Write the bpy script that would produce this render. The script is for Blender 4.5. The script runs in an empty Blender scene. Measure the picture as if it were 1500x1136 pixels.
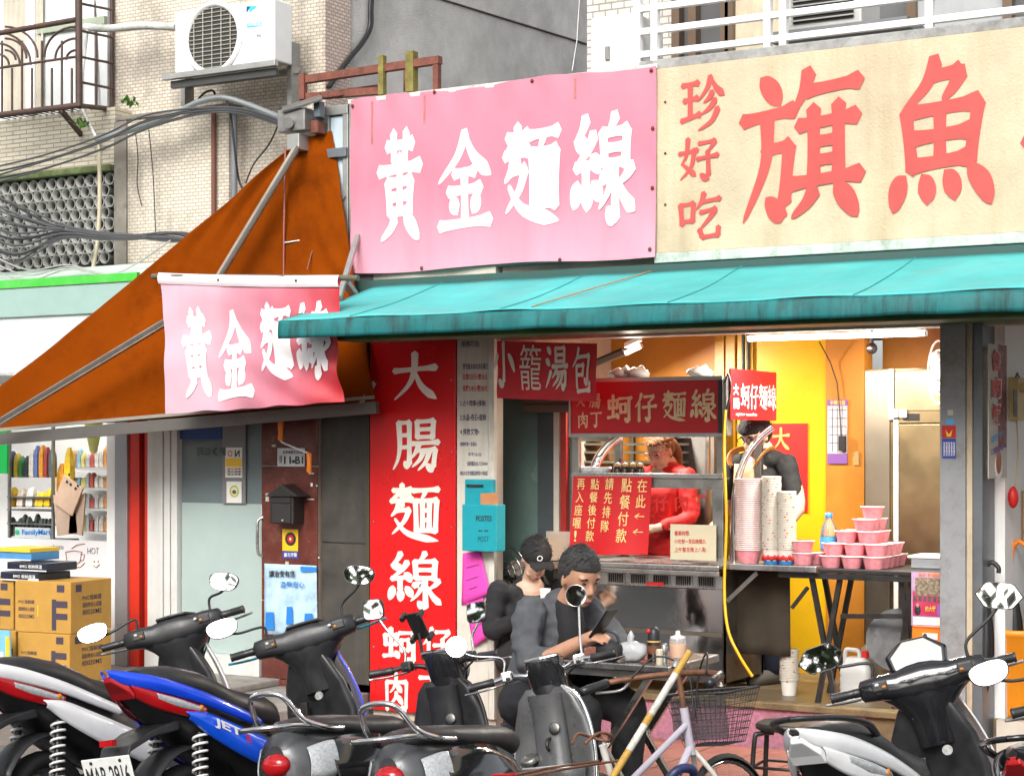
import bpy, bmesh, math, random
from mathutils import Vector, Matrix, noise as mnoise
R = math.radians
random.seed(7)
SC = bpy.context.scene
COL = SC.collection
# ------------------------------------------------------------------ camera
TH = R(30.2); FPX = 2650.0; CAMH = 1.8; DIST = 11.14
SN, CS = math.sin(TH), math.cos(TH)
CAM = Vector((6.637, -DIST*CS, CAMH))
cam = bpy.data.cameras.new('camera'); camo = bpy.data.objects.new('camera', cam); COL.objects.link(camo)
camo.location = CAM; camo.rotation_euler = (R(90), 0, TH)
cam.sensor_width = 36; cam.lens = 36*FPX/1500; cam.shift_y = 82/1500
cam.clip_end = 500; cam.clip_start = 0.05
SC.camera = camo
# ------------------------------------------------------------------ world, sun, exposure
wd = bpy.data.worlds.new('World'); SC.world = wd; wd.use_nodes = True
nt = wd.node_tree; nt.nodes.clear()
sky = nt.nodes.new('ShaderNodeTexSky'); sky.sky_type = 'NISHITA'; sky.sun_disc = False
SUN_EL, SUN_AZ = R(35), R(168)
sky.sun_elevation = SUN_EL; sky.sun_rotation = SUN_AZ
sky.air_density = 1.0; sky.dust_density = 4.0; sky.ozone_density = 1.0
hs = nt.nodes.new('ShaderNodeHueSaturation'); hs.inputs['Saturation'].default_value = 0.25
bg = nt.nodes.new('ShaderNodeBackground'); bg.inputs['Strength'].default_value = 0.15
wo = nt.nodes.new('ShaderNodeOutputWorld')
nt.links.new(sky.outputs[0], hs.inputs['Color']); nt.links.new(hs.outputs[0], bg.inputs[0]); nt.links.new(bg.outputs[0], wo.inputs[0])
sun = bpy.data.lights.new('sun', 'SUN'); sun.energy = 1.4; sun.angle = R(30); sun.color = (1, .97, .92)
suno = bpy.data.objects.new('sun', sun); COL.objects.link(suno)
sd = Vector((math.sin(SUN_AZ)*math.cos(SUN_EL), math.cos(SUN_AZ)*math.cos(SUN_EL), math.sin(SUN_EL)))
suno.rotation_euler = sd.to_track_quat('Z', 'Y').to_euler(); suno.location = (0, -8, 12)
vs = SC.view_settings
vs.view_transform = 'Standard'; vs.look = 'None'; vs.gamma = 1; vs.use_curve_mapping = False
vs.exposure = .8
SC.cycles.use_denoising = True
SC.cycles.max_bounces = 7; SC.cycles.diffuse_bounces = 4; SC.cycles.glossy_bounces = 4; SC.cycles.transmission_bounces = 6
SC.cycles.caustics_reflective = False; SC.cycles.caustics_refractive = False
SC.cycles.sample_clamp_indirect = 6

# ------------------------------------------------------------------ measured sight lines -> points of the place
def ray(u, v):
    a = (u-750)/FPX
    return Vector((CS*a-SN, SN*a+CS, (650-v)/FPX))
def W(u, v, Y):
    r = ray(u, v); return CAM + r*((Y-CAM.y)/r.y)
def WX(u, v, X):
    r = ray(u, v); return CAM + r*((X-CAM.x)/r.x)
def G(u, v, Z=0):
    r = ray(u, v); return CAM + r*((Z-CAM.z)/r.z)
def XS(u, Y): return W(u, 650, Y).x

# ------------------------------------------------------------------ materials
MATS = {}
def mat(name, col, rough=.55, metal=0, var=.12, vs=6, bump=0, bs=80, dirt=0, ds=3, dcol=(.05,.04,.03), streak=False, coat=0, trans=0, ior=1.45, emis=None, es=1, alpha=1, sub=0, spec=None, rvar=0):
    if name in MATS: return MATS[name]
    m = bpy.data.materials.new(name); m.use_nodes = True; MATS[name] = m
    n = m.node_tree.nodes; L = m.node_tree.links; b = n['Principled BSDF']
    b.inputs['Roughness'].default_value = rough; b.inputs['Metallic'].default_value = metal
    c4 = (*col, 1)
    b.inputs['Base Color'].default_value = c4
    if coat: b.inputs['Coat Weight'].default_value = coat; b.inputs['Coat Roughness'].default_value = .06
    if trans: b.inputs['Transmission Weight'].default_value = trans; b.inputs['IOR'].default_value = ior
    if spec is not None: b.inputs['Specular IOR Level'].default_value = spec
    if alpha < 1: b.inputs['Alpha'].default_value = alpha
    if emis: b.inputs['Emission Color'].default_value = (*emis, 1); b.inputs['Emission Strength'].default_value = es
    tc = n.new('ShaderNodeTexCoord'); out = None
    if var:
        nz = n.new('ShaderNodeTexNoise'); nz.inputs['Scale'].default_value = vs; nz.inputs['Detail'].default_value = 6; nz.inputs['Roughness'].default_value = .65
        L.new(tc.outputs['Object'], nz.inputs['Vector'])
        mx = n.new('ShaderNodeMix'); mx.data_type = 'RGBA'
        mx.inputs[6].default_value = (*[x*(1-var) for x in col], 1); mx.inputs[7].default_value = (*[min(1, x*(1+var)) for x in col], 1)
        mr = n.new('ShaderNodeMapRange'); mr.inputs[1].default_value = .3; mr.inputs[2].default_value = .7
        L.new(nz.outputs['Fac'], mr.inputs[0]); L.new(mr.outputs[0], mx.inputs[0]); out = mx.outputs[2]
        if rvar:
            m2 = n.new('ShaderNodeMapRange'); m2.inputs[1].default_value = .3; m2.inputs[2].default_value = .7
            m2.inputs[3].default_value = max(.02, rough-rvar); m2.inputs[4].default_value = min(1, rough+rvar)
            L.new(nz.outputs['Fac'], m2.inputs[0]); L.new(m2.outputs[0], b.inputs['Roughness'])
    if dirt:
        mp = n.new('ShaderNodeMapping'); mp.inputs['Scale'].default_value = (1, 1, .1) if streak else (1, 1, 1)
        L.new(tc.outputs['Object'], mp.inputs[0])
        n2 = n.new('ShaderNodeTexNoise'); n2.inputs['Scale'].default_value = ds; n2.inputs['Detail'].default_value = 9; n2.inputs['Roughness'].default_value = .72
        L.new(mp.outputs[0], n2.inputs['Vector'])
        r2 = n.new('ShaderNodeMapRange'); r2.inputs[1].default_value = .48; r2.inputs[2].default_value = .72; r2.inputs[4].default_value = dirt
        L.new(n2.outputs['Fac'], r2.inputs[0])
        m3 = n.new('ShaderNodeMix'); m3.data_type = 'RGBA'; m3.inputs[7].default_value = (*dcol, 1)
        if out: L.new(out, m3.inputs[6])
        else: m3.inputs[6].default_value = c4
        L.new(r2.outputs[0], m3.inputs[0]); out = m3.outputs[2]
    if out: L.new(out, b.inputs['Base Color'])
    if bump:
        n3 = n.new('ShaderNodeTexNoise'); n3.inputs['Scale'].default_value = bs; n3.inputs['Detail'].default_value = 4
        L.new(tc.outputs['Object'], n3.inputs['Vector'])
        bp = n.new('ShaderNodeBump'); bp.inputs['Strength'].default_value = bump; bp.inputs['Distance'].default_value = .01
        L.new(n3.outputs['Fac'], bp.inputs['Height']); L.new(bp.outputs[0], b.inputs['Normal'])
    return m

def tile_mat(name, col, mortar, tw, th, axis='XZ', off=.5, ms=.006, var=.1, rough=.35, dirt=.4, bump=.5):
    """small mosaic tiles: colour, joints and fine relief"""
    if name in MATS: return MATS[name]
    m = mat(name, col, rough, var=0); n = m.node_tree.nodes; L = m.node_tree.links; b = n['Principled BSDF']
    tc = n.new('ShaderNodeTexCoord'); sp = n.new('ShaderNodeSeparateXYZ'); cb = n.new('ShaderNodeCombineXYZ')
    L.new(tc.outputs['Object'], sp.inputs[0]); L.new(sp.outputs[axis[0]], cb.inputs[0]); L.new(sp.outputs[axis[1]], cb.inputs[1])
    br = n.new('ShaderNodeTexBrick'); br.offset = off; br.inputs['Scale'].default_value = 1
    br.inputs['Brick Width'].default_value = tw; br.inputs['Row Height'].default_value = th; br.inputs['Mortar Size'].default_value = ms
    br.inputs['Mortar Smooth'].default_value = .2; br.inputs['Bias'].default_value = 0
    br.inputs['Color1'].default_value = (*[x*(1-var) for x in col], 1); br.inputs['Color2'].default_value = (*[min(1, x*(1+var)) for x in col], 1)
    br.inputs['Mortar'].default_value = (*mortar, 1)
    L.new(cb.outputs[0], br.inputs['Vector'])
    nz = n.new('ShaderNodeTexNoise'); nz.inputs['Scale'].default_value = 1.6; nz.inputs['Detail'].default_value = 9; nz.inputs['Roughness'].default_value = .7
    mp = n.new('ShaderNodeMapping'); mp.inputs['Scale'].default_value = (1, 1, .35)
    L.new(tc.outputs['Object'], mp.inputs[0]); L.new(mp.outputs[0], nz.inputs['Vector'])
    mr = n.new('ShaderNodeMapRange'); mr.inputs[1].default_value = .48; mr.inputs[2].default_value = .75; mr.inputs[4].default_value = dirt
    L.new(nz.outputs['Fac'], mr.inputs[0])
    mx = n.new('ShaderNodeMix'); mx.data_type = 'RGBA'; mx.inputs[7].default_value = (*[x*.3 for x in mortar], 1)
    L.new(mr.outputs[0], mx.inputs[0]); L.new(br.outputs['Color'], mx.inputs[6]); L.new(mx.outputs[2], b.inputs['Base Color'])
    bp = n.new('ShaderNodeBump'); bp.inputs['Strength'].default_value = bump; bp.inputs['Distance'].default_value = .006; bp.invert = True
    L.new(br.outputs['Fac'], bp.inputs['Height']); L.new(bp.outputs[0], b.inputs['Normal'])
    return m

# ------------------------------------------------------------------ objects
def root_of(o):
    while o.parent: o = o.parent
    return o
LOCAL = set()
def tag(o, label=None, cat=None, group=None, kind=None):
    if label: o['label'] = label
    if cat: o['category'] = cat
    if group: o['group'] = group
    if kind: o['kind'] = kind
    return o
def thing(name, label, cat, loc=(0, 0, 0), rot=(0, 0, 0), group=None, local=False, mtx=None):
    o = bpy.data.objects.new(name, None); COL.objects.link(o); o.empty_display_size = .05
    if mtx is not None: o.matrix_world = mtx
    else: o.location = loc; o.rotation_euler = rot
    if local: LOCAL.add(o.name)
    return tag(o, label, cat, group)
def link(name, me, m=None, parent=None, label=None):
    o = bpy.data.objects.new(name, me); COL.objects.link(o)
    if m and not me.materials: me.materials.append(m)
    if parent:
        o.parent = parent
        r = root_of(parent)
        if r.type == 'EMPTY' and r.name not in LOCAL and not me.get('shifted'):
            me.transform(Matrix.Translation(-r.location)); me['shifted'] = 1
        elif r.type == 'MESH' and not me.get('shifted'):
            me.transform(Matrix.Translation(-r.location)); me['shifted'] = 1
    if label: o['label'] = label
    return o
class B:
    """collects shapes into one mesh"""
    def __init__(s, M=None): s.v = []; s.f = []; s.sm = []; s.M = M or Matrix()
    def add(s, vs, fs, smooth=False):
        k = len(s.v); s.v += [s.M @ Vector(p) for p in vs]
        s.f += [tuple(i+k for i in f) for f in fs]; s.sm += [smooth]*len(fs); return s
    def box(s, a, b, rot=None, c=None):
        (x0, y0, z0), (x1, y1, z1) = a, b
        vs = [Vector(p) for p in ((x0,y0,z0),(x1,y0,z0),(x1,y1,z0),(x0,y1,z0),(x0,y0,z1),(x1,y0,z1),(x1,y1,z1),(x0,y1,z1))]
        if rot is not None:
            ce = Vector(c) if c is not None else (vs[0]+vs[6])/2
            vs = [ce + rot @ (p-ce) for p in vs]
        return s.add(vs, [(3,2,1,0),(4,5,6,7),(0,1,5,4),(1,2,6,5),(2,3,7,6),(3,0,4,7)])
    def cbox(s, c, d, rot=None):
        c = Vector(c); d = Vector(d)/2; return s.box(c-d, c+d, rot)
    def cyl(s, p0, p1, r0, r1=None, n=12, cap=True, smooth=True):
        r1 = r0 if r1 is None else r1
        p0, p1 = Vector(p0), Vector(p1); q = (p1-p0).to_track_quat('Z', 'Y')
        vs = []
        for p, r in ((p0, r0), (p1, r1)):
            vs += [p + q @ Vector((r*math.cos(2*math.pi*i/n), r*math.sin(2*math.pi*i/n), 0)) for i in range(n)]
        s.add(vs, [(i, (i+1) % n, n+(i+1) % n, n+i) for i in range(n)], smooth)
        if cap: s.add(vs, [tuple(range(n-1, -1, -1)), tuple(range(n, 2*n))])
        return s
    def tube(s, pts, r, n=8, closed=False, smooth=True, cap=True, flat=1):
        pts = [Vector(p) for p in pts]; m = len(pts); rs = r if isinstance(r, (list, tuple)) else [r]*m
        vs = []; up = None
        for i, p in enumerate(pts):
            if closed: d = pts[(i+1) % m]-pts[i-1]
            else: d = pts[min(i+1, m-1)]-pts[max(i-1, 0)]
            if d.length < 1e-9: d = Vector((0, 0, 1))
            d.normalize()
            if up is None:
                up = Vector((0, 0, 1)) if abs(d.z) < .9 else Vector((1, 0, 0))
            up = (up - d*up.dot(d))
            if up.length < 1e-6: up = d.orthogonal()
            up.normalize(); sd_ = d.cross(up)
            for k in range(n):
                a = 2*math.pi*k/n; vs.append(p + (sd_*math.cos(a) + up*math.sin(a)*flat)*rs[i])
        fs = []
        for i in range(m if closed else m-1):
            j = (i+1) % m
            fs += [(i*n+k, i*n+(k+1) % n, j*n+(k+1) % n, j*n+k) for k in range(n)]
        s.add(vs, fs, smooth)
        if cap and not closed: s.add(vs, [tuple(range(n-1, -1, -1)), tuple(range((m-1)*n, m*n))])
        return s
    def lathe(s, prof, n=20, c=(0, 0, 0), axis=None, smooth=True, cap=True):
        q = Vector(axis).to_track_quat('Z', 'Y') if axis is not None else None
        c = Vector(c); vs = []
        for r, z in prof:
            for i in range(n):
                p = Vector((r*math.cos(2*math.pi*i/n), r*math.sin(2*math.pi*i/n), z))
                vs.append(c + (q @ p if q else p))
        m = len(prof)
        s.add(vs, [(a*n+i, a*n+(i+1) % n, (a+1)*n+(i+1) % n, (a+1)*n+i) for a in range(m-1) for i in range(n)], smooth)
        if cap:
            if prof[0][0] > 1e-6: s.add(vs, [tuple(range(n-1, -1, -1))])
            if prof[-1][0] > 1e-6: s.add(vs, [tuple(range((m-1)*n, m*n))])
        return s
    def ball(s, c, r, n=14, m=9, rot=None):
        c = Vector(c); rx, ry, rz = r if isinstance(r, (tuple, list)) else (r, r, r); vs = []
        for j in range(m+1):
            t = math.pi*j/m
            for i in range(n):
                p = Vector((rx*math.sin(t)*math.cos(2*math.pi*i/n), ry*math.sin(t)*math.sin(2*math.pi*i/n), -rz*math.cos(t)))
                vs.append(c + (rot @ p if rot else p))
        return s.add(vs, [(j*n+i, j*n+(i+1) % n, (j+1)*n+(i+1) % n, (j+1)*n+i) for j in range(m) for i in range(n)], True)
    def loft(s, rings, smooth=True, cap=True, closed=True):
        n = len(rings[0]); vs = [p for r in rings for p in r]; e = n if closed else n-1
        s.add(vs, [(a*n+i, a*n+(i+1) % n, (a+1)*n+(i+1) % n, (a+1)*n+i) for a in range(len(rings)-1) for i in range(e)], smooth)
        if cap and closed: s.add(vs, [tuple(range(n-1, -1, -1)), tuple(range((len(rings)-1)*n, len(rings)*n))])
        return s
    def grid(s, fn, nu, nv, smooth=True):
        vs = [fn(i/nu, j/nv) for j in range(nv+1) for i in range(nu+1)]
        return s.add(vs, [(j*(nu+1)+i, j*(nu+1)+i+1, (j+1)*(nu+1)+i+1, (j+1)*(nu+1)+i) for j in range(nv) for i in range(nu)], smooth)
    def prism(s, poly, d):
        """polygon (3D points) thickened by the vector d"""
        d = Vector(d); a = [Vector(p) for p in poly]; n = len(a); vs = a + [p+d for p in a]
        return s.add(vs, [tuple(range(n-1, -1, -1)), tuple(range(n, 2*n))] + [(i, (i+1) % n, n+(i+1) % n, n+i) for i in range(n)])
    def mesh(s, name):
        me = bpy.data.meshes.new(name); me.from_pydata(s.v, [], s.f)
        me.polygons.foreach_set('use_smooth', s.sm); me.update(); return me
    def obj(s, name, m, parent=None, label=None, cat=None, group=None, kind=None, bevel=0, seg=2, sub=0, solid=0, fix=False, plabel=None, smooth_all=False):
        me = s.mesh(name)
        if fix or bevel or sub:
            bm = bmesh.new(); bm.from_mesh(me)
            bmesh.ops.remove_doubles(bm, verts=bm.verts, dist=1e-5)
            bmesh.ops.recalc_face_normals(bm, faces=bm.faces)
            if bevel: bmesh.ops.bevel(bm, geom=[e for e in bm.edges if e.is_manifold and e.calc_face_angle(0) > .6] , offset=bevel, segments=seg, affect='EDGES', profile=.6)
            bm.to_mesh(me); bm.free(); me.update()
        if smooth_all: me.polygons.foreach_set('use_smooth', [True]*len(me.polygons))
        me.materials.append(m) if m else None
        if parent is None:
            xs = [v.co for v in me.vertices]
            lo = Vector([min(p[i] for p in xs) for i in range(3)]); hi = Vector([max(p[i] for p in xs) for i in range(3)])
            base = Vector(((lo.x+hi.x)/2, (lo.y+hi.y)/2, lo.z)); me.transform(Matrix.Translation(-base))
        o = link(name, me, None, parent)
        if parent is None: o.location = base
        if sub:
            md = o.modifiers.new('s', 'SUBSURF'); md.levels = sub; md.render_levels = sub
        if solid:
            md = o.modifiers.new('t', 'SOLIDIFY'); md.thickness = solid; md.offset = 0
        tag(o, label, cat, group, kind)
        if plabel: o['label'] = plabel
        return o
def copy_tree(o, parent=None, loc=None, label=None, group=None):
    c = o.copy(); COL.objects.link(c)
    if parent: c.parent = parent
    if loc is not None: c.location = loc
    if label: c['label'] = label
    if group: c['group'] = group
    for ch in list(o.children): copy_tree(ch, c)
    return c
def bez(pts, n=8):
    """Catmull-Rom through pts"""
    P = [Vector(p) for p in pts]; out = []
    for i in range(len(P)-1):
        a, b, c, d = P[max(i-1, 0)], P[i], P[i+1], P[min(i+2, len(P)-1)]
        for k in range(n):
            t = k/n
            out.append(.5*((2*b) + (c-a)*t + (2*a-5*b+4*c-d)*t*t + (3*b-a-3*c+d)*t**3))
    out.append(P[-1]); return out
def sup(cx, cz, hw, hz, n=20, e=2.6, x=0, top=1, bot=1):
    """superellipse ring in the y-z plane at x"""
    out = []
    for i in range(n):
        a = 2*math.pi*i/n; ca, sa = math.cos(a), math.sin(a)
        y = hw*math.copysign(abs(ca)**(2/e), ca); z = hz*math.copysign(abs(sa)**(2/e), sa)
        if z > 0: y *= 1-(1-top)*(z/hz)
        else: y *= 1-(1-bot)*(-z/hz)
        out.append(Vector((x, cx+y, cz+z)))
    return out

# ------------------------------------------------------------------ writing
FONTCACHE = {}
TMP = bpy.data.scenes.new('scratch')          # scratch scene for evaluating letters and bodies, removed at the end
def evaluate(o):
    TMP.collection.objects.link(o)
    with bpy.context.temp_override(scene=TMP, view_layer=TMP.view_layers[0]):
        dg = bpy.context.evaluated_depsgraph_get(); me = bpy.data.meshes.new_from_object(o.evaluated_get(dg))
    TMP.collection.objects.unlink(o); return me
ORD = ('lowest','second','third','fourth','fifth','sixth','seventh','eighth','ninth','tenth','eleventh','twelfth','thirteenth','fourteenth','fifteenth','sixteenth','seventeenth','eighteenth','nineteenth','twentieth')
TENS = {20:'twenty', 30:'thirty', 40:'forty'}
def ordinal(k, n):
    if k == n-1: return 'topmost'
    if k < 20: return ORD[k]
    q = k+1; t = q//10*10
    return {20:'twentieth',30:'thirtieth',40:'fortieth'}[t] if q == t else TENS[t]+'-'+('first' if q-t == 1 else ORD[q-t-1])
def glyph(s, bold=0.0):
    k = (s, bold)
    if k in FONTCACHE: return FONTCACHE[k]
    c = bpy.data.curves.new('t', 'FONT'); c.body = s; c.offset = bold; c.resolution_u = 3
    o = bpy.data.objects.new('t', c); me = evaluate(o)
    vs = [v.co.xy.copy() for v in me.vertices]; fs = [tuple(p.vertices) for p in me.polygons]
    bpy.data.objects.remove(o); bpy.data.curves.remove(c); bpy.data.meshes.remove(me)
    x0 = min(v.x for v in vs) if vs else 0; x1 = max(v.x for v in vs) if vs else 1; y0 = min(v.y for v in vs) if vs else 0; y1 = max(v.y for v in vs) if vs else 1
    FONTCACHE[k] = (vs, fs, x0, x1, y0, y1); return FONTCACHE[k]
def text_into(b, s, fn, x, y, w, h, bold=0.012):
    """string s filling the box (x,y,w,h) of the 2D sheet fn(x,y)->point"""
    vs, fs, x0, x1, y0, y1 = glyph(s, bold)
    kx, ky = w/max(1e-6, x1-x0), h/max(1e-6, y1-y0)
    P = [fn(x+(v.x-x0)*kx, y+(v.y-y0)*ky) for v in vs]
    b.add(P, fs)
def sheet(o, ex, ey, off=None):
    o, ex, ey = Vector(o), Vector(ex), Vector(ey); nn = ex.cross(ey).normalized()*(.002 if off is None else off)
    return lambda x, y: o + ex*x + ey*y + nn
STROKES = {
'黃': 'h 24,14 76,12;v 37,3 39,27;v 63,2 60,26;h 8,36 92,32;v 50,24 50,72;v 26,46 30,74;h 26,47 74,45;v 74,45 70,74;h 30,60 70,58;h 30,73 70,72;p 40,78 30,88 12,98;d 60,78 74,86 88,97',
'金': 'p 50,2 36,26 4,50;n 50,4 66,26 97,46;h 32,42 68,40;h 22,59 78,57;v 50,41 50,90;d 28,66 36,80;d 74,64 64,80;h 6,92 94,89',
'麵': 'h 8,12 44,10;v 26,2 26,38;p 24,13 16,20 6,26;d 28,14 36,18 44,24;h 4,30 48,27;p 20,34 14,46 4,56;h 14,46 40,44;p 40,44 30,64 6,86;n 12,60 38,84 98,95;h 48,12 98,9;p 72,12 70,18 64,26;v 53,28 55,80;h 53,29 95,27;v 95,27 92,80;h 55,79 92,78;v 67,30 67,77;v 81,30 80,77;h 67,45 80,44;h 67,61 80,60',
'線': 'p 26,3 20,14 8,26;d 10,24 20,27 30,30;p 38,18 28,32 8,48;h 10,48 40,44;d 34,38 40,44 44,52;v 25,48 25,66;d 12,62 10,72 6,84;d 24,68 26,76 25,86;d 36,62 42,70 46,78;p 70,1 66,8 60,14;v 52,16 54,46;h 52,17 88,15;v 88,15 86,46;h 54,31 86,30;h 54,45 86,44;v 70,46 71,95;d 71,95 64,93 58,86;p 50,58 64,56 58,72 44,86;p 94,48 88,56 76,64;n 73,58 84,76 99,90',
'大': 'h 8,38 92,32;p 50,3 48,40 36,68 8,96;n 50,40 64,70 94,95',
'腸': 'p 16,8 18,50 14,76 4,95;h 16,9 38,8;v 38,8 38,84;d 38,88 33,86 28,80;h 18,32 37,31;h 18,54 37,53;v 54,6 55,36;h 54,7 88,5;v 88,5 86,36;h 55,21 86,20;h 55,35 86,34;h 44,47 98,44;p 58,48 52,62 42,74;h 52,60 92,57;v 92,57 88,88;d 88,92 82,92 74,84;p 68,60 60,76 44,90;p 80,60 72,80 56,96',
'蚵': 'v 8,22 10,50;h 8,23 42,21;v 42,21 40,48;h 10,48 40,46;v 25,4 25,78;h 4,80 46,74;d 38,66 42,74 47,84;h 48,16 98,13;v 88,16 88,88;d 88,92 80,90 72,82;v 54,34 56,64;h 54,35 76,33;v 76,33 75,62;h 56,62 75,61',
'仔': 'p 32,4 24,26 4,50;v 22,34 22,96;h 44,14 86,11;p 86,12 78,22 66,32;v 66,32 68,88;d 68,94 60,92 50,84;h 38,50 98,45',
'肉': 'v 12,24 14,95;h 12,25 88,22;v 88,22 86,88;d 86,94 78,92 70,84;p 50,2 46,24 38,40 24,52;d 50,32 62,40 70,48;p 50,50 44,66 24,82;d 52,60 64,68 74,78',
'丁': 'h 6,14 94,10;v 54,12 54,88;d 54,95 44,92 34,82',
'旗': 'd 20,4 28,12 34,20;h 4,30 46,25;p 24,30 22,60 4,96;h 22,50 42,48;v 42,48 38,84;d 38,92 32,90 24,82;p 58,2 54,14 46,26;h 56,14 98,10;h 50,36 96,32;v 62,26 62,70;v 82,24 82,70;h 62,47 82,46;h 62,59 82,58;h 44,73 99,69;p 62,78 56,86 44,95;d 80,76 88,84 96,95',
'魚': 'p 46,2 36,18 14,34;h 40,12 68,10;p 70,10 62,20 52,28;v 18,34 24,72;h 18,35 86,31;v 86,31 78,68;v 50,34 50,68;h 24,52 80,49;h 24,70 78,66;d 16,78 10,86 6,98;d 34,78 38,86 38,94;d 56,76 62,84 64,92;d 78,74 90,84 97,96',
'珍': 'h 4,14 40,11;h 8,42 38,38;h 2,78 44,68;v 22,13 22,74;p 68,2 60,22 40,44;n 69,4 80,22 99,38;p 72,30 64,40 52,48;p 78,44 66,58 48,68;p 84,60 70,82 40,97',
'好': 'p 24,4 20,40 6,62;n 8,58 26,72 44,88;p 40,28 32,66 4,94;h 2,36 48,30;h 52,16 92,12;p 92,13 84,24 74,34;v 74,34 76,86;d 76,95 66,92 56,84;h 48,50 99,44',
'吃': 'v 6,24 10,66;h 6,25 36,22;v 36,22 34,60;h 10,60 34,58;p 60,2 54,20 42,36;h 56,20 96,15;h 52,42 86,36;p 86,37 70,58 50,78;v 50,78 56,92;h 56,94 92,90;v 92,90 93,74',
'小': 'v 50,4 51,86;d 51,94 42,92 32,82;p 26,30 18,48 4,66;d 70,28 84,44 96,64',
'包': 'p 32,2 24,22 4,42;h 26,20 88,16;v 88,16 84,66;d 84,74 76,72 68,64;v 26,38 28,84;h 26,39 62,36;v 62,36 60,58;h 28,58 60,56;h 28,92 90,88;v 92,90 95,72',
'湯': 'd 8,6 16,12 22,20;d 2,32 10,37 18,44;p 24,58 16,76 4,94;v 44,6 45,36;h 44,7 84,5;v 84,5 82,36;h 45,21 82,20;h 45,35 82,34;h 30,47 98,44;p 50,48 42,62 30,72;h 46,60 90,57;v 90,57 86,88;d 86,93 80,92 72,84;p 62,60 52,76 34,90;p 76,60 66,80 48,96',
}
def brush_into(b, ch, fn, x, y, w, h, wt=9.0, eps=.00025):
    """one brushed character filling the box; every stroke is its own ribbon"""
    if ch not in STROKES: return text_into(b, ch, fn, x, y, w, h, .03)
    for si, st in enumerate(STROKES[ch].split(';')):
        ty, *ps = st.split(); P = [tuple(map(float, p.split(','))) for p in ps]
        C = bez([Vector((p[0], p[1])).to_3d() for p in P], 7 if len(P) > 2 else 8); n = len(C); pts = []
        for i, c in enumerate(C):
            t = i/(n-1)
            if ty == 'h': k = .78+.32*(2*t-1)**2 + (.18 if t > .85 else 0)
            elif ty == 'v': k = 1.02+.22*(2*t-1)**2
            elif ty == 'p': k = 1.15*(1-t)**.6+.12
            elif ty == 'n': k = .5+1.1*t if t < .78 else max(.12, (1.36)*(1-(t-.78)/.24))
            else: k = .3+1.25*math.sin(math.pi*min(1, .12+t*.8))
            pts.append((c, k*wt/2))
        L_, R_ = [], []
        for i, (c, r) in enumerate(pts):
            d = (C[min(i+1, n-1)]-C[max(i-1, 0)]).normalized(); nn = Vector((-d.y, d.x, 0))
            L_.append(c+nn*r); R_.append(c-nn*r)
        d0 = (C[0]-C[1]).normalized(); d1 = (C[-1]-C[-2]).normalized()
        poly = [L_[0]*.5+R_[0]*.5+d0*pts[0][1]*.75] + L_ + [L_[-1]*.5+R_[-1]*.5+d1*pts[-1][1]*.75] + R_[::-1]
        m = len(L_)
        out = [fn(x+p.x/100*w, y+(1-p.y/100)*h) for p in poly]
        nrm = (fn(x+w*.01, y)-fn(x, y)).cross(fn(x, y+h*.01)-fn(x, y)).normalized()*eps*si
        out = [p+nrm for p in out]
        N = len(out); fs = [(0, N-1, 1), (m, m+1, m+2)]
        for i in range(m-1): fs.append((1+i, N-1-i, N-2-i, 2+i))
        b.add(out, fs)
def label_text(parent, s, fn, x, y, w, h, m, bold=.012, name='lettering', brush=0):
    b = B()
    if brush: brush_into(b, s, fn, x, y, w, h, brush)
    else: text_into(b, s, fn, x, y, w, h, bold)
    return b.obj(name, m, parent)
# ================================================================== THE SETTING
asphalt = mat('asphalt', (.055,.055,.058), .85, var=.3, vs=9, bump=.6, bs=160, dirt=.3, ds=1.2, dcol=(.03,.03,.03))
pave = mat('pavement_joint', (.2,.17,.15), .8, var=.25, vs=12, bump=.3)
rp_ = [(-45,.03),(-4.6,.03),(-1.955,-.125),(-1.954,-.4),(40,-.4)]
o = B().loft([[Vector((x, y, z)) for y, z in rp_] for x in (-40,45)], smooth=False, cap=False, closed=False).obj('road', asphalt); tag(o, 'dark asphalt road under the parked scooters', 'road', kind='structure')
pv = B().box((-9,-1.95,-.3), (9,.2,.03)).obj('pavement', pave); tag(pv, 'reddish tiled pavement in front of the noodle shop', 'pavement', kind='structure')
tred = mat('paving_red', (.27,.105,.075), .5, var=.3, vs=14, bump=.2, dirt=.5, ds=5, dcol=(.1,.07,.06), rvar=.15)
tm = B().box((-.146,-.146,0), (.146,.146,.012)).obj('paving_tile', tred, pv, bevel=.003, seg=1); me0 = tm.data
me0.transform(Matrix.Translation(pv.location)) # undo the shift, the tile mesh stays centred on itself
first = True
for i in range(16):
    for j in range(7):
        p = Vector((.4+.3*i, -1.78+.3*j, .03)) - pv.location
        if first: tm.location = p; first = False
        else:
            q = tm.copy(); COL.objects.link(q); q.parent = pv; q.location = p + Vector((0,0,random.uniform(-.002,.001)))
# stoop in front of the neighbours
conc = mat('concrete', (.3,.28,.25), .85, var=.25, vs=7, bump=.5, bs=60, dirt=.6, ds=2.5)
st = B().box((-8,-1.35,.031), (-.02,-.02,.2)).box((-8,-1.0,.2), (-.72,-.02,.245)).obj('stoop', conc, bevel=.012)
tag(st, 'worn concrete stoop with a step below the glass door', 'step', kind='structure')

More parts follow.
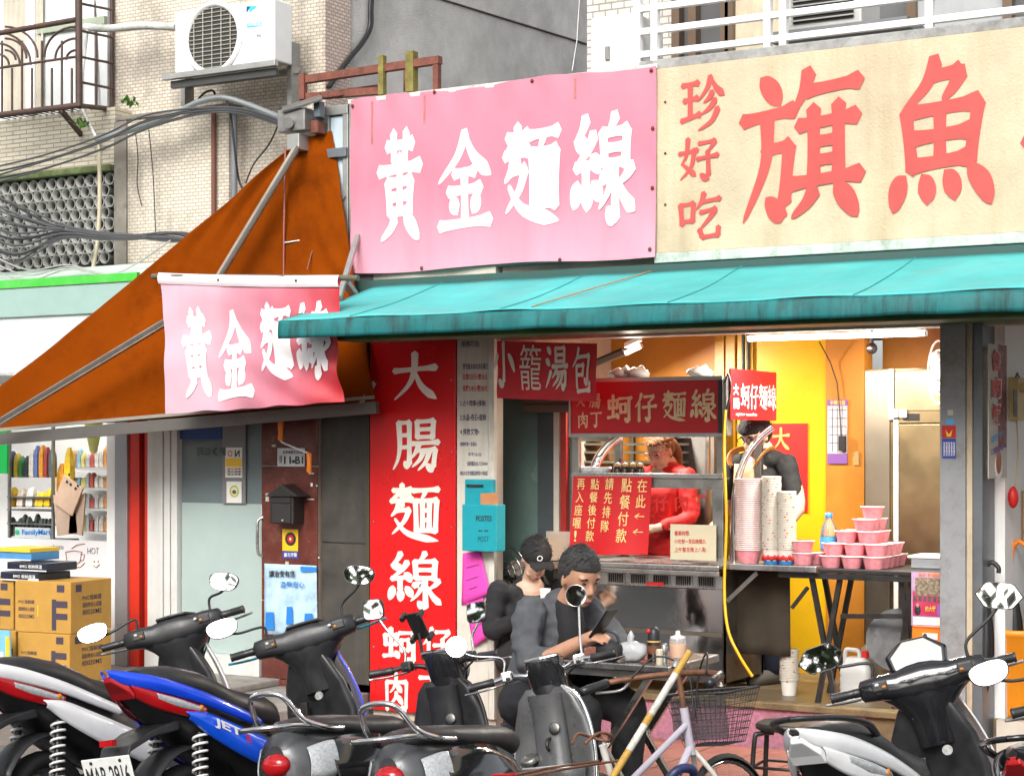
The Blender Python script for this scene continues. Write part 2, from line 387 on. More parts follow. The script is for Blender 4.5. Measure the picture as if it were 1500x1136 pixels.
# ------------------------------------------------------------------ noodle shop building
orange = mat('paint_orange', (.52,.2,.02), .45, var=.15, vs=3, dirt=.35, ds=2.2, dcol=(.2,.08,.02), rvar=.1)
yellow = mat('paint_yellow', (.78,.46,.012), .32, var=.05, vs=2, dirt=.12, ds=3, dcol=(.4,.2,.02), rvar=.08)
cream = mat('cream_board', (.55,.5,.42), .6, var=.1, dirt=.5, ds=4, dcol=(.2,.17,.12), streak=True)
white = mat('white_paint', (.8,.8,.79), .45, var=.06, dirt=.25, ds=3, dcol=(.35,.33,.3))
pinkr = mat('pink_terrazzo', (.4,.16,.22), .6, var=.35, vs=40, bump=.1, dirt=.6, ds=3, dcol=(.16,.08,.09))
wood = mat('old_wood', (.16,.11,.05), .7, var=.4, vs=10, bump=.3, dirt=.5, ds=4)
steel = mat('stainless', (.5,.49,.47), .28, metal=1, var=.12, vs=5, rvar=.12, dirt=.1, ds=2, dcol=(.3,.28,.25))
steel_d = mat('dull_steel', (.33,.32,.3), .42, metal=1, var=.2, vs=7, dirt=.4, ds=5, dcol=(.12,.1,.08), rvar=.15)
brass = mat('warm_steel', (.24,.18,.10), .4, metal=1, var=.18, vs=2, rvar=.1, dirt=.25, ds=1.2, dcol=(.24,.16,.08))
greyp = mat('grey_paint', (.27,.28,.29), .5, var=.1, vs=5, dirt=.7, ds=7, dcol=(.12,.09,.06), rvar=.1)
dark = mat('dark_void', (.02,.019,.018), .8, var=.2)
black = mat('black_plastic', (.018,.018,.019), .42, var=.2, vs=20, rvar=.1)
blackm = mat('black_metal', (.02,.019,.018), .4, var=.3, vs=15, rvar=.12)
XP0, XP1, XP2 = 0.0, .647, .926           # red sign, white strip, end of pillar
XG0, XG1 = XS(1378, 0), XS(1437, 0)       # grey post
FL = .3
shop = thing('noodle_shop', 'single-storey open-fronted noodle shop with orange and yellow painted interior', 'building', (2.5, 1.5, 0))
B().box((.93,.24,0), (9,4.5,FL)).obj('floor', mat('floor_tile', (.2,.15,.09), .4, var=.3, vs=6, dirt=.5), shop)
B().box((1.3,.2,.03), (XS(1268,.2),.238,FL-.035)).obj('step_riser', pinkr, shop, bevel=.004)
B().box((1.3,.17,FL-.034), (3.72,.3,FL+.004)).obj('step_edge', wood, shop, bevel=.006)
B().box((XS(1268,.2)+.002,.21,.03), (3.72,.238,FL-.036)).obj('step_riser', wood, shop)
B().box((3.97,.18,.03), (9,.238,FL+.003)).obj('step_edge', cream, shop)
YB = 1.6
x_y0, x_y1, x_o1 = XS(1082,YB), XS(1212,YB-.03), XS(1266,YB-.06)
B().box((.6,YB,FL), (x_y0,YB+.1,2.9)).obj('back_wall', orange, shop)
B().box((x_y0,YB-.02,FL), (x_y1,YB+.1,2.62)).obj('wall_panel', yellow, shop, plabel='bright yellow painted wall panel')
for a in (1047, 1063):
    B().box((XS(a,YB-.03),YB-.03,FL), (XS(a+13,YB-.03),YB-.001,2.6)).obj('wall_batten', mat('paint_yellow_dull', (.62,.33,.015), .4, var=.1, dirt=.2), shop)
for a in (1089, 1096):
    B().cyl((XS(a,YB-.06),YB-.06,2.15), (XS(a,YB-.06),YB-.06,2.62), .012, n=10).obj('pipe', blackm, shop)
B().box((x_y1,YB-.06,FL), (x_o1,YB+.1,2.62)).obj('pilaster', orange, shop)
B().box((x_o1,YB+.3,FL), (3.9,YB+.4,2.62)).obj('back_wall', orange, shop)
B().box((.93,.02,2.63), (3.98,4.4,2.72)).obj('ceiling', orange, shop)
B().box((3.98,.02,2.63), (5.0,4.4,2.72)).obj('ceiling', white, shop)  # right bay ceiling, cut short out of view so daylight reaches the partition
B().box((.93,.06,2.44), (9,.2,2.9)).obj('lintel', cream, shop)
B().box((XS(752,-.1),-.22,2.47), (XS(1018,-.1),.055,2.60)).obj('soffit_box', cream, shop, bevel=.006)
# left bay: green glazed wall with roller shutter box over it
gg = mat('green_glass_wall', (.13,.2,.18), .25, var=.15, vs=2, rvar=.08)
B().box((.5,.45,FL), (XS(838,.45),.5,2.2)).obj('side_wall', gg, shop, plabel='dull green glazed partition')
B().box((XS(788,.44),.435,1.2), (XS(812,.44),.449,2.18)).obj('wall_panel', mat('slate', (.06,.075,.08), .4), shop)
shx = XS(836,.36)
for k in range(5):
    B().box((.9,.36+.002*k,2.0+.055*k), (shx,.42,2.052+.055*k)).obj('shutter_slat', mat('shutter', (.12,.1,.075), .55, var=.25, dirt=.4), shop, bevel=.006)
B().box((XS(821,.4),.4,FL), (XS(829,.4),.445,2.0)).obj('wall_batten', mat('red_post', (.35,.02,.015), .4), shop, plabel='red vertical batten')
B().box((XS(812,.4),.39,FL), (XS(820,.4),.44,2.0)).obj('wall_batten', cream, shop)
B().box((.5,.52,FL), (.9,2,2.9)).obj('party_wall', cream, shop)
# dark store-room shelving wall behind the cart
B().box((1.35,1.42,FL), (XS(1046,1.42),1.5,2.12)).obj('back_board', mat('grey_board', (.14,.13,.12), .6, var=.3, vs=5, dirt=.3), shop)
# right bay: white partition facing right, back wall
B().box((3.93,.28,FL), (3.99,4.4,2.64)).obj('partition', white, shop, plabel='white plastered partition behind the grey post')
B().box((3.99,4.3,FL), (5.2,4.4,2.64)).obj('back_wall', white, shop)  # shortened out of view as well, leaving the bay side open to daylight
# the grey steel post at the front
post = thing('steel_post', 'chipped grey steel post plastered with small stickers', 'post', (XG0+.1,.05,0))
B().box((XG0,-.02,.03), (XS(1414,-.02),.14,2.45)).obj('column', greyp, post, bevel=.006)
B().box((XS(1416,0),0,.03), (XS(1424,0),.13,2.45)).obj('edge_strip', mat('rust_cream', (.5,.42,.3), .7, dirt=.8, ds=9, dcol=(.16,.06,.02), streak=True), post)
B().box((XS(1425,.02),.02,.03), (XS(1439,.02),.26,2.45)).obj('door_track', mat('grey_track', (.15,.165,.18), .4, metal=.4, dirt=.4, ds=4), post)
def sticker(u0, v0, u1, v1, m, Y=-.024, parent=post, name='sticker', plabel=None):
    a, b_ = W(u0, v1, Y), W(u1, v0, Y)
    return B().box((a.x, Y, a.z), (b_.x, Y+.003, b_.z)).obj(name, m, parent, plabel=plabel)
blue_ink = mat('blue_ink', (.02,.05,.3), .5, var=.05); red_ink = mat('red_ink', (.55,.015,.012), .5, var=.08)
gold_ink = mat('gold_ink', (.72,.42,.12), .5, var=.1); white_ink = mat('white_ink', (.8,.79,.76), .55, var=.04); black_ink = mat('black_ink', (.02,.02,.025), .6, var=0)
cream_ink = mat('cream_ink', (.74,.62,.45), .55, var=.06); yellow_p = mat('yellow_print', (.85,.55,.03), .5, var=.05); purple_p = mat('purple_print', (.2,.08,.3), .5, var=.05)
paper = mat('paper', (.78,.76,.72), .7, var=.05); orange_p = mat('orange_print', (.85,.25,.01), .45, var=.05); skyblue = mat('skyblue_print', (.1,.4,.75), .5, var=.1)
sticker(1386, 613, 1397, 622, skyblue); s1 = sticker(1379.5, 623, 1400, 641, red_ink); s2 = sticker(1380, 642, 1400, 671, blue_ink)
Yk = -.0265
B().add([W(1385,629,Yk), W(1390,636,Yk), W(1395,629,Yk), W(1393,639,Yk), W(1387,639,Yk)], [(0,1,4),(1,2,3),(1,3,4)]).obj('emblem', yellow_p, post)
for k in range(5):
    label_text(post, '服務專線', lambda x, y: W(x, y, Yk), 1382+3.6*k, 668, 2.4, -22, white_ink, .01)
sticker(1388, 600, 1396, 608, cream)

# ------------------------------------------------------------------ upper floor of the shop: balcony
bal = thing('balcony', 'white railed balcony with roof ledge above the beige sign', 'balcony', (3, .6, 4))
zt = 4.03
B().box((1.9,.0,4.0), (9,.14,4.06)).obj('roof_cap', mat('roof_cap', (.3,.3,.29), .6, var=.3, vs=9, dirt=.7, ds=8, dcol=(.07,.07,.06)), bal, bevel=.008)
B().box((-.3,.14,2.95), (9,1.9,4.02)).obj('roof_deck', conc, bal)
wr = mat('white_rail', (.8,.8,.8), .4, var=.04, dirt=.15, ds=6, dcol=(.4,.4,.38))
YR = .35
for k, z in enumerate((4.16, 4.3, 4.44, 4.58)):
    B().box((XS(935,YR),YR-.02,z), (9,YR+.02,z+.04)).obj('rail', wr, bal, bevel=.006)
for u in (935, 960, 1125, 1148, 1362, 1560, 1580):
    x = XS(u, YR); B().box((x-.022,YR-.024,4.02), (x+.022,YR+.024,5.2)).obj('rail_post', wr, bal, bevel=.004)
# upper wall behind the rail
up = thing('upper_storey', 'upper storey wall behind the balcony with brown window frames and pale tiles', 'building', (3, 2, 4))
mt = tile_mat('pale_tile_small', (.6,.57,.52), (.3,.27,.24), .1, .05)
YU = 1.9
xa = XS(985,YU); xb = XS(1055,YU); xc_ = XS(1170,YU)
B().box((XS(860,YU),YU,4), (xa,YU+.2,7)).obj('wall', mt, up)
B().box((xa,YU+.06,4), (XS(1500,YU)+3,YU+.1,7)).obj('window_glass', mat('dim_glass', (.1,.1,.1), .08, var=.1), up)
for u in (986, 1010, 1057, 1064, 1168, 1330, 1470):
    x = XS(u, YU); B().box((x,YU-.03,4), (x+.06,YU+.055,7)).obj('window_frame', mat('brown_alu', (.12,.08,.05), .4, metal=.3), up)
B().box((XS(1068,YU),YU+.02,4), (XS(1165,YU),YU+.05,7)).obj('curtain', mat('curtain', (.5,.42,.3), .8, var=.2, dirt=.3, ds=6, streak=True), up)
B().box((XS(1340,YU),YU+.02,4), (XS(1468,YU),YU+.05,7)).obj('curtain', mat('curtain_grey', (.35,.36,.37), .8, var=.1), up)
cabinet = thing('outdoor_cabinet', 'white metal cabinet standing at the left end of the balcony rail', 'cabinet', (XS(900,.5),.5,4.03))
a0, a1 = XS(866,.3), XS(935,.3)
B().box((a0,.3,4.03), (a1-.02,.7,W(900,22,.3).z)).obj('body', wr, cabinet, bevel=.01)
B().box((XS(884,.28),.285,4.1), (XS(905,.28),.299,W(900,35,.28).z)).obj('door_panel', mat('white_panel', (.62,.62,.6), .4), cabinet, bevel=.004)
B().box((XS(886,.27),.27,4.16), (XS(892,.27),.284,4.24)).obj('latch', steel_d, cabinet)
ac2 = thing('air_conditioner', 'grey outdoor air conditioner standing behind the white balcony rail', 'air conditioner', (XS(1220,1.0),1.0,4.1))
p0, p1 = W(1152,47,.9), W(1262,-60,.9)
B().box((p0.x,.9,p0.z), (p1.x,1.25,p1.z)).obj('body', mat('ac_grey', (.5,.5,.48), .45), ac2, bevel=.012)
B().box((p0.x+.05,.885,p0.z+.04), (p1.x-.05,.899,p1.z-.04)).obj('grille_back', dark, ac2)
for k in range(14):
    z = p0.z+.05+k*.03; B().box((p0.x+.04,.872,z), (p1.x-.04,.884,z+.008)).obj('grille_bar', mat('ac_bar', (.35,.34,.32), .5), ac2)
B().box((p0.x-.1,.85,p0.z-.06), (p1.x+.3,1.3,p0.z-.003)).obj('base', mat('ac_base', (.2,.21,.22), .6), ac2)

# ------------------------------------------------------------------ left building (upper floors tiled, side wall grey plaster)
lb = thing('corner_building', 'old building with small beige wall tiles and a grey plastered side wall', 'building', (-3, 2, 0))
YF = .6; XC = XS(474, YF)
tile = tile_mat('mosaic_beige', (.68,.61,.51), (.4,.35,.28), .052, .025, ms=.0042, var=.12, dirt=.85)
tile_s = tile_mat('mosaic_pink', (.62,.5,.42), (.36,.28,.24), .052, .025, axis='YZ', ms=.006, var=.2, dirt=.25)
YE = WX(512, 100, XC).y
plaster = mat('granular_plaster', (.5,.495,.48), .9, var=.2, vs=3, bump=1.0, bs=130, dirt=.35, ds=1.2, dcol=(.18,.18,.175))
n_ = plaster.node_tree.nodes
B().box((-9,YF,2.7), (XC-.002,4,9)).obj('wall', tile, lb, plabel='beige mosaic tiled front wall')
B().box((XC-.2,YF+.004,2.7), (XC+.012,YE,9)).obj('wall_return', tile_s, lb, plabel='pinkish tiled return of the wall')
B().box((XC-.2,YE+.002,2.7), (XC,9,9)).obj('side_wall', plaster, lb, plabel='grey granular plaster side wall')
# joint line across the plaster and drain cable
pa, pb = WX(650,0,XC+.004), WX(864,66,XC+.004)
B().tube([pa+(pa-pb)*.5, pa, pb, pb+(pb-pa)*.4], .008, 6).obj('joint_line', mat('joint_dark', (.1,.08,.06), .9), lb)
pts = [WX(u, v, XC+.03) for u, v in ((546,-40),(542,10),(541,40),(530,62),(514,82),(500,100),(480,128))]
for k in (0, .025):
    B().tube([p+Vector((0,k,k*.3)) for p in bez(pts, 5)], .014, 8).obj('drain_hose', black, lb)
B().tube([WX(850,-20,XC+.02), WX(845,60,XC+.02), WX(838,104,XC+.02)], .004, 6).obj('wire', white, lb)
# projecting lower wall with a ledge
YL = .42
pl, pr = XS(172,YL), XS(420,YL)
ztop = W(300,163,YL).z
B().box((pl,YL,2.5), (XS(335,YL),YF-.003,ztop)).obj('lower_wall', tile, lb, plabel='lower tiled wall with grimy top edge')
B().box((XS(337,YL+.1),YL+.1,2.5), (XC-.003,YF-.003,ztop+.02)).obj('lower_wall', tile, lb)
grime = mat('grimy_concrete', (.22,.2,.17), .9, var=.4, vs=10, bump=.5, dirt=.8, ds=5, dcol=(.05,.05,.035))
B().box((pl-.01,YL-.02,ztop), (XS(340,YL),YF,ztop+.035)).obj('ledge', grime, lb, bevel=.01)
B().box((pl-.02,YL-.015,2.6), (pl+.1,YL-.002,ztop-.003)).obj('corner_pier', grime, lb)
# drain pipes
for u, r, m_ in ((313, .018, mat('rust_pipe', (.16,.06,.04), .7, dirt=.4)), (343, .022, mat('grey_pipe', (.17,.18,.2), .5))):
    a = W(u, 158, YL-.03); B().cyl((a.x,YL-.03,2.6), (a.x,YL-.03,a.z), r, n=10).obj('drain_pipe', m_, lb)
# moss ledge over the breeze blocks, wall band
moss = mat('moss', (.1,.13,.05), .95, var=.5, vs=12, bump=.6, dirt=.6, ds=8)
zl0 = W(60,262,YL).z; zl1 = W(60,388,YL).z
B().box((-9,YL-.06,zl0), (pl-.021,YF,zl0+.05)).obj('ledge', moss, lb, bevel=.01)
B().box((-9,YL,zl0+.05), (pl-.022,YF-.002,W(60,170,YL).z)).obj('band_wall', tile_mat('mosaic_wide', (.55,.5,.4), (.3,.27,.2), .14, .032, ms=.005, dirt=.35), lb)
# breeze block screen: one ring after the other
blk = mat('breeze_block', (.33,.33,.31), .85, var=.25, vs=8, bump=.3, dirt=.5, ds=5)
B().box((-9,YL+.09,zl1-.1), (pl-.022,YL+.14,zl0)).obj('screen_back', mat('screen_dark', (.05,.055,.05), .9), lb)
rr = .047; b_ = B(); pr_ = [(rr,0),(rr,.1),(rr-.008,.1),(rr-.008,0),(rr,0)]
b_.lathe(pr_, 14, axis=(0,1,0), cap=False); ring = b_.obj('breeze_block_ring', blk, lb); ring.data.transform(Matrix.Translation(lb.location))
k = 0; row = 0; z = zl0-.05
while z > zl1-.06:
    x = pl-.075-(row % 2)*rr
    while x > XS(-25, YL):
        q = ring if k == 0 else ring.copy()
        if k: COL.objects.link(q); q.parent = lb
        q.location = Vector((x, YL-.005, z))-lb.location; k += 1; x -= rr*2+.002
    z -= rr*1.76; row += 1
# window behind the grille
xw0, xw1 = XS(-60,YF), XS(164,YF)
win = B().box((xw0,YF-.05,W(60,172,YF).z), (xw1,YF-.012,8)).obj('window', mat('window_pale', (.66,.69,.68), .25, var=.1, vs=2), lb, plabel='window with pale curtain and white frame')
for u, w_ in ((-10,.04), (42,.09), (118,.03)):
    x = XS(u, YF-.06); B().box((x,YF-.09,W(60,168,YF).z), (x+w_,YF-.051,8)).obj('window_frame', white, win)
zz = W(100,48,YF).z; B().box((XS(60,YF),YF-.085,zz), (xw1,YF-.051,zz+.06)).obj('window_frame', mat('moss_frame', (.35,.4,.3), .7, dirt=.5), win)
B().grid(lambda u, v: Vector((XS(2,YF-.1)+u*.42, YF-.075+.012*math.sin(u*50), W(20,168,YF).z+v*2)), 50, 2).obj('curtain', mat('curtain_cream', (.5,.46,.38), .85), win)

# green fascia of the convenience store on the left
fas = thing('store_fascia', 'mint and bright green fascia canopy of the store on the far left', 'canopy', (-3.5,-.3,2.5))
YA = -.3; x1 = XS(205, YA)
z = lambda v: W(60, v, YA).z
B().add([(-9,YA,z(410)),(x1,YA,z(410)),(x1,YA+.5,z(392)+.05),(-9,YA+.5,z(392)+.05)], [(0,1,2,3)]).obj('roof_sheet', mat('mint_pale', (.55,.68,.6), .5, dirt=.4, ds=4), fas, plabel='pale mint sloping roof')
B().box((-9,YA-.03,z(420)), (x1,YA,z(408))).obj('stripe', mat('green_stripe', (.06,.5,.05), .5, dirt=.35, ds=6, dcol=(.3,.35,.25)), fas)
B().box((-9,YA-.02,z(463)), (x1,YA+.02,z(421))).obj('band', mat('mint_band', (.3,.44,.4), .45, var=.05), fas, bevel=.006)
B().box((-9,YA,z(545)), (x1,YA+.04,z(464))).obj('band', mat('pale_band', (.55,.6,.62), .45, var=.05), fas)
B().box((-9,YA+.3,z(612)), (x1,YA+.34,z(545))).obj('band', white, fas)

# ------------------------------------------------------------------ ground floor neighbours on the left
fr = mat('white_alu', (.62,.62,.6), .4, var=.06, dirt=.3, ds=5, dcol=(.35,.33,.3), streak=True)
nb = thing('glass_door_front', 'white framed shopfront door with frosted lower glass beside the brown tiled wall', 'door', (XS(320,0),0,.24))
xd0, xd1 = XS(262,0), XS(386,0)
zs = W(300,955,0).z
B().box((xd0-.27,-.02,zs), (xd0-.18,.06,2.7)).obj('frame', fr, nb, bevel=.005)
for k in range(3):
    B().box((xd0-.175+.058*k,-.03+.008*k,zs), (xd0-.122+.058*k,.05,2.7)).obj('frame', fr, nb, bevel=.004)
B().box((xd0-.27,-.05,.246), (xd1,.05,zs-.002)).obj('sill', fr, nb, bevel=.006)
zf = W(320,737,0).z
glass_f = mat('frosted_glass', (.37,.46,.44), .3, var=.04, spec=.4)
B().box((xd0,.03,zs), (xd1,.04,zf)).obj('frosted_pane', glass_f, nb)
B().box((xd0,.032,zf+.001), (xd1,.038,2.7)).obj('clear_pane', mat('clear_pane', (.16,.2,.21), .06, var=.1, vs=1.5), nb)
B().box((xd0,.012,W(300,643,0).z), (XS(323,0),.02,2.4)).obj('blue_sheet', mat('blue_sheet', (.02,.06,.22), .5), nb)
B().box((XS(324,0),.012,zf), (XS(358,0),.02,2.7)).obj('sign_strip', mat('grey_strip', (.2,.2,.2), .5), nb)
Yn = .009
for (u0,v0,u1,v1,m_) in ((330,655,355,699,paper),(332,705,354,736,paper),(331,671,354,683,yellow_p)):
    a, c = W(u0,v1,Yn), W(u1,v0,Yn); yy = Yn if m_ is paper else Yn-.002
    B().box((a.x,yy-.0015,a.z), (c.x,yy,c.z)).obj('notice', m_, nb)
S = lambda x, y: W(x, y, Yn-.005)
label_text(nb, 'N', S, 351, 669, -7, -10, black_ink, .03)
B().lathe([(.020,0),(.014,0)], 18, W(337,664,Yn-.006), (0,1,0), cap=False).obj('mark', red_ink, nb)
B().lathe([(.040,0),(.028,0)], 20, W(343,719,Yn-.006), (0,1,0), cap=False).obj('mark', mat('lime', (.4,.6,.05), .5), nb)
B().ball(W(343,720,Yn-.004), (.018,.002,.014), 10, 6).obj('mark', mat('plum', (.3,.06,.1), .5), nb)
for k, ch in enumerate('司公)股'):
    label_text(nb, ch, S, 289+11*k+9, 667, -9, -12, mat('grey_letter', (.045,.055,.06), .5), .02)  # mirrored characters: a reflection in the door glass, laid on as lettering
for k in range(3): label_text(nb, '禁止停車', S, 333, 688+4*k, 20, -3, black_ink if k else red_ink, .02)
hd = bez([W(386,757,-.03), W(378,762,-.05), W(377,775,-.055), W(377,800,-.055), W(379,811,-.05), W(385,814,-.03)], 4)
B().tube(hd, .01, 8).obj('handle', steel, nb)
B().box(W(382,757,-.02), W(391,738,.0)).obj('lock', white, nb, bevel=.006)
# brown tiled pier with the dark boarded bay
bt = mat('brown_tile', (.115,.03,.022), .22, var=.35, vs=6, dirt=.35, ds=8, dcol=(.22,.12,.09), rvar=.1)
pier = thing('tiled_pier', 'pier of large glossy brown tiles with house number plate and stuck papers', 'wall', (XS(428,0),0,.24))
xt0, xt1 = xd1+.005, XS(469,0)
zj = [.246, W(430,1008,0).z, W(430,880,0).z, W(430,682,0).z, 2.75]
for k in range(4):
    B().box((xt0,-.03,zj[k]+.004), (xt1,.1,zj[k+1]-.004)).obj('tile', bt, pier, bevel=.004, seg=1)
for k in range(2):
    B().box((XS(300+75*k,-.03)+.004,-.055,.05), (XS(375+75*k,-.03)-.004,-.031,.243)).obj('tile', bt, pier, bevel=.004, seg=1)
B().box((xt0-.001,-.02,.246), (xt1+.001,.09,2.75)).obj('grout', mat('grout', (.32,.26,.2), .9), pier)
bay = thing('boarded_bay', 'dark weathered board panels closing the bay left of the red sign', 'panel', (XS(508,0),0,.24))
bd = mat('dark_board', (.055,.05,.042), .55, var=.4, vs=4, dirt=.6, ds=2.5, dcol=(.13,.11,.09), streak=True, rvar=.15, bump=.2, bs=20)
zj = [.246, W(500,1012,0).z, W(500,795,0).z, 2.75]
for k in range(3):
    B().box((xt1+.01,.0,zj[k]+.003), (-.012,.08,zj[k+1]-.003)).obj('board', bd, bay, bevel=.004, seg=1)
B().box((XS(540,0)-.01,-.012,.246), (XS(540,0)+.012,-.002,2.6)).obj('trim', mat('olive_trim', (.06,.055,.03), .6), bay)
# convenience store window, far left
cv = thing('store_window', 'bright convenience store window with shelves of goods, grey and red frame', 'shopfront', (-3.3,.2,.24))
grey_al = mat('grey_alu', (.34,.34,.36), .4, metal=.5, var=.06)
redp = mat('red_frame', (.62,.03,.015), .35, var=.1, dirt=.3, ds=5, streak=True)
B().box((XS(175,0),-.05,.246), (XS(193,0),.1,2.7)).obj('frame', grey_al, cv, bevel=.005)
B().box((XS(193,0)+.003,-.03,.246), (XS(208,0),.1,2.7)).obj('frame', redp, cv, bevel=.004, plabel='red painted frame post')
B().box((XS(208,0)+.003,.03,.246), (XS(214,0),.1,2.7)).obj('gap', dark, cv)
B().box((XS(214,0)+.003,-.02,.246), (XS(220,0)-.003,.1,2.7)).obj('frame', redp, cv, bevel=.004)
B().box((XS(159,0),-.02,.246), (XS(174,0),.06,2.7)).obj('frame', white, cv, bevel=.004)
B().box((-9,1.3,.1), (XS(230,1.3),1.4,2.7)).obj('inner_wall', white, cv)
B().box((-9,.1,.1), (XS(190,.1),1.3,.26)).obj('inner_floor', white, cv)
B().box((-9,.06,2.55), (XS(190,.1),1.3,2.65)).obj('inner_ceiling', white, cv)
B().box((-9,.0,W(60,905,0).z-.3), (XS(160,0),.012,W(60,789,0).z)).obj('window_board', mat('white_board', (.72,.71,.72), .4, var=.04), cv, plabel='white board with chalk drawing of a coffee cup')
chalk = mat('brown_chalk', (.35,.12,.05), .8); S = lambda x, y: W(x, y, -.004)
label_text(cv, 'mocchiato', S, 60, 804, 33, -7, black_ink, -.002); label_text(cv, 'HOT', S, 128, 811, 17, -9, mat('grey_letter2', (.12,.11,.12), .6), -.004)
def line(parent, pts, r, m, name='drawn_line', Y=-.004, n=5): return B().tube([W(u, v, Y) for u, v in pts], r, 5).obj(name, m, parent)
line(cv, [(96,808),(98,822),(104,827),(111,827),(117,822),(120,808),(108,806),(96,808)], .003, chalk)
line(cv, [(118,811),(124,812),(122,820),(117,821)], .003, chalk); line(cv, [(92,824),(93,829),(105,832),(118,830),(124,824)], .003, chalk)
line(cv, [(105,803),(112,798),(124,796)], .003, chalk); line(cv, [(137,828),(141,831),(146,826)], .003, chalk)
for u in (138, 144): B().ball(W(u,822,-.004), .006, 6, 4).obj('drawn_dot', chalk, cv)
# inside ceiling light of the store: lit strip lamps
lampw = mat('lamp_white', (1,1,1), .5, var=0, emis=(1,.97,.93), es=9)
B().box((-4.4,.5,2.5), (-2.3,.58,2.54)).obj('ceiling_lamp', lampw, cv); B().box((-4.4,.95,2.5), (-2.3,1.02,2.54)).obj('ceiling_lamp', lampw, cv)
# shelf rack with goods
rack = thing('goods_rack', 'metal rack of bagged goods and yellow packets inside the store window', 'rack', (XS(50,.35),.35,.26))
for v in (726, 745, 765, 787):
    a, c = W(10,v,.3), W(88,v,.3); B().box((a.x,.3,a.z-.012), (c.x,.5,a.z)).obj('shelf', steel_d, rack)
for u in (14, 78): x = XS(u,.3); B().box((x-.01,.29,.27), (x+.01,.31,2.1)).obj('upright', steel_d, rack)
cols = [(.03,.045,.12),(.5,.35,.03),(.05,.22,.07),(.03,.03,.04),(.55,.5,.45),(.1,.14,.35),(.6,.25,.03),(.3,.05,.05),(.1,.12,.13)]
wr0 = mat('shelf_white', (.7,.7,.7), .4)
CN = {(.7,.68,.6):'cream',(.7,.3,.1):'orange',(.3,.5,.6):'light blue',(.7,.6,.2):'yellow',(.5,.5,.5):'grey',(.55,.1,.08):'red',(.72,.7,.68):'white'}
def goods(u0, u1, v0, v1, Y, n, group, lab, cat, pal, name, lean=0):
    for k in range(n):
        w0 = random.uniform(.6,.95); ua = u0+(u1-u0)*k/n; ub = u0+(u1-u0)*(k+w0)/n
        a, c = W(ua, v1, Y), W(ub, v0+random.uniform(0,.4)*(v1-v0), Y); cc = pal[k % len(pal)]
        m_ = mat('goods_%d_%d_%d' % tuple(int(99*q) for q in cc), cc, .3, var=.35, vs=25)
        h = c.z-a.z; w = c.x-a.x; d = .06
        bb = B(); rings = []
        for t, s_ in ((0,.85),(.08,1),(.7,.95),(.88,.7),(1,.35)):
            rings.append([Vector((a.x+w/2+w/2*s_*x_ + lean*t, Y+d/2+d/2*s_*y_, a.z+h*t)) for x_, y_ in ((-1,-1),(1,-1),(1,1),(-1,1))])
        bb.loft(rings, smooth=False).obj(name, m_, None, ((CN[cc]+' '+lab) if cc in CN and name == 'package' else lab)+', '+('leftmost' if k == 0 else 'rightmost' if k == n-1 else ORD[k]+' from left'), cat, group, bevel=.006)
goods(12, 78, 650, 699, .33, 9, 'bottles and bags on the upper rack shelf', 'bagged bottle standing on the upper shelf of the store rack', 'goods', cols, 'bagged_bottle')
goods(10, 76, 713, 742, .33, 5, 'yellow packets on the middle rack shelf', 'yellow and white packet hanging on the middle shelf of the store rack', 'packet', [(.75,.45,.02),(.7,.6,.5),(.72,.7,.66),(.75,.5,.03),(.8,.5,.02)], 'snack_packet', .02)
goods(12, 74, 752, 785, .33, 10, 'dark bottles on the lower rack shelf', 'dark bottle on the lowest shelf of the store rack', 'bottle', [(.03,.04,.035),(.06,.07,.06),(.02,.05,.03)], 'dark_bottle')
goods(82, 104, 645, 742, .36, 2, 'tall yellow bags at the rack end', 'tall orange and yellow bag hanging at the end of the store rack', 'bag', [(.6,.25,.02),(.8,.5,.03)], 'hanging_bag')
fsh = thing('far_shelf', 'white shelf unit deep inside the store', 'shelf', (XS(130,1.1),1.1,.26))
for r_, (v0, v1) in enumerate(((652,684),(690,714),(720,744),(750,778))):
    p_ = W(130, v1, 1.05); B().box((XS(96,1.05),1.04,p_.z-.02), (XS(160,1.05),1.25,p_.z-.001)).obj('board', wr0, fsh)
    goods(98, 158, v0, v1, 1.08, 9, 'packages on the far store shelves', 'package on the %s far shelf deep inside the store' % ('top','second','third','lowest')[r_], 'package', [(.7,.68,.6),(.7,.3,.1),(.3,.5,.6),(.7,.6,.2),(.5,.5,.5),(.55,.1,.08),(.72,.7,.68)], 'package')
b_ = B().box((0,-.006,0), (.2,.006,.26), rot=Matrix.Rotation(R(28), 3, 'Y')); 
M_ = Matrix.Translation(W(98,728,.22)); 
b_ = B(M_); b_.box((-.09,-.006,-.1), (.12,.006,.13), rot=Matrix.Rotation(R(28), 3, 'Y')); o = b_.obj('dotted_card', mat('card_beige', (.6,.42,.3), .7), None, 'tilted beige card with dark dots hung on the store rack', 'card')
for (du, dv) in ((-4,-12),(5,-6),(-8,-2),(6,8),(-2,2),(10,4)): B().ball(W(105+du*.9,707+dv,.207), (.011,.003,.011), 10, 6).obj('dot', black_ink, o)
for (u0,u1,ang) in ((82,112,-8),(104,124,6)):
    a, c = W(u0,782,.26), W(u1,742,.26)
    B().box((a.x,.25,a.z), (c.x,.262,c.z+.1), rot=Matrix.Rotation(R(ang), 3, 'Y')).obj('cardboard_sheet', mat('kraft_pale', (.5,.36,.27), .8), None, 'pale cardboard sheet leaning behind the white drawing board' if ang<0 else 'narrower cardboard sheet leaning to the right on the store rack', 'cardboard')
fm = B().box(W(22,787,.1), W(76,773,.12)).obj('store_nameplate', mat('clear_strip', (.5,.55,.55), .2), None, 'clear strip with blue store name on the window', 'sign')
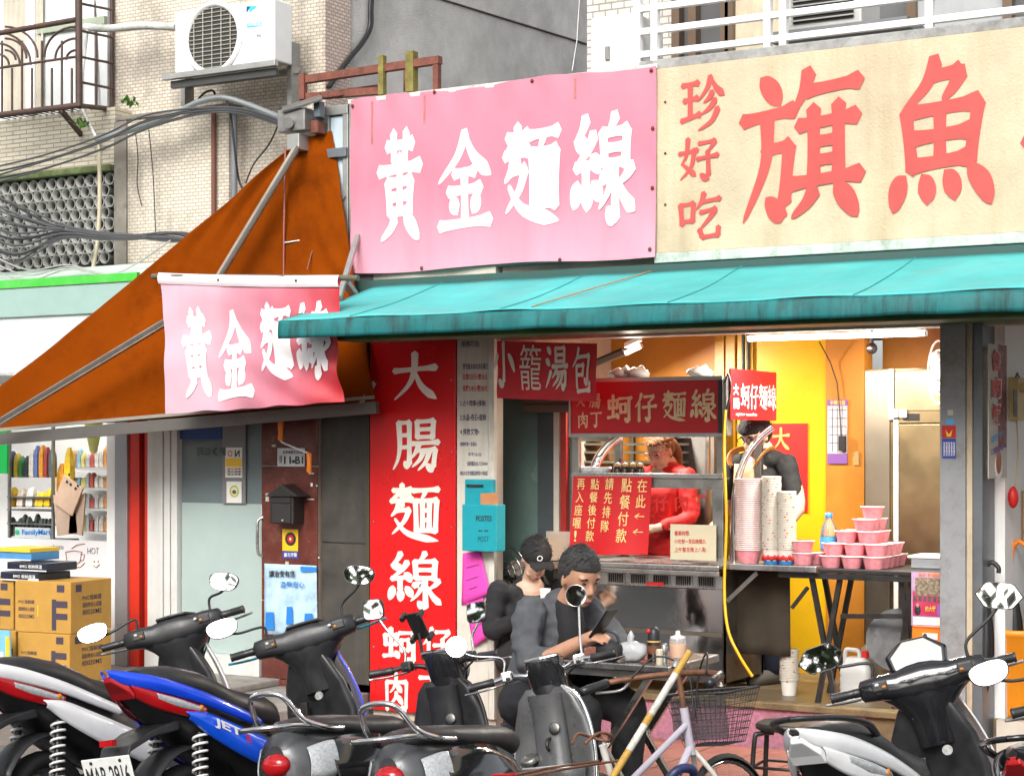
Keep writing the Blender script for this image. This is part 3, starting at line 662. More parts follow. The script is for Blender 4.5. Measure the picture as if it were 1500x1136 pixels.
label_text(fm, 'FamilyMart', lambda x, y: W(x, y, .097), 32, 785, 42, -10, mat('fm_blue', (.0,.17,.6), .4), .02)
B().ball(W(25,779,.096), (.022,.003,.02), 12, 6).obj('leaf_mark', mat('fm_green', (.0,.42,.2), .4), fm)
B().box(W(-10,693,.1), W(13,622,.12)).obj('green_banner', mat('fm_banner', (.0,.3,.05), .5), None, 'bright green panel at the left edge of the store window', 'panel')
yb = B(); yb.lathe([(.015,0),(.03,.02),(.05,.12),(.085,.3)], 12, W(137,664,.5)); yb.obj('yellow_paper_cone', mat('pale_yellow', (.75,.75,.25), .6), None, 'pale yellow paper decoration hanging in the store window', 'decoration')
# ================================================================== SIGNS AND AWNINGS
def cloth_mat(name, c0, c1, c2=None, axis='Z', z0=0, z1=1, rough=.6, transl=0, mott=.2):
    """faded cloth: colour runs from c0 (low) to c1 (high) with blotches"""
    m = mat(name, c0, rough, var=0); n = m.node_tree.nodes; L = m.node_tree.links; b = n['Principled BSDF']
    tc = n.new('ShaderNodeTexCoord'); sp = n.new('ShaderNodeSeparateXYZ'); L.new(tc.outputs['Object'], sp.inputs[0])
    mr = n.new('ShaderNodeMapRange'); mr.inputs[1].default_value = z0; mr.inputs[2].default_value = z1; L.new(sp.outputs[axis], mr.inputs[0])
    nz = n.new('ShaderNodeTexNoise'); nz.inputs['Scale'].default_value = 2.5; nz.inputs['Detail'].default_value = 8
    mp = n.new('ShaderNodeMapping'); mp.inputs['Scale'].default_value = (3,3,.5); L.new(tc.outputs['Object'], mp.inputs[0]); L.new(mp.outputs[0], nz.inputs['Vector'])
    ad = n.new('ShaderNodeMath'); ad.operation = 'MULTIPLY_ADD'; ad.inputs[1].default_value = mott*2; ad.use_clamp = True
    sb = n.new('ShaderNodeMath'); sb.operation = 'SUBTRACT'; sb.inputs[1].default_value = mott
    L.new(mr.outputs[0], sb.inputs[0]); L.new(nz.outputs['Fac'], ad.inputs[0]); L.new(sb.outputs[0], ad.inputs[2])
    cr = n.new('ShaderNodeValToRGB'); cr.color_ramp.elements[0].color = (*c0,1); cr.color_ramp.elements[1].color = (*c1,1)
    if c2: e = cr.color_ramp.elements.new(.5); e.color = (*c2,1)
    L.new(ad.outputs[0], cr.inputs[0]); L.new(cr.outputs[0], b.inputs['Base Color'])
    return m
# ---- big faded pink banner
zb0, zb1 = 2.9, 4.02; xb0, xb1 = -.145, 2.035
ban = thing('pink_shop_banner', 'large faded pink cloth banner with four white characters over the teal awning', 'banner', (.95,-.03,zb0))
def bw(x, z):
    t = (z-zb0)/(zb1-zb0); s_ = (x-xb0)/(xb1-xb0)
    e = .014*math.sin(x*9+z*2)*(1-t)**2 + .010*math.sin(x*23)*max(0, 1-abs(t-1)*6) + .02*mnoise.noise(Vector((x*1.6, z*1.6, 3))) + .007*mnoise.noise(Vector((x*5+z*3, z*2, 9)))
    diag = .012*math.exp(-((s_-.97+ .12*(1-t))**2)/.0012) + .010*math.exp(-((s_-.02-.03*t)**2)/.0006)
    return -.045 + e - diag
pink = cloth_mat('faded_pink', (.70,.30,.38), (.62,.21,.28), (.60,.18,.25), 'Z', 0, 1.12, .75)
def bpt(x, z):
    t = (z-zb0)/(zb1-zb0)
    return Vector((x, bw(x, z), z + .012*math.sin((x-xb0)*5.5)*t*t - .01*(1-t)*math.sin((x-xb0)*4)))
B().grid(lambda u, v: bpt(xb0+(xb1-xb0)*u, zb0+(zb1-zb0)*v), 110, 50).obj('cloth', pink, ban)
ink = mat('banner_white', (.78,.74,.75), .7, var=.08, vs=3)
fnb = lambda x, z: bpt(x, z)+Vector((0,-.002,0))
for ch, (u0,u1,v0,v1) in zip('黃金麵線', ((549,622,188,355),(640,722,186,344),(736,820,178,336),(834,932,162,330))):
    a = W(u0, v1, -.05); c = W(u1, v0, -.05)
    bb = B(); brush_into(bb, ch, fnb, a.x, a.z, c.x-a.x, c.z-a.z, 12); bb.obj('character', ink, ban)
for k, (x, z) in enumerate([(xb0+.02,zb0+.03),(xb0+.02,zb1-.04),(xb1-.03,zb0+.04),(xb1-.02,3.3),(xb1-.02,3.65),(xb1-.03,zb1-.03),(.5,zb1-.01),(1.2,zb1-.01),(.4,zb0+.01),(1.4,zb0+.01)]):
    B().ball((x, bw(x,z)-.008, z), (.012,.006,.012), 8, 5).obj('eyelet', mat('rust', (.14,.04,.02), .8, var=.4, vs=20), ban)
for x in (.02, .42, 1.5): B().box((x-.008, bw(x,zb1-.15)-.003, zb1-.3+.1*x), (x+.008, bw(x,zb1-.15)-.0015, zb1-.02)).obj('rust_stain', mat('rust_stain', (.6,.25,.2), .8, alpha=.35), ban)
# ---- beige sign board with red characters
sg = thing('beige_sign_board', 'long beige stained sign board with large red painted characters', 'sign', (4.6,0,2.9))
beige = mat('sign_beige', (.55,.45,.31), .75, var=.16, vs=2.2, bump=.4, bs=75, dirt=.6, ds=2.0, dcol=(.34,.24,.13), streak=True)
B().box((xb1-.02,-.02,2.92), (8.5,.0,4.0)).obj('board', beige, sg)
B().box((xb1-.02,-.03,2.86), (8.5,.03,2.918)).obj('lower_edge', mat('sign_edge', (.5,.55,.5), .6, dirt=.7, ds=8, dcol=(.1,.11,.03)), sg, bevel=.005)
redc = mat('sign_red', (.5,.07,.06), .6, var=.12, vs=3)
fs_ = lambda x, z: Vector((x, -.0235, z))
for ch, (u0,u1,v0,v1), wt in (('旗',(1082,1262,103,330),9.8),('魚',(1300,1456,84,308),11.2),('珍',(997,1062,112,193),11),('好',(994,1052,200,266),11),('吃',(993,1057,282,352),11)):
    a = W(u0, v1, -.0235); c = W(u1, v0, -.0235)
    # the line of the board rises in the picture only by perspective: boxes are taken at their own middle
    m0 = W((u0+u1)/2, v1, -.0235).z; m1 = W((u0+u1)/2, v0, -.0235).z
    bb = B(); brush_into(bb, ch, fs_, a.x, m0, c.x-a.x, m1-m0, wt); bb.obj('character', redc, sg)
# next character only just enters the picture
a = W(1489, 300, -.0235); bb = B(); brush_into(bb, '大', fs_, a.x, a.z-.2, .7, .85, 13); bb.obj('character', redc, sg)
for z in (3.2, 3.5, 3.8): B().ball((xb1+.05,-.024,z), (.008,.004,.008), 8, 5).obj('nail', mat('rust', (.14,.04,.02)), sg)
# ---- sign box: core, left end panel with frame, cap
sb_ = thing('sign_box', 'pale blue metal end of the sign box left of the pink banner', 'sign box', (-.27,.1,2.8))
pb = mat('pale_blue_panel', (.5,.6,.66), .35, var=.05, dirt=.35, ds=4, dcol=(.3,.3,.28), streak=True)
xs0, xs1 = XS(477,0), XS(519,0)
B().box((xs0+.01,.0,2.9), (8,.25,3.98)).obj('core', mat('sign_core', (.3,.3,.3), .6), sb_)
B().box((xs0+.05,-.012,2.95), (xs1-.07,-.002,3.93)).obj('panel', pb, sb_)
al = mat('dull_alu', (.42,.42,.4), .42, metal=.7, var=.12, dirt=.35, ds=7, dcol=(.2,.18,.15))
for x0_, x1_, y in ((xs0,xs0+.045,-.03),(xs1-.072,xs1-.03,-.03),(xs1-.026,xs1-.004,-.025)):
    B().box((x0_,y,2.86), (x1_,.0,4.0)).obj('frame_post', al, sb_, bevel=.004)
B().box((xs0,-.035,3.94), (xs1-.03,.0,4.0)).obj('frame_rail', al, sb_, bevel=.004)
B().box((xs0-.1,-.055,3.66), (xs1-.03,-.032,3.72)).obj('clamp', mat('grey_clamp', (.2,.22,.24), .4, metal=.6), sb_, bevel=.004)
B().box((xs1-.03,-.03,4.0), (xb1,.1,4.03)).obj('cap', mat('cap_white', (.6,.58,.55), .6, dirt=.6, ds=9, dcol=(.12,.1,.08)), sb_, bevel=.004)
B().box((-.4,-.02,2.78), (8.5,.05,2.855)).obj('lower_channel', mat('dark_green_steel', (.03,.09,.08), .5, dirt=.5, ds=6), sb_)
# ---- rusty steel frame on top
rust = mat('rusty_steel', (.17,.055,.035), .75, var=.45, vs=14, bump=.3, dirt=.4, ds=8, dcol=(.05,.03,.02))
mossy = mat('mossy_steel', (.2,.17,.04), .8, var=.5, vs=9, dirt=.5, ds=8)
rf = thing('rusty_frame', 'rusty angle iron frame standing on top of the sign box', 'frame', (-.1,.2,4.0))
def bar(parent, a, c, w, m, name='bar'):
    a, c = Vector(a), Vector(c); q = (c-a).to_track_quat('Z','Y').to_matrix()
    L_ = (c-a).length; M_ = Matrix.Translation(a) @ q.to_4x4()
    b = B(M_); b.box((-w/2,-w/2,0), (w/2,w/2,L_)); return b.obj(name, m, parent)
bar(rf, W(441,118,.12), W(645,88,.12), .05, rust); bar(rf, W(441,143,.12), W(560,133,.12), .045, rust)
bar(rf, W(444,146,.1), W(444,108,.1), .04, rust); bar(rf, W(470,140,.0), W(560,128,.3), .04, rust)
bar(rf, W(560,139,.1), W(560,82,.1), .04, mossy, 'upright'); bar(rf, W(603,135,.12), W(603,76,.12), .06, mossy, 'upright'); bar(rf, W(640,132,.12), W(640,86,.12), .04, rust, 'upright'); bar(rf, W(594,134,.3), W(594,92,.3), .02, rust, 'upright')
# ---- teal awning
aw = thing('teal_awning', 'long teal fabric awning with dirty scalloped valance over the noodle shop', 'awning', (3,-.5,2.4))
teal = mat('teal_cloth', (.06,.40,.395), .75, var=.2, vs=1.8, dirt=.4, ds=2.2, dcol=(.17,.30,.28))
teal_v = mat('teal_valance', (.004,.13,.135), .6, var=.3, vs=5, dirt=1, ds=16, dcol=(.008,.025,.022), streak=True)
xa0, xa1 = .03, 8.5; ya = -1.02; zr = 2.81; ze = 2.535
def sag(x, t): return -.02*math.sin(math.pi*t)*(.6+.4*abs(math.sin(x*1.65))) - .006*math.sin(x*7)*t + .004*mnoise.noise(Vector((x*2.2,t*3,0)))
awp = lambda u, v: Vector((xa0+(xa1-xa0)*u, -.03+(ya+.03)*v, zr+(ze-zr)*v+sag(xa0+(xa1-xa0)*u, v)))
B().grid(awp, 120, 10).obj('cloth', teal, aw, solid=.004)
def valf(u, v):
    x = xa0+(xa1-xa0)*u
    return Vector((x, ya-.012-.012*math.sin(v*2.2)+.006*math.sin(x*21)*v, ze-.004-.105*v+.008*mnoise.noise(Vector((x*3,0,1)))*v))
B().grid(valf, 220, 5).obj('valance', teal_v, aw, solid=.004)
B().grid(lambda u, v: Vector((xa0-.004+.01*v, ya-.012+.30*u*(1-v*.3), ze-.006-.10*v+(.085*u))), 6, 5).obj('valance_return', teal_v, aw, solid=.004)
B().cyl((xa0,ya+.03,ze-.07), (xa1,ya+.03,ze-.07), .022, n=10).obj('front_bar', mat('green_bar', (.03,.1,.03), .5, dirt=.4), aw)
B().box((XS(512,-.6),-.75,2.42), (8,-.5,2.475)).obj('under_case', mat('green_case', (.03,.11,.025), .5, var=.3, dirt=.5, ds=5), aw, bevel=.01)
for q in range(8):
    uu = .06+.12*q; B().tube([awp(uu, v/10)+Vector((0,0,.004)) for v in range(11)], .004, 5).obj('seam', mat('seam_teal', (.03,.27,.27), .8), aw)
for x in (1.0, 2.9, 4.6): B().tube([(x,-.03,2.5),(x,-.5,2.46),(x,ya+.03,ze-.075)], .014, 8).obj('arm', steel_d, aw)
B().tube([awp(.232,.0)+Vector((0,0,.006)), awp(.2,.95)+Vector((0,0,.006))], .004, 5).obj('seam', mat('seam_tan', (.4,.22,.1), .8), aw)
B().box((XS(502,-.3),-.33,2.72), (XS(512,-.3),-.05,2.75), rot=Matrix.Rotation(R(-35),3,'X')).obj('brace', al, aw)
bar(aw, W(524,345,-.06), W(497,436,-.45), .03, al, 'brace')
# ---- orange sail of the neighbouring awning
og = thing('orange_awning', 'dark orange awning sail with folding arms stretched over the neighbouring shop', 'awning', (-1.8,-.5,1.9))
ocl = mat('orange_cloth', (.22,.042,.001), .95, var=.3, vs=1.3, dirt=.75, ds=2.6, dcol=(.055,.009,.001), spec=.05)
b0 = ocl.node_tree.nodes['Principled BSDF']
A_ = W(441,204,-.12); A2 = W(486,192,-.02); L0 = W(-90,640,-1.0); L1 = W(-90,636,-1.0); R1 = W(552,592,-.14)
def sail(u, v):
    top = A_.lerp(A2, u); bot = L1.lerp(R1, u)
    p = bot.lerp(top, v)
    p.y += .05*math.sin(v*math.pi)*math.sin(u*2.5+1)+.03*mnoise.noise(Vector((u*4, v*5, 0)))+.022*math.sin(math.pi*v)*mnoise.noise(Vector(((u+v*.8)*13, (u-v)*2.5, 4)))
    return p
B().grid(sail, 90, 90).obj('cloth', ocl, og, solid=.004)
gb = mat('awning_bar', (.13,.12,.11), .45, metal=.4, var=.2, dirt=.4, ds=6)
bar(og, L0+Vector((0,-.02,-.05)), R1+Vector((.02,-.02,-.02)), .075, gb, 'front_bar'); bar(og, L0+Vector((0,-.03,.012)), R1+Vector((.0,-.03,.045)), .022, mat('bar_edge', (.3,.27,.22), .5, metal=.4), 'front_bar')
armm = mat('arm_alu', (.28,.24,.2), .4, metal=.6, var=.2, dirt=.3, ds=5)
for (pa, pb_) in ((W(434,218,-.24), W(312,420,-.5)), (W(245,470,-.74), W(-20,630,-1.1))):
    d = Vector((.022,-.01,.012))
    bar(og, pa, pb_, .042, armm, 'arm'); bar(og, pa+d, pb_+d, .02, mat('arm_dark', (.07,.06,.05), .5), 'arm'); bar(og, pa-d*1.2, pb_-d*1.2, .018, mat('arm_light', (.42,.4,.36), .4, metal=.6), 'arm')
bar(og, W(548,560,-.1), W(520,604,-.2), .03, armm, 'bracket')
# gear box with crank
gm = mat('gear_metal', (.26,.255,.24), .45, metal=.6, var=.25, vs=12, dirt=.5, ds=8, dcol=(.08,.06,.05))
gx = thing('awning_gear_box', 'grey metal gear box of the orange awning with hanging crank rod', 'gear box', W(445,215,-.1))
a, c = W(417,197,-.12), W(457,160,-.12); B().box((a.x,-.2,a.z), (c.x,.05,c.z)).obj('housing', gm, gx, bevel=.008)
B().add([W(414,164,-.22), W(472,146,-.22), W(472,146,.05)+Vector((0,0,.03)), W(414,164,.05)+Vector((0,0,.03))], [(0,1,2,3)]).obj('cover', gm, gx, solid=.012)
a, c = W(428,222,-.14), W(446,197,-.14); B().box((a.x,-.2,a.z), (c.x,-.08,c.z)).obj('bracket', al, gx, bevel=.006)
a, c = W(457,196,-.12), W(468,176,-.12); B().box((a.x,-.14,a.z), (c.x,-.05,c.z)).obj('bolt_plate', rust, gx, bevel=.006)
B().cyl(W(422,180,-.21), W(422,180,-.24), .035, n=14).obj('gear_cap', gm, gx); B().box(W(459,172,-.16), W(476,150,-.1)).obj('gear_mount', mat('blue_grey', (.14,.17,.2), .4, metal=.5), gx, bevel=.006)
B().tube([W(418,215,-.2), W(416,330,-.2), W(415,470,-.2), W(411,600,-.2)], .007, 6).obj('crank_rod', mat('rod_pink', (.35,.12,.1), .5, metal=.4), gx)
oh = mat('orange_grip', (.8,.22,.01), .4, var=.08)
B().lathe([(.009,0),(.019,.006),(.016,.05),(.019,.1),(.016,.15),(.012,.16)], 12, W(411,645,-.2)).obj('crank_handle', oh, gx)
B().tube([W(411,645,-.2), W(414,648,-.2), W(448,662,-.2), W(452,664,-.2)], .006, 6).obj('crank_arm', white, gx)
B().lathe([(.009,0),(.018,.006),(.015,.06),(.018,.12),(.012,.13)], 12, W(453,692,-.2)).obj('crank_handle', oh, gx)
# spring by the sign box
spr = [W(466+5*math.cos(t), 352+t*2.6, -.05+.02*math.sin(t)) for t in [k*.5 for k in range(45)]]
sp_ = B().box(W(452,408,.0), W(475,345,.04)).obj('spring_plate', gm, None, 'metal plate with coil spring under the sign box end', 'bracket'); B().tube(spr, .006, 5).obj('spring', gm, sp_)
# wires holding things
def wire(pts, r, m, lab, name='wire', cat='wire', group=None, Y=None, n=6):
    P = [p if isinstance(p, Vector) else W(p[0], p[1], p[2] if len(p) > 2 else Y) for p in pts]
    return B().tube(bez(P, n), r, 6).obj(name, m, None, lab, cat, group)
wirem = mat('wire_rust', (.2,.1,.07), .6)
wire([(506,287,-.04),(485,320,-.05),(462,355,-.1),(450,395,-.2)], .004, wirem, 'thin rusty wire from the sign box down to the hanging banner')
wire([(415,356,-.2),(440,352,-.15),(474,347,-.05)], .007, al, 'grey wire bracing the crank rod to the sign box')
# ---- hanging pink banner in front
hb = thing('hanging_banner', 'faded pink and red cloth banner hanging from a rod in front of the orange awning', 'banner', (0,-1.1,2))
YH = -.78
h00, h10, h01, h11 = W(250,606,YH), W(500,588,YH), W(234,404,YH), W(498,408,YH)
def hp(u, v):
    p = h00.lerp(h10, u).lerp(h01.lerp(h11, u), v)
    p.z += -.012*math.sin(math.pi*u)*(v)*.8 + .016*mnoise.noise(Vector((u*7,2,0)))*(1-v)**3
    p.x += (.03*math.sin(v*3.1)*(1-2*u)*.6)
    w_ = (1-v)
    p.y += .03*math.sin((u*2.3-v*1.3)*6)*w_*(.35+.65*u) + .018*math.sin((u+v)*19)*w_*u + .02*mnoise.noise(Vector((u*5,v*4,7))) - .05*w_*(1-u)**3
    return p
hcm = cloth_mat('faded_banner', (.66,.38,.45), (.5,.008,.012), (.55,.18,.24), 'X', -.85, .34, .55, mott=.16)
B().grid(hp, 60, 44).obj('cloth', hcm, hb)
fnh = lambda u, v: hp(u, v)+Vector((.0,-.004,0))
for ch, (u0,u1,v0,v1) in zip('黃金麵線', ((.1,.28,.1,.76),(.3,.52,.06,.74),(.56,.74,.2,.8),(.76,.96,.2,.8))):
    bb = B(); brush_into(bb, ch, fnh, u0, v0, u1-u0, v1-v0, 13, eps=.0002); bb.obj('character', ink, hb)
B().grid(lambda u, v: hp(u, 1)+Vector((0,-.012-.012*math.sin(v*math.pi),-.05+.07*v)), 30, 6).obj('hem', mat('hem_white', (.78,.68,.72), .6, var=.05), hb)
B().cyl(h01+Vector((-.06,0,0)), h11+Vector((.12,.02,0)), .018, n=10).obj('rod', mat('bamboo_dark', (.12,.1,.07), .6, var=.3), hb)
bar(hb, h01+Vector((.01,.02,-.03)), h01+Vector((.0,.02,-.12)), .012, blackm, 'clip')
for u in (.35, .78): B().ball(hp(u,.985)+Vector((0,-.025,0)), .008, 8, 5).obj('eyelet', black, hb)

# ---- tall red sign on the pillar
ps = thing('red_pillar_sign', 'tall glossy red vertical sign board with cream characters on the pillar', 'sign', (.32,-.03,.2))
redg = mat('sign_gloss_red', (.62,.008,.01), .3, var=.05, vs=3, dirt=.12, ds=12, dcol=(.3,.02,.02), rvar=.06)
B().box((XP0,-.04,.1), (XP1,-.012,2.6)).obj('board', redg, ps, bevel=.004)
fp = lambda x, z: Vector((x, -.0425, z))
for ch, (u0,u1,v0,v1) in (('大',(572,644,515,588)),('腸',(573,644,612,692)),('麵',(570,644,708,795)),('線',(566,648,808,892)),('蚵',(560,612,918,972)),('仔',(618,664,918,972)),('肉',(562,600,985,1042)),('丁',(612,650,985,1042))):
    a = W(u0, (v0+v1)/2, -.0425).x; c = W(u1, (v0+v1)/2, -.0425).x; z0_ = W((u0+u1)/2, v1, -.0425).z; z1_ = W((u0+u1)/2, v0, -.0425).z
    bb = B(); brush_into(bb, ch, fp, a, z0_, c-a, z1_-z0_, 12 if ch not in '麵線腸' else 9.5); bb.obj('character', mat('char_cream', (.8,.75,.66), .55, var=.04), ps)
for x, z in ((.03,2.2),(.62,2.2),(.03,1.3),(.62,1.28),(.03,.5),(.62,.5),(.62,1.75)): B().ball((x,-.042,z), (.007,.005,.007), 8, 5).obj('screw', steel_d, ps)
pil = B().box((XP0,.0,.03), (XP2-.01,.09,2.9)).obj('pillar', cream, None, 'pillar between the boarded bay and the noodle shop opening', 'pillar')
# ---- white notice strip
ns = thing('white_notice_board', 'narrow off-white notice board with small printed lines beside the red sign', 'sign', (.78,-.02,.2))
offw = mat('aged_white', (.6,.57,.5), .5, var=.08, dirt=.45, ds=5, dcol=(.3,.25,.17), streak=True)
B().box((XP1+.006,-.03,.1), (XS(716,-.02),-.005,2.6)).obj('board', offw, ns, bevel=.003)
B().box((XS(716,-.02)+.004,-.035,.1), (XP2,-.002,2.6)).obj('edge_strip', mat('edge_white', (.62,.6,.53), .5, dirt=.75, ds=8, dcol=(.2,.14,.07), streak=True), ns, bevel=.003)
fn_ = lambda x, y: W(x, y, -.0325)
navy = mat('navy_ink', (.05,.05,.12), .6, var=0)
for s_, v, u0, u1, h, m_ in (('服務項目:',508,676,703,9,navy),('陽宅風水命名改名擇日',541,678,714,9,navy),('出售325元•雙30元',556,678,714,9,red_ink),('收購318元•雙300元',573,678,714,9,red_ink),('2.占卜問事•(擇善)',596,674,712,10,navy),('3.水晶•奇石•銀飾',616,674,712,10,navy),('4.佛教文物•',637,674,702,10,navy),('服務時間一至週日',653,674,698,6,navy),('中午12-22',668,686,705,6,navy),('洽詢電話:02-71554444',682,684,714,7,navy),('地址:台北市信義區虎林街119巷8號',696,674,714,7,navy)):
    label_text(ns, s_, fn_, u0, v, u1-u0, -h, m_, .01)
# ---- teal post box
tb = thing('teal_mailbox', 'teal metal mailbox on the white strip reading POSTES and POST', 'mailbox', (.8,-.1,1.2))
tm_ = mat('teal_enamel', (.01,.30,.36), .35, var=.08, vs=8, dirt=.2, ds=7, dcol=(.02,.1,.12))
a, c = W(678,806,-.13), W(729,739,-.13)
B().box((a.x,-.14,a.z), (c.x,-.036,c.z)).obj('body', tm_, tb, bevel=.006)
a2, c2 = W(678,748,-.1), W(719,702,-.1)
B().box((a2.x,-.08,a2.z), (c2.x,-.036,c2.z)).obj('back_plate', tm_, tb, bevel=.008)
B().box(W(683,713,-.087), W(708,709.5,-.081)).obj('slot', black, tb)
B().box(W(704,742,-.1), W(729,722,-.094), rot=Matrix.Rotation(R(-4),3,'Y')).obj('letter', mat('brown_letter', (.5,.2,.08), .6), tb)
ft = lambda x, y: W(x, y, -.1425)
label_text(tb, 'POSTES', ft, 697, 763, 23, -8, black_ink, .015); label_text(tb, 'POST', ft, 700, 793, 16, -8, mat('teal_dark_ink', (.01,.08,.1), .5), .0); label_text(tb, '-- --', ft, 701, 778, 14, -2, black_ink, .0)
# ---- magenta papers
mg = mat('magenta_paper', (.72,.06,.40), .75, var=.08)
def papr(name, pts, m, lab, Y=-.04, lines=()):
    P = [W(u, v, Y) for u, v in pts]
    def f(u, v):
        p = P[0].lerp(P[1], u).lerp(P[3].lerp(P[2], u), v); p.y += -.012*math.sin(u*3.1)*v - .02*u*u*v; return p
    o = B().grid(f, 8, 8).obj(name, m, None, lab, 'paper', solid=.001)
    for (v, u0, u1) in lines: B().tube([f(u0, v)+Vector((0,-.004,0)), f(u1, v)+Vector((0,-.004,0))], .002, 4).obj('pen_line', navy, o)
    return o
papr('magenta_flyer', [(678,810),(704,806),(721,868),(676,886)], mg, 'upper magenta flyer taped under the teal mailbox', lines=((.3,.2,.8),(.55,.2,.7),(.75,.3,.6)))
papr('magenta_flyer', [(683,884),(707,874),(719,930),(693,948)], mg, 'lower magenta flyer hanging skewed on the white strip', -.05, lines=((.3,.2,.7),(.6,.2,.8)))
papr('magenta_flyer', [(676,874),(702,876),(699,884),(676,884)], mg, 'torn magenta flyer edge between the other two', -.035)
# ---- red cloth sign 小籠湯包
xl = thing('dumpling_cloth_sign', 'red cloth sign with cream characters hanging under the lintel beside the white strip', 'banner', (1.2,.02,2.1))
YX = -.06
q00, q10, q01, q11 = W(728,583,YX), W(873,588,YX), W(728,499,YX), W(875,503,YX)
def xp(u, v):
    p = q00.lerp(q10, u).lerp(q01.lerp(q11, u), v); p.y += .012*math.sin(u*9+v*3)*(1-v)+.012*mnoise.noise(Vector((u*4,v*3,2))); return p
B().grid(xp, 40, 24).obj('cloth', mat('red_cloth', (.62,.02,.03), .5, var=.2, vs=4), xl)
fx = lambda u, v: xp(u, v)+Vector((0,-.006,0))
for ch, u0, u1, v0, v1 in (('小',-.06,.2,.18,1.0),('籠',.24,.46,.16,.95),('湯',.5,.72,.16,.95),('包',.76,.95,.1,.92)):
    bb = B(); (brush_into(bb, ch, fx, u0, v0, u1-u0, v1-v0, 10) if ch in STROKES else text_into(bb, ch, fx, u0, v0, u1-u0, v1-v0, .0)); bb.obj('character', mat('char_cream', (.74,.66,.55)), xl)
# ---- things on the brown pier
YPp = -.031
hn = thing('house_number_plate', 'white house number plate reading 11 B1 on the brown tiles', 'sign', W(428,683,YPp))
a, c = W(407,683,YPp), W(447,656,YPp); B().box((a.x,-.038,a.z), (c.x,-.0315,c.z)).obj('plate', mat('plate_white', (.6,.62,.62), .4, var=.05), hn, bevel=.003)
fh = lambda x, y: W(x, y, -.0405)
label_text(hn, '11', fh, 416, 679, 10, -11, black_ink, .02); label_text(hn, '樓', fh, 427, 678, 5, -5, black_ink, .01); label_text(hn, 'B1', fh, 432.5, 679, 11.5, -11, black_ink, .02)
label_text(hn, '忠孝東路五段2巷', fh, 414, 664.5, 30, -5, navy, .01); label_text(hn, '信義', fh, 409, 678, 4, -12, navy, .01)
bmx = thing('black_mailbox', 'black metal mailbox with small gabled roof on the brown tiles', 'mailbox', W(420,768,-.03))
bk = mat('black_enamel', (.022,.02,.019), .4, var=.2, vs=10, rvar=.1)
a, c = W(397,766,-.14), W(431,725,-.14)
B().box((a.x,-.15,a.z), (c.x,-.033,c.z)).obj('body', bk, bmx, bevel=.005)
B().box((a.x+.02,-.158,a.z+.005), (c.x-.02,-.151,c.z-.06)).obj('door', mat('black_enamel2', (.03,.028,.027), .35), bmx, bevel=.004)
rp = [W(387,727,-.17), W(412,709,-.17), W(437,727,-.17)]
B().prism(rp, (0,.14,0)).obj('roof', bk, bmx, bevel=.004); B().ball(W(414,762,-.16), .01, 8, 6).obj('lock', steel, bmx)
B().box((a.x+.02,-.156,c.z-.05), (c.x-.02,-.151,c.z-.008)).obj('slot', dark, bmx)
es = thing('emblem_sticker', 'yellow and blue sticker with round red and black emblem on the brown tiles', 'sticker', W(425,816,YPp))
a, c = W(414,817,YPp), W(437,775,YPp); B().box((a.x,-.033,a.z), (c.x,-.0312,c.z)).obj('base', mat('sticker_blue', (.04,.06,.3), .4), es)
a, c = W(414,806,YPp), W(437,775,YPp); B().box((a.x,-.0345,a.z), (c.x,-.0332,c.z)).obj('field', mat('sticker_yellow', (.8,.48,.01), .4), es)
ce = W(425.5,789,-.036)
B().lathe([(.045,0),(.0,0)], 20, ce, (0,-1,0), cap=False).obj('ring', black_ink, es); B().lathe([(.026,.0012),(.0,.0012)], 16, ce, (0,-1,0), cap=False).obj('ring', red_ink, es); B().lathe([(.009,.0024),(0,.0024)], 10, ce, (0,-1,0), cap=False).obj('ring', white_ink, es)
label_text(es, '臺北市警', lambda x, y: W(x, y, -.0362), 416, 815, 19, -6, white_ink, .01)
bp_ = thing('blue_poster', 'pale blue printed poster pasted low on the brown tiles', 'poster', W(427,925,YPp))
a, c = W(388,928,YPp), W(466,828,YPp)
B().grid(lambda u, v: Vector((a.x+(c.x-a.x)*u, -.036-.006*math.sin(u*7)*v-.01*max(0,u-.85)*6*v, a.z+(c.z-a.z)*v)), 16, 12).obj('sheet', mat('poster_blue', (.42,.6,.76), .5, var=.35, vs=7), bp_, solid=.001)
fq = lambda x, y: W(x, y, -.05)
label_text(bp_, '讓治安有您', fq, 394, 845, 38, -10, black_ink, .02); label_text(bp_, '溫馨安心', fq, 410, 860, 36, -9, mat('ink_blue2', (.05,.2,.5), .5), .02)
for k, (u, v) in enumerate(((395,908),(452,910),(424,900))):
    b = B(); w = 7 if k < 2 else 5
    b.add([W(u-w,v+14,-.049), W(u+w,v+14,-.049), W(u+w*.8,v-12,-.049), W(u-w*.8,v-12,-.049)], [(0,1,2,3)]); b.obj('printed_patch', mat('ink_blue3', (.02,.2,.6), .5), bp_)
B().box(W(440,836,-.052), W(464,830,-.05)).obj('printed_patch', mat('ink_blue3', (.02,.2,.6)), bp_)
for u, v, w, h in ((398,651,6,3),(452,692,8,2),(455,707,3,5),(463,710,2,2),(450,730,10,1.5),(418,822,5,4),(466,815,2,2),(389,722,5,12)):
    B().box(W(u,v+h,-.0335), W(u+w,v,-.0315)).obj('paper_scrap', cream if w > 4 else white_ink, None, 'tiny torn scrap of paper stuck on the brown tiles', 'scrap', 'paper scraps on the brown tiles')

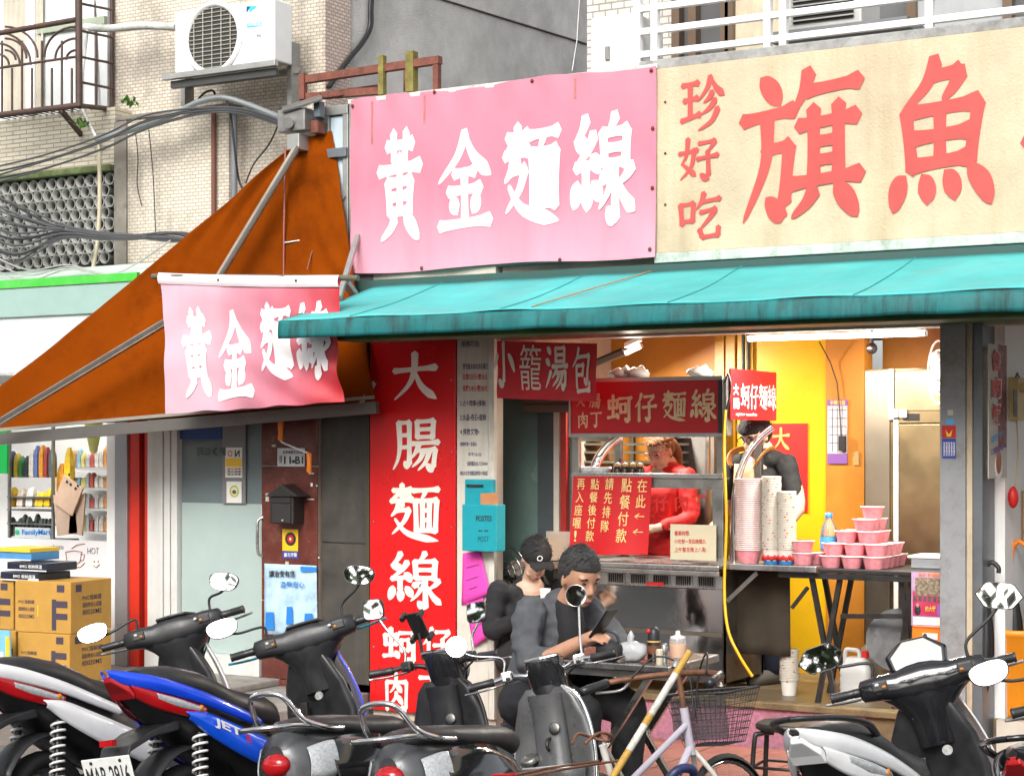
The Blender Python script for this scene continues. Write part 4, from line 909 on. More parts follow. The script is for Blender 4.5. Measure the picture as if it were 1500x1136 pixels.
# ================================================================== CABLES, AIR CONDITIONER, WINDOW GRILLE
cab = mat('cable_grey', (.07,.07,.075), .5, var=.2); cabk = mat('cable_black', (.02,.02,.022), .5); cond = mat('conduit', (.34,.36,.37), .4, metal=.5, var=.15, dirt=.3, ds=6)
wire([(142,204,.2),(200,188,.2),(250,170,.2),(290,150,.2),(325,143,.2),(360,152,.2),(400,168,.15),(420,176,.1)], .022, cond, 'bent grey conduit pipe running below the air conditioner to the sign box', 'conduit_pipe', 'pipe')
wire([(125,40,.3),(160,42,.3),(210,38,.3),(258,40,.3)], .03, mat('duct_wrap', (.55,.56,.52), .7, var=.2, dirt=.5, ds=9), 'wrapped white refrigerant pipe running left from the air conditioner', 'refrigerant_pipe', 'pipe')
wire([(128,44,.2),(124,80,.2),(120,120,.2),(122,160,.2),(140,200,.2)], .012, white, 'white hose curving down beside the window grille', 'hose', 'pipe')
wire([(145,200,.25),(146,290,.25),(143,350,.25),(136,395,.2)], .016, mat('pvc_beige', (.5,.45,.32), .6, dirt=.3), 'beige plastic pipe running down across the round breeze blocks', 'pvc_pipe', 'pipe')
rnd = random.Random(3)
for k in range(5):
    y0 = 240+k*6+rnd.uniform(-4,4); d = rnd.uniform(-6,6)
    wire([(-40,y0+14,.0),(60,y0-10+d,.05),(150,y0-40+d,.1),(215,y0-70+d,.12),(300,158+k*2,.15),(360,160+k*2,.14),(425,182+k*2,.0)], .007, cabk if k % 2 else cab, 'thin dark cable slanting up across the tiled wall to the conduit', 'power_cable', 'cable', 'cables slanting up to the conduit')
for k in range(16):
    y0 = 285+k*6.5; s_ = rnd.uniform(-8,8)
    wire([(-50,y0-20,-.1),(20,y0+8+s_,-.05),(90,328+s_*.8+k*1.3,.0),(150,340+s_*.5+k*.6,.02),(200,344+s_*.4+k*.3,.05),(255,347+rnd.uniform(-7,7),.1),(310,352+rnd.uniform(-9,9),.1)], rnd.choice((.006,.008,.01)), cab if k % 3 else cabk, 'sagging cable in the thick bundle crossing the breeze blocks', 'bundle_cable', 'cable', 'cables of the sagging bundle')
for k in range(3):
    wire([(-20,370+10*k,-.2),(40,395+8*k,-.25),(100,388+3*k,-.25),(170,400,-.2),(250,352,0)], .006, mat('cable_pale', (.35,.35,.33), .5), 'pale slack cable looping over the mint canopy roof', 'slack_cable', 'cable', 'pale slack cables over the canopy')
wire([(330,143,.2),(338,170,.22),(345,230,.25),(352,270,.3),(372,300,.3)], .008, cabk, 'black cable dropping from the conduit behind the orange awning', 'power_cable', 'cable')
wire([(410,176,.15),(395,210,.2),(372,240,.25),(360,268,.3)], .006, cabk, 'thin black cable dropping from the gear box to the tiled wall', 'power_cable', 'cable')
wire([(290,146,.25),(300,136,.25),(312,133,.25),(316,144,.25)], .008, cabk, 'small loop of black cable above the conduit pipe', 'cable_loop', 'cable')
for k, u in enumerate((202, 222)):
    wire([(u-4,190,.35),(u,230,.36),(u-1+k*4,270,.36),(u+6,302+40*k,.36)], .004, cabk, ('short' if k == 0 else 'longer')+' thin wire hanging down the tiled wall', 'hanging_wire', 'wire')
# air conditioner
ac = thing('air_conditioner', 'white outdoor air conditioner with round black fan grille on the tiled wall', 'air conditioner', (XS(330,.2),.2,W(330,118,.1).z))
YC = .12
a, c = W(256,108,YC), W(402,-3,YC)
acw = mat('ac_white', (.78,.78,.77), .4, var=.04, dirt=.12, ds=4, dcol=(.5,.48,.44))
B().box((a.x,YC,a.z), (c.x,YC+.2,c.z)).obj('body', acw, ac, bevel=.015, seg=3)
fc = W(312,56,YC-.004); fr_ = .245
B().lathe([(fr_-.03,.0),(fr_-.02,.018),(fr_,.02),(fr_+.012,.0)], 40, fc, (0,-1,0), cap=False).obj('fan_ring', acw, ac)
B().lathe([(fr_-.03,-.0005),(.0,-.0005)], 40, fc, (0,-1,0), cap=False).obj('fan_opening', mat('fan_dark', (.045,.042,.035), .6), ac)
gw = mat('grille_wire', (.5,.48,.42), .5)
for k in range(-9, 10):
    h = math.sqrt(max(0, (fr_-.03)**2-(k*.029)**2)); B().cyl(fc+Vector((-h,-.008,k*.029)), fc+Vector((h,-.008,k*.029)), .0028, n=5).obj('grille_wire', gw, ac)
for k in range(-3, 4):
    h = math.sqrt(max(0, (fr_-.03)**2-(k*.08)**2)); B().cyl(fc+Vector((k*.08,-.012,-h)), fc+Vector((k*.08,-.012,h)), .003, n=5).obj('grille_wire', gw, ac)
fa = lambda x, y: W(x, y, YC-.003)
cy = mat('cyan_mark', (.05,.55,.72), .4)
B().add([fa(361,9),fa(377,9),fa(366,18)], [(0,2,1)]).obj('logo', cy, ac); B().add([fa(361,10),fa(367,10),fa(361,19)], [(0,2,1)]).obj('logo', mat('navy_mark', (.02,.06,.2), .4), ac)
label_text(ac, 'DAIKIN', lambda x, y: W(x, y, YC-.005), 364, 38, 19, -5, white_ink, .02); B().box(W(362,41,YC-.002), W(384,32,YC-.0005)).obj('badge', cy, ac); B().box(W(363,48.5,YC-.002), W(383,46,YC-.0005)).obj('badge', cy, ac)
label_text(ac, 'R32', fa, 376, 54, 6, -3.5, black_ink, .02)
abr = thing('ac_bracket', 'grey perforated steel bracket carrying the air conditioner', 'bracket', W(330,120,.2))
for u in (247, 404):
    p = W(u,150,YC+.05); B().box((p.x-.02,YC+.2,p.z), (p.x+.02,YC+.3,W(u,52,YC).z)).obj('upright', steel_d, abr)
B().box((W(243,0,YC).x,YC-.04,a.z-.045), (W(408,0,YC).x,YC+.0,a.z-.005)).obj('rail', al, abr, bevel=.004); B().box((W(243,0,YC).x,YC+.24,a.z-.045), (W(408,0,YC).x,YC+.28,a.z-.005)).obj('rail', steel_d, abr)
B().box((W(250,0,YC).x,YC,a.z-.1), (W(404,0,YC).x,YC+.03,a.z-.05)).obj('rail', mat('bracket_dark', (.05,.05,.05), .5), abr)
# iron window cage
ig = mat('cage_iron', (.075,.045,.038), .6, metal=.2, var=.35, vs=12, dirt=.4, ds=9, dcol=(.16,.07,.04))
cg = thing('window_cage', 'rusty dark iron window cage with arched bars on the upper left wall', 'window grille', W(80,170,.05))
YG = .02
def irod(pts, r=.012, name='bar', Y=YG): return B().tube([W(p[0], p[1], p[2] if len(p) > 2 else Y) for p in pts], r, 6).obj(name, ig, cg)
irod([(-30,54),(112,29)], .02, 'rail'); irod([(-30,104),(113,83)], .01, 'rail'); irod([(-30,172),(117,154)], .022, 'rail')
irod([(115,-30),(116,156)], .026, 'corner_post'); irod([(140,-30,YF-.03),(141,160,YF-.1)], .012, 'bar'); irod([(164,-30,YF-.03),(164,168,YF-.03)], .016, 'corner_post')
for v in (5, 45, 83, 120): irod([(116,v), (165,v+10,YF-.05)], .01, 'side_bar')
irod([(116,155), (165,160,YF-.05)], .02, 'rail')
for k in range(8):
    u = 3+k*14.6; irod([(u,165),(u,100)] if k % 2 else [(u,165),(u,60)], .009)
for c_, s_ in ((60, 1), (60, -1), (-2, 1)):
    for k in range(3):
        r_ = 15+16*k
        if c_ == 60: irod([(60+s_*(52-.0*k)-s_*(r_*math.cos(t))*1.0, 88-k*2-(r_*math.sin(t))*.95) for t in [q*math.pi/2/8 for q in range(9)]], .009, 'arched_bar')
        else: irod([(c_+r_*math.cos(t), 95-(r_)*math.sin(t)) for t in [q*math.pi/2/8 for q in range(9)]], .009, 'arched_bar')
for k in range(9):
    irod([(-30,176+k*0,YG+.05*k),(116,157,YG+.05*k)], .006, 'floor_bar')
for k in range(14): irod([(-10+k*9.5,171-k*1.2,YG),(14+k*9.5,175-k*1.1,YF-.08)], .005, 'floor_bar')
bar(cg, W(88,160,.1), W(126,206,YF-.1), .03, ig, 'brace'); bar(cg, W(128,170,YF-.1), W(128,232,YF-.1), .035, rust, 'brace')
for (u, v, s_) in ((118,182,1.0),(190,150,.8)):
    b = B()
    for k in range(40):
        p = W(u+rnd.gauss(0,6*s_), v+rnd.gauss(0,4*s_), .15+rnd.uniform(-.05,.05)); q = Matrix.Rotation(rnd.uniform(0,6.3),3,'Z') @ Matrix.Rotation(rnd.uniform(-1,1),3,'X')
        b.add([p+q@Vector(t) for t in ((-.012,0,0),(0,.03,0),(.012,0,0),(0,-.025,0))], [(0,1,2,3)])
    o = thing('wall_fern', 'small green fern growing out of the '+('cage bracket' if s_ == 1 else 'ledge by the conduit'), 'plant', W(u, v+4, .2)); b.obj('leaves', mat('fern_leaf', (.12,.26,.04), .6, var=.4, vs=30), o)
    B().tube([W(u,v+8,.2), W(u+1,v,.16)], .004, 5).obj('stem', mat('stem', (.1,.12,.04), .7), o)
# ================================================================== INSIDE THE SHOP
def tube_lamp(name, lab, p0, p1, w, power, r=.016):
    p0, p1 = Vector(p0), Vector(p1); t = thing(name, lab, 'lamp', (p0+p1)/2)
    B().cyl(p0, p1, r, n=10).obj('tube', mat('lamp_tube', (1,1,1), .5, var=0, emis=(1,.98,.94), es=14), t)
    d = (p1-p0).normalized(); up = Vector((0,0,r+.02)); sd_ = d.cross(Vector((0,0,1)))
    B().prism([p0-sd_*.03+up, p1-sd_*.03+up, p1+sd_*.03+up, p0+sd_*.03+up], (0,0,.03)).obj('fitting', white, t)
    for p in (p0, p1): B().cyl(p-d*.012*(1 if p is p0 else -1), p, r*1.1, n=10).obj('cap', white, t)
    l = bpy.data.lights.new(name+'_light', 'AREA'); l.shape = 'RECTANGLE'; l.size = (p1-p0).length; l.size_y = .05; l.energy = power; l.color = (1,.93,.82)
    lo = bpy.data.objects.new('light', l); COL.objects.link(lo); lo.parent = t
    q = Matrix((d, Vector((0,0,1)).cross(d).normalized(), Vector((0,0,1)))).transposed()
    lo.rotation_euler = q.to_euler(); lo.location = (0,0,-r-.006)
    return t
a, c = W(1097,501,.28), W(1355,491,.28); tube_lamp('fluorescent_lamp', 'long lit fluorescent tube under the lintel above the cart', (a.x,.28,2.42), (c.x,.28,2.42), 1, 46)
a, c = W(1273,535,1.0), W(1322,514,1.3); tube_lamp('fluorescent_lamp', 'short lit fluorescent tube near the fridge', (a.x,.9,2.5), (c.x,1.5,2.5), 1, 4)
a, c = W(917,517,.85), W(938,507,.85); tube_lamp('spot_tube_lamp', 'small bright lamp on an arm behind the red cloth sign', (a.x,.85,a.z), (c.x,.85,c.z), 1, 32, .014)
sp_ = thing('lamp_arm', 'grey arm holding the small bright lamp behind the red cloth sign', 'bracket', W(890,525,.85)); bar(sp_, W(870,534,.85), W(915,516,.85), .035, steel_d, 'arm'); bar(sp_, W(872,528,.85), W(912,511,.85), .015, blackm, 'cord')
ccam = thing('security_camera', 'small black dome camera hanging from the orange ceiling', 'camera', W(1278,512,.7)); p = W(1277,510,.7); B().cyl(p, (p.x,.7,2.62), .012, n=8).obj('stem', blackm, ccam); B().ball(p, .035, 10, 8).obj('dome', black, ccam)
B().ball(p+Vector((0,-.03,0)), .016, 8, 6).obj('lens', steel, ccam)

# fridge
fg = thing('steel_fridge', 'tall stainless steel fridge with worn doors behind the counter', 'fridge', (XS(1320,1.2),1.3,FL))
x0, x1, x2 = XS(1266,1.15), XS(1311,1.15), XS(1400,1.15)
B().box((x0,1.15,FL+.05), (x2,1.85,2.26)).obj('body', brass, fg, bevel=.01)
B().box((x0+.01,1.135,FL+.1), (x1-.03,1.149,2.25)).obj('door', mat('steel_clean', (.34,.3,.23), .38, metal=1, var=.06, vs=2, rvar=.05), fg, bevel=.004)
B().box((x1+.03,1.13,FL+.12), (x2,1.149,1.92)).obj('door', brass, fg, bevel=.004); B().box((x1+.0,1.125,FL+.1), (x1+.028,1.149,1.95)).obj('door_edge', white, fg)
B().box((x1-.028,1.12,1.95), (x1+.0,1.149,2.26)).obj('door_edge', white, fg); B().box((x1+.01,1.128,1.93), (x2,1.149,2.0)).obj('panel', brass, fg); B().box((x1+.06,1.12,1.945), (x1+.16,1.127,1.985)).obj('switch_plate', dark, fg)
B().box((x1+.008,1.128,2.005), (x2,1.149,2.24)).obj('panel', mat('warm_steel2', (.36,.29,.18), .35, metal=1, var=.2), fg)
for u in (1306, 1318): p = W(u,604,1.1); B().box((p.x,1.1,p.z-.03), (p.x+.04,1.13,p.z+.02)).obj('hinge', white, fg)
# wall calendar, paper poster on yellow wall
cal = thing('wall_calendar', 'purple and grey calendar sheet hung on the orange pilaster', 'calendar', W(1226,680,YB-.07)); ym = YB-.07
def flat(u0, v0, u1, v1, Y, m, parent=None, name='sheet', th=.004, plabel=None):
    um, vm = (u0+u1)/2, (v0+v1)/2
    return B().box((XS(u0,Y),Y,W(um,v1,Y).z), (XS(u1,Y),Y+th,W(um,v0,Y).z)).obj(name, m, parent, plabel=plabel)
flat(1212,585,1241,679,ym,mat('cal_grey', (.5,.47,.5), .6, var=.1),cal); flat(1212,585,1241,594,ym-.003,mat('purple_print', (.2,.08,.3)),cal,'print'); flat(1212,664,1241,679,ym-.003,mat('purple_print', (.2,.08,.3)),cal,'print')
for k in range(5): flat(1213,600+12*k,1240,600.8+12*k,ym-.002,black_ink,cal,'print',.0015)
for k in range(3): flat(1219+7*k,596,1219.6+7*k,662,ym-.002,black_ink,cal,'print',.0015)
label_text(cal, '中華電信', lambda x, y: W(x, y, ym-.005), 1216, 593, 22, -7, yellow_p, .01)
flat(1228,638,1238,660,ym-.03,black,cal,'clip',.02); B().tube([W(1232,640,ym-.02), W(1230,600,ym-.01), W(1226,560,ym-.01), W(1216,530,ym-.02), W(1200,500,ym-.1)], .004, 5).obj('cord', blackm, cal)
sw = flat(1250,661,1258,681,ym,mat('switch_tan', (.4,.27,.1), .5),None,'wall_switch'); tag(sw, 'small tan light switch on the orange pilaster', 'switch')
rpz = thing('red_wall_paper', 'bright red paper with gold brush mark on the yellow wall behind the apron man', 'poster', W(1160,740,YB-.03)); yr = YB-.03
flat(1104,620,1183,749,yr,mat('festive_red', (.68,.012,.01), .5, var=.05),rpz)
bb = B(); brush_into(bb, '人' if '人' in STROKES else '大', lambda x, y: W(x, y, yr-.004), 1130, 660, 28, -34, 12); bb.obj('gold_mark', gold_ink, rpz)
# wall fan
wf = thing('wall_fan', 'white wall fan partly hidden behind the grey post', 'fan', W(1372,560,.9)); cf = W(1375,545,.9)
for r_ in (.17, .12, .07): B().tube([cf+Vector((r_*math.cos(t)*.5, -r_*math.cos(t)*.4, r_*1.1*math.sin(t))) for t in [q*math.pi/12 for q in range(24)]], .006, 6, closed=True).obj('guard_ring', wr, wf)
B().ball(cf, (.05,.06,.05), 12, 8).obj('hub', wr, wf)
for k in range(3): 
    t = k*2.1; B().ball(cf+Vector((.05*math.cos(t),-.04*math.cos(t),.08*math.sin(t))), (.04,.03,.06), 10, 6).obj('blade', mat('fan_blade', (.6,.62,.62), .3), wf)
B().cyl(cf, (cf.x+.1,cf.y+.4,cf.z+.05), .02, n=8).obj('arm', wr, wf)

# ------------------------------------------------------------------ the cart
YT = .27
cx0, cx1 = XS(838,YT), XS(1060,YT); cd = .62
zc = lambda v, u=950, Y=YT: W(u, v, Y).z
ct = thing('food_cart', 'stainless steel noodle cart with red sign box, glass case and vent panel', 'food cart', ((cx0+cx1)/2, YT+cd/2, FL))
zsb, zst = zc(637), zc(557)
zled = zc(826)
red_s = mat('cart_sign_red', (.55,.008,.014), .4, var=.06, vs=3); gold = mat('cart_gold', (.78,.62,.36), .5, var=.06)
for x in (cx0, cx1-.045):
    for y in (YT, YT+cd-.04): B().box((x,y,FL+.06), (x+.045,y+.04,zsb)).obj('post', steel_d, ct, bevel=.003)
B().box((cx0+.0,YT-.03,zsb-.004), (cx1+.03,YT+.05,zst+.01)).obj('sign_core', steel_d, ct); B().box((cx0,YT+.05,zst-.01), (cx1+.03,YT+.3,zst+.01)).obj('roof', al, ct)  # roof kept to the front half, shaped to let lamp light into the cart
B().box((cx0+.015,YT-.037,zsb+.012), (cx1-.02,YT-.031,zst-.006)).obj('sign_board', red_s, ct, plabel='red front sign board with cream characters')
B().box((cx0,YT-.045,zsb-.012), (cx1+.01,YT-.03,zsb+.01)).obj('sign_frame', al, ct); B().box((cx0,YT-.045,zst-.005), (cx1+.01,YT-.03,zst+.018)).obj('sign_frame', al, ct)
B().box((cx0,YT-.044,zsb+.01), (cx0+.013,YT-.03,zst-.005)).obj('sign_frame', al, ct); B().box((cx1-.018,YT-.044,zsb+.01), (cx1+.012,YT-.03,zst-.005)).obj('sign_frame', blackm, ct)
fy = YT-.0395
for ch, (u0,u1,v0,v1) in (('大',(843,858,578,596)),('腸',(862,880,576,598)),('肉',(846,862,604,627)),('丁',(864,882,602,626)),('蚵',(889,926,577,620)),('仔',(929,962,575,618)),('麵',(970,1005,572,618)),('線',(1010,1050,570,618))):
    x_, X_ = XS(u0,fy), XS(u1,fy); um = (u0+u1)/2; bb = B(); z0_, z1_ = W(um,v1,fy).z, W(um,v0,fy).z
    brush_into(bb, ch, lambda x, z: Vector((x, fy, z)), x_, z0_, X_-x_, z1_-z0_, 9 if ch in '麵線' else 11); bb.obj('character', gold, ct)
# side sign board (faces right)
xsd = cx1+.034; ys0 = YT+.0; ys1 = WX(1135,590,xsd).y
B().box((xsd,ys0,zc(615)), (xsd+.012,ys1,zc(542))).obj('side_sign', mat('side_sign_red', (.5,.008,.012), .35, var=.06), ct, bevel=.003, plabel='red side sign with white characters')
n2 = '蚵仔麵線'; wd_ = (ys1-ys0)
fsd = lambda y, z: Vector((xsd+.0145, y, z))
for k, ch in enumerate(n2):
    bb = B(); brush_into(bb, ch, fsd, ys0+wd_*(.2+.195*k), zc(600), wd_*.18, zc(562)-zc(600), 7.5); bb.obj('character', white_ink, ct)
for k, ch in enumerate('大腸'):
    bb = B(); brush_into(bb, ch, fsd, ys0+wd_*.04, zc(580+20*k), wd_*.12, zc(564)-zc(580), 11); bb.obj('character', white_ink, ct)
label_text(ct, 'oyster noodles', fsd, ys0+wd_*.1, zc(610), wd_*.45, .022, white_ink, .02)
# glass case and counter
zg1, zg0 = zc(700), zc(812)
B().box((cx0,YT-.012,zg1), (cx1,YT+.03,zg1+.03)).obj('case_rail', steel, ct, bevel=.003); B().box((cx0,YT-.005,zg1-.06), (cx1,YT+.02,zg1-.003)).obj('case_beam', steel_d, ct)
B().box((cx1-.07,YT-.006,zg0), (cx1,YT+.03,zg1-.062)).obj('case_post', steel_d, ct, bevel=.003); B().box((cx0,YT-.006,zg0), (cx0+.05,YT+.03,zg1-.062)).obj('case_post', steel_d, ct, bevel=.003)
gl = mat('case_glass', (.9,.95,.93), .03, var=0, trans=1, ior=1.02, alpha=.25)
B().box((cx0+.05,YT+.008,zg0), (cx1-.07,YT+.013,zg1-.062)).obj('glass_pane', gl, ct)
for k, ch in enumerate('仔肉丁'):
    u0 = (957,987,1012)[k]; bb = B(); brush_into(bb, ch, lambda x, z: Vector((x, YT+.003, z)), XS(u0,YT), zc(748), .1, zc(722)-zc(748), 12); bb.obj('glass_character', red_ink, ct)
B().box((cx0-.02,YT-.12,zled-.02), (cx1+.02,YT+cd,zled+.012)).obj('counter', steel, ct, bevel=.006)
B().box((cx0-.02,YT-.122,zled-.05), (cx1+.02,YT-.1,zled-.022)).obj('counter_edge', steel_d, ct, bevel=.004)
B().box((XS(762,YT-.1),YT-.1,zled-.04), (cx0-.024,YT+.25,zled-.005)).obj('side_shelf', steel, ct, bevel=.004); bar(ct, W(795,838,YT), W(818,880,YT), .02, steel_d, 'brace')
# vent panel
zv1, zv0 = zc(836), zc(858)
B().box((cx0,YT-.02,zv0), (cx1,YT+.0,zled-.052)).obj('vent_panel', steel, ct, bevel=.003)
for k in range(5):
    uu = 892+k*33; x = XS(uu,YT-.02); x2_ = XS(uu+22,YT-.02)
    vf = B().box((x-.008,YT-.026,zv0+.01), (x2_+.008,YT-.021,zv1-.012)).obj('vent_frame', steel_d, ct)
    for q in range(7):
        xx = x+(x2_-x)*(q+.1)/7; B().box((xx,YT-.029,zv0+.018), (xx+.009,YT-.0265,zv1-.02)).obj('vent_slot', dark, vf)
B().box((XS(950,YT),YT-.034,zc(856)), (XS(976,YT),YT-.0295,zc(851))).obj('red_tape', red_ink, ct)
mirror_s = mat('polished_steel', (.62,.61,.59), .07, metal=1, var=.06, vs=3, bump=.06, bs=4, rvar=.05)
B().box((cx0,YT-.015,zc(920)), (cx1,YT+.0,zv0-.003)).obj('front_panel', mirror_s, ct, plabel='polished steel front panel reflecting the scooters')
B().box((cx0,YT-.02,zc(926)), (cx1,YT+.0,zc(920)-.001)).obj('front_rail', mat('rail_brown', (.12,.1,.08), .5, metal=.5), ct)
B().box((cx0,YT-.015,FL+.08), (cx1,YT+.0,zc(926)-.001)).obj('front_panel', mirror_s, ct)
B().box((cx1-.02,YT,FL+.08), (cx1,YT+cd,zled-.03)).obj('side_panel', steel_d, ct)
for x in (cx0+.06, cx1-.06):
    for y in (YT+.06, YT+cd-.06): B().cyl((x-.015,y,FL+.045), (x+.015,y,FL+.045), .042, n=14).obj('castor', black, ct)
# right wing shelf
zw = zc(826, 1120)
wgx = XS(1200,YT)
B().box((cx1+.022,YT-.05,zw-.035), (wgx,YT+.3,zw)).obj('side_shelf', steel, ct, bevel=.004, plabel='steel wing shelf on the right of the cart')
bar(ct, W(1066,880,YT), W(1110,838,YT), .025, steel_d, 'brace')
# arched chrome hood tube
B().tube(bez([W(1076,825,YT+.1), W(1075,760,YT+.1), W(1078,715,YT+.1), W(1090,675,YT+.12), W(1110,645,YT+.16), W(1132,626,YT+.2)], 6), .02, 10).obj('hood_tube', mat('chrome', (.72,.72,.72), .1, metal=1, var=0), ct)
B().tube(bez([W(868,697,YT+.2), W(875,675,YT+.2), W(888,655,YT+.25), W(905,640,YT+.3)], 6), .03, 10).obj('hood_tube', mat('chrome', (.72,.72,.72)), ct)
# loose white cloths on the roof of the cart
for (u0, u1, v, m_) in ((846,870,562,blue_ink),(905,925,558,white_ink),(925,950,556,white_ink),(1020,1040,552,white_ink)):
    p = W((u0+u1)/2, v, YT+.25); 
    b = B(); b.ball((0,0,0), (.09,.07,.035), 12, 7); 
    o = b.obj('folded_cloth', m_, None, ('dark blue' if m_ is blue_ink else 'white')+' folded cloth lying on the cart roof '+('left end' if u0 < 880 else 'near the right corner' if u0 > 1000 else 'in the middle beside another' if u0 > 920 else 'left of the middle'), 'cloth'); o.location = Vector((p.x, YT+.2, zst+.012))
    for v_ in o.data.vertices: v_.co += Vector((mnoise.noise(v_.co*30)*.02, 0, max(0, mnoise.noise(v_.co*22))*.05)); v_.co.z = max(v_.co.z, 0)
# hand-lettered red paper
rp = thing('red_order_notice', 'red paper notice with gold handwritten columns hung on the glass case', 'notice', W(890,810,YT-.03)); yq = YT-.03
P4 = [W(833,812,yq-.03), W(948,812,yq-.02), W(955,698,yq), W(840,697,yq)]
def rpf(u, v):
    p = P4[0].lerp(P4[1], u).lerp(P4[3].lerp(P4[2], u), v); p.y += .01*math.sin(u*8)*(1-v); return p
B().grid(rpf, 20, 16).obj('sheet', mat('notice_red', (.55,.012,.015), .4, var=.1, vs=3), rp)
fr2 = lambda u, v: rpf(u, v)+Vector((0,-.006,0))
gold2 = mat('gold_pen', (.85,.62,.25), .4, var=.1)
for col_, u, w, v0, dv in (('在此←←',.83,.12,.80,.20),('點餐付款',.63,.13,.80,.215),('請先排隊',.425,.105,.83,.18),('點餐後付款',.235,.11,.83,.165),('再入座喔!',.06,.10,.83,.165)):
    for k, ch in enumerate(col_):
        hh = dv*.84 if ch != '←' else dv*.4
        label_text(rp, ch, fr2, u-.02*k*.4+(.03 if ch == '!' else 0), v0-dv*k+(.05 if ch == '←' else 0), w if ch != '!' else w*.3, hh, gold2, .006, 'character')
nt_ = thing('cream_price_note', 'cream card with small red handwriting at the lower right of the glass case', 'note', W(1015,820,YT-.02)); flat(982,768,1049,820,YT-.03,mat('note_cream', (.62,.55,.38), .7, var=.1, dirt=.2),nt_)
for k, s_ in enumerate(('營業時間:', '小吃部一至四晚間九', '上午整至晚上八點')): label_text(nt_, s_, lambda x, y: W(x, y, YT-.033), 988, 784+12*k, 22 if k == 0 else 46, -7, red_ink, .005)
# condiments standing on the case shelf
B().box((cx0+.05,YT+.031,zg1-.005), (cx1-.05,YT+.2,zg1+.004)).obj('case_shelf', steel_d, ct)
zsh = zg1+.005
def lath(name, prof, p, m, lab, cat, group=None, n=16):
    return B().lathe(prof, n, p).obj(name, m, None, lab, cat, group)
for k, u in enumerate((860, 880)): lath('white_bowl', [(.04,0),(.06,.03),(.07,.06),(.066,.06),(.055,.03),(0,.01)], Vector((XS(u,YT+.1),YT+.1,zsh)), wr, ('left' if k == 0 else 'right')+' white bowl standing on the glass case under the sign', 'bowl')
for k, u in enumerate((905, 916, 927, 938)):
    o = lath('sauce_jar', [(.024,0),(.028,.01),(.028,.05),(.018,.062)], Vector((XS(u,YT+.1),YT+.1,zsh)), mat('jar_dark', (.05,.025,.02), .3), '%s sauce jar with pale cap on the glass case beside the woman' % ('leftmost','second from left','third from left','rightmost')[k], 'jar')
    p = Vector((XS(u,YT+.1),YT+.1,zsh)); B().ball(p+Vector((0,0,.07)), (.021,.021,.018), 10, 7).obj('cap', mat('jar_cap', (.65,.45,.2), .4), o)
o = lath('pump_bottle', [(.028,0),(.03,.01),(.03,.06),(.02,.08),(.008,.085),(.008,.11)], Vector((XS(908,YT+.16),YT+.16,zsh)), mat('pump_blue', (.04,.05,.2), .3), 'dark blue pump bottle behind the sauce jars', 'bottle')
# storage rack behind
rk = thing('wire_rack', 'grey steel storage rack standing in the dim back of the shop', 'rack', (XS(930,1.3),1.3,FL))
for u in (838, 900, 925, 975, 1035): x = XS(u,1.3); B().box((x,1.28,FL), (x+.025,1.31,2.1)).obj('upright', steel_d, rk)
for v in (640, 652, 664, 678): B().box((XS(838,1.3),1.2,W(930,v,1.3).z), (XS(1000,1.3),1.4,W(930,v,1.3).z+.015)).obj('shelf', steel_d, rk)
o = B().box((XS(850,YT+.35),YT+.3,zc(646)), (XS(897,YT+.35),YT+.5,zc(634))).obj('cream_tray', cream, None, 'cream plastic tray under the sign on the left of the cart', 'tray', bevel=.006)
# yellow cord
wire([(1062,600,YT-.06),(1060,660,YT-.06),(1064,760,YT-.07),(1061,860,YT-.09),(1066,920,YT-.12),(1082,958,YT-.13),(1102,990,YT-.1)], .009, mat('yellow_cord', (.75,.4,.01), .5), 'yellow cord hanging down the right post of the cart', 'cord', 'cord')
wire([(1062,560,YT-.05),(1066,548,YT-.06),(1070,560,YT-.06),(1069,580,YT-.05),(1064,600,YT-.05)], .006, blackm, 'black cable loop at the corner of the cart sign', 'cable', 'cable')
# dark cloth under the wing
dc = B().grid(lambda u, v: Vector((XS(1066,YT+.2)+(XS(1157,YT+.2)-XS(1066,YT+.2))*u, YT+.2+.012*math.sin(u*14)*(1-v), W(1110,958,YT+.2).z+(zw-.04-W(1110,958,YT+.2).z)*v)), 24, 8).obj('brown_cloth', mat('brown_cloth', (.035,.026,.016), .9, var=.3, vs=6), None, 'dark brown cloth hanging under the wing shelf of the cart', 'cloth', solid=.004)
# ------------------------------------------------------------------ paper bowls
pinkb = mat('bowl_pink', (.78,.27,.31), .55, var=.2, vs=45, dirt=.4, ds=40, dcol=(.85,.5,.52)); rimw = mat('bowl_rim', (.75,.68,.64), .6, var=.05)
def bowl_mesh(r1, r0, h):
    b = B().lathe([(r0,0),(r1,h)], 22, cap=False); b.lathe([(r1-.003,h),(r0-.003,.004),(0,.004)], 22, cap=False); return b.mesh('bowl')
def rim_mesh(r1, h): return B().lathe([(r1-.003,h-.003),(r1+.004,h-.003),(r1+.005,h+.002),(r1-.002,h+.003)], 22, cap=False).mesh('rim')
bm1 = bowl_mesh(.066,.048,.068); bm1.materials.append(pinkb); rm1 = rim_mesh(.066,.068); rm1.materials.append(rimw)
for m_ in (bm1, rm1): m_['shifted'] = 1
LV = ('top','second','third','fourth','bottom')
def bowl(p, lab, group, me=bm1, rm=rm1, name='paper_bowl', cat='bowl', s=1):
    o = bpy.data.objects.new(name, me); COL.objects.link(o); o.location = p; o.scale = (s,s,s); tag(o, lab, cat, group)
    q = bpy.data.objects.new('rim', rm); COL.objects.link(q); q.parent = o; return o
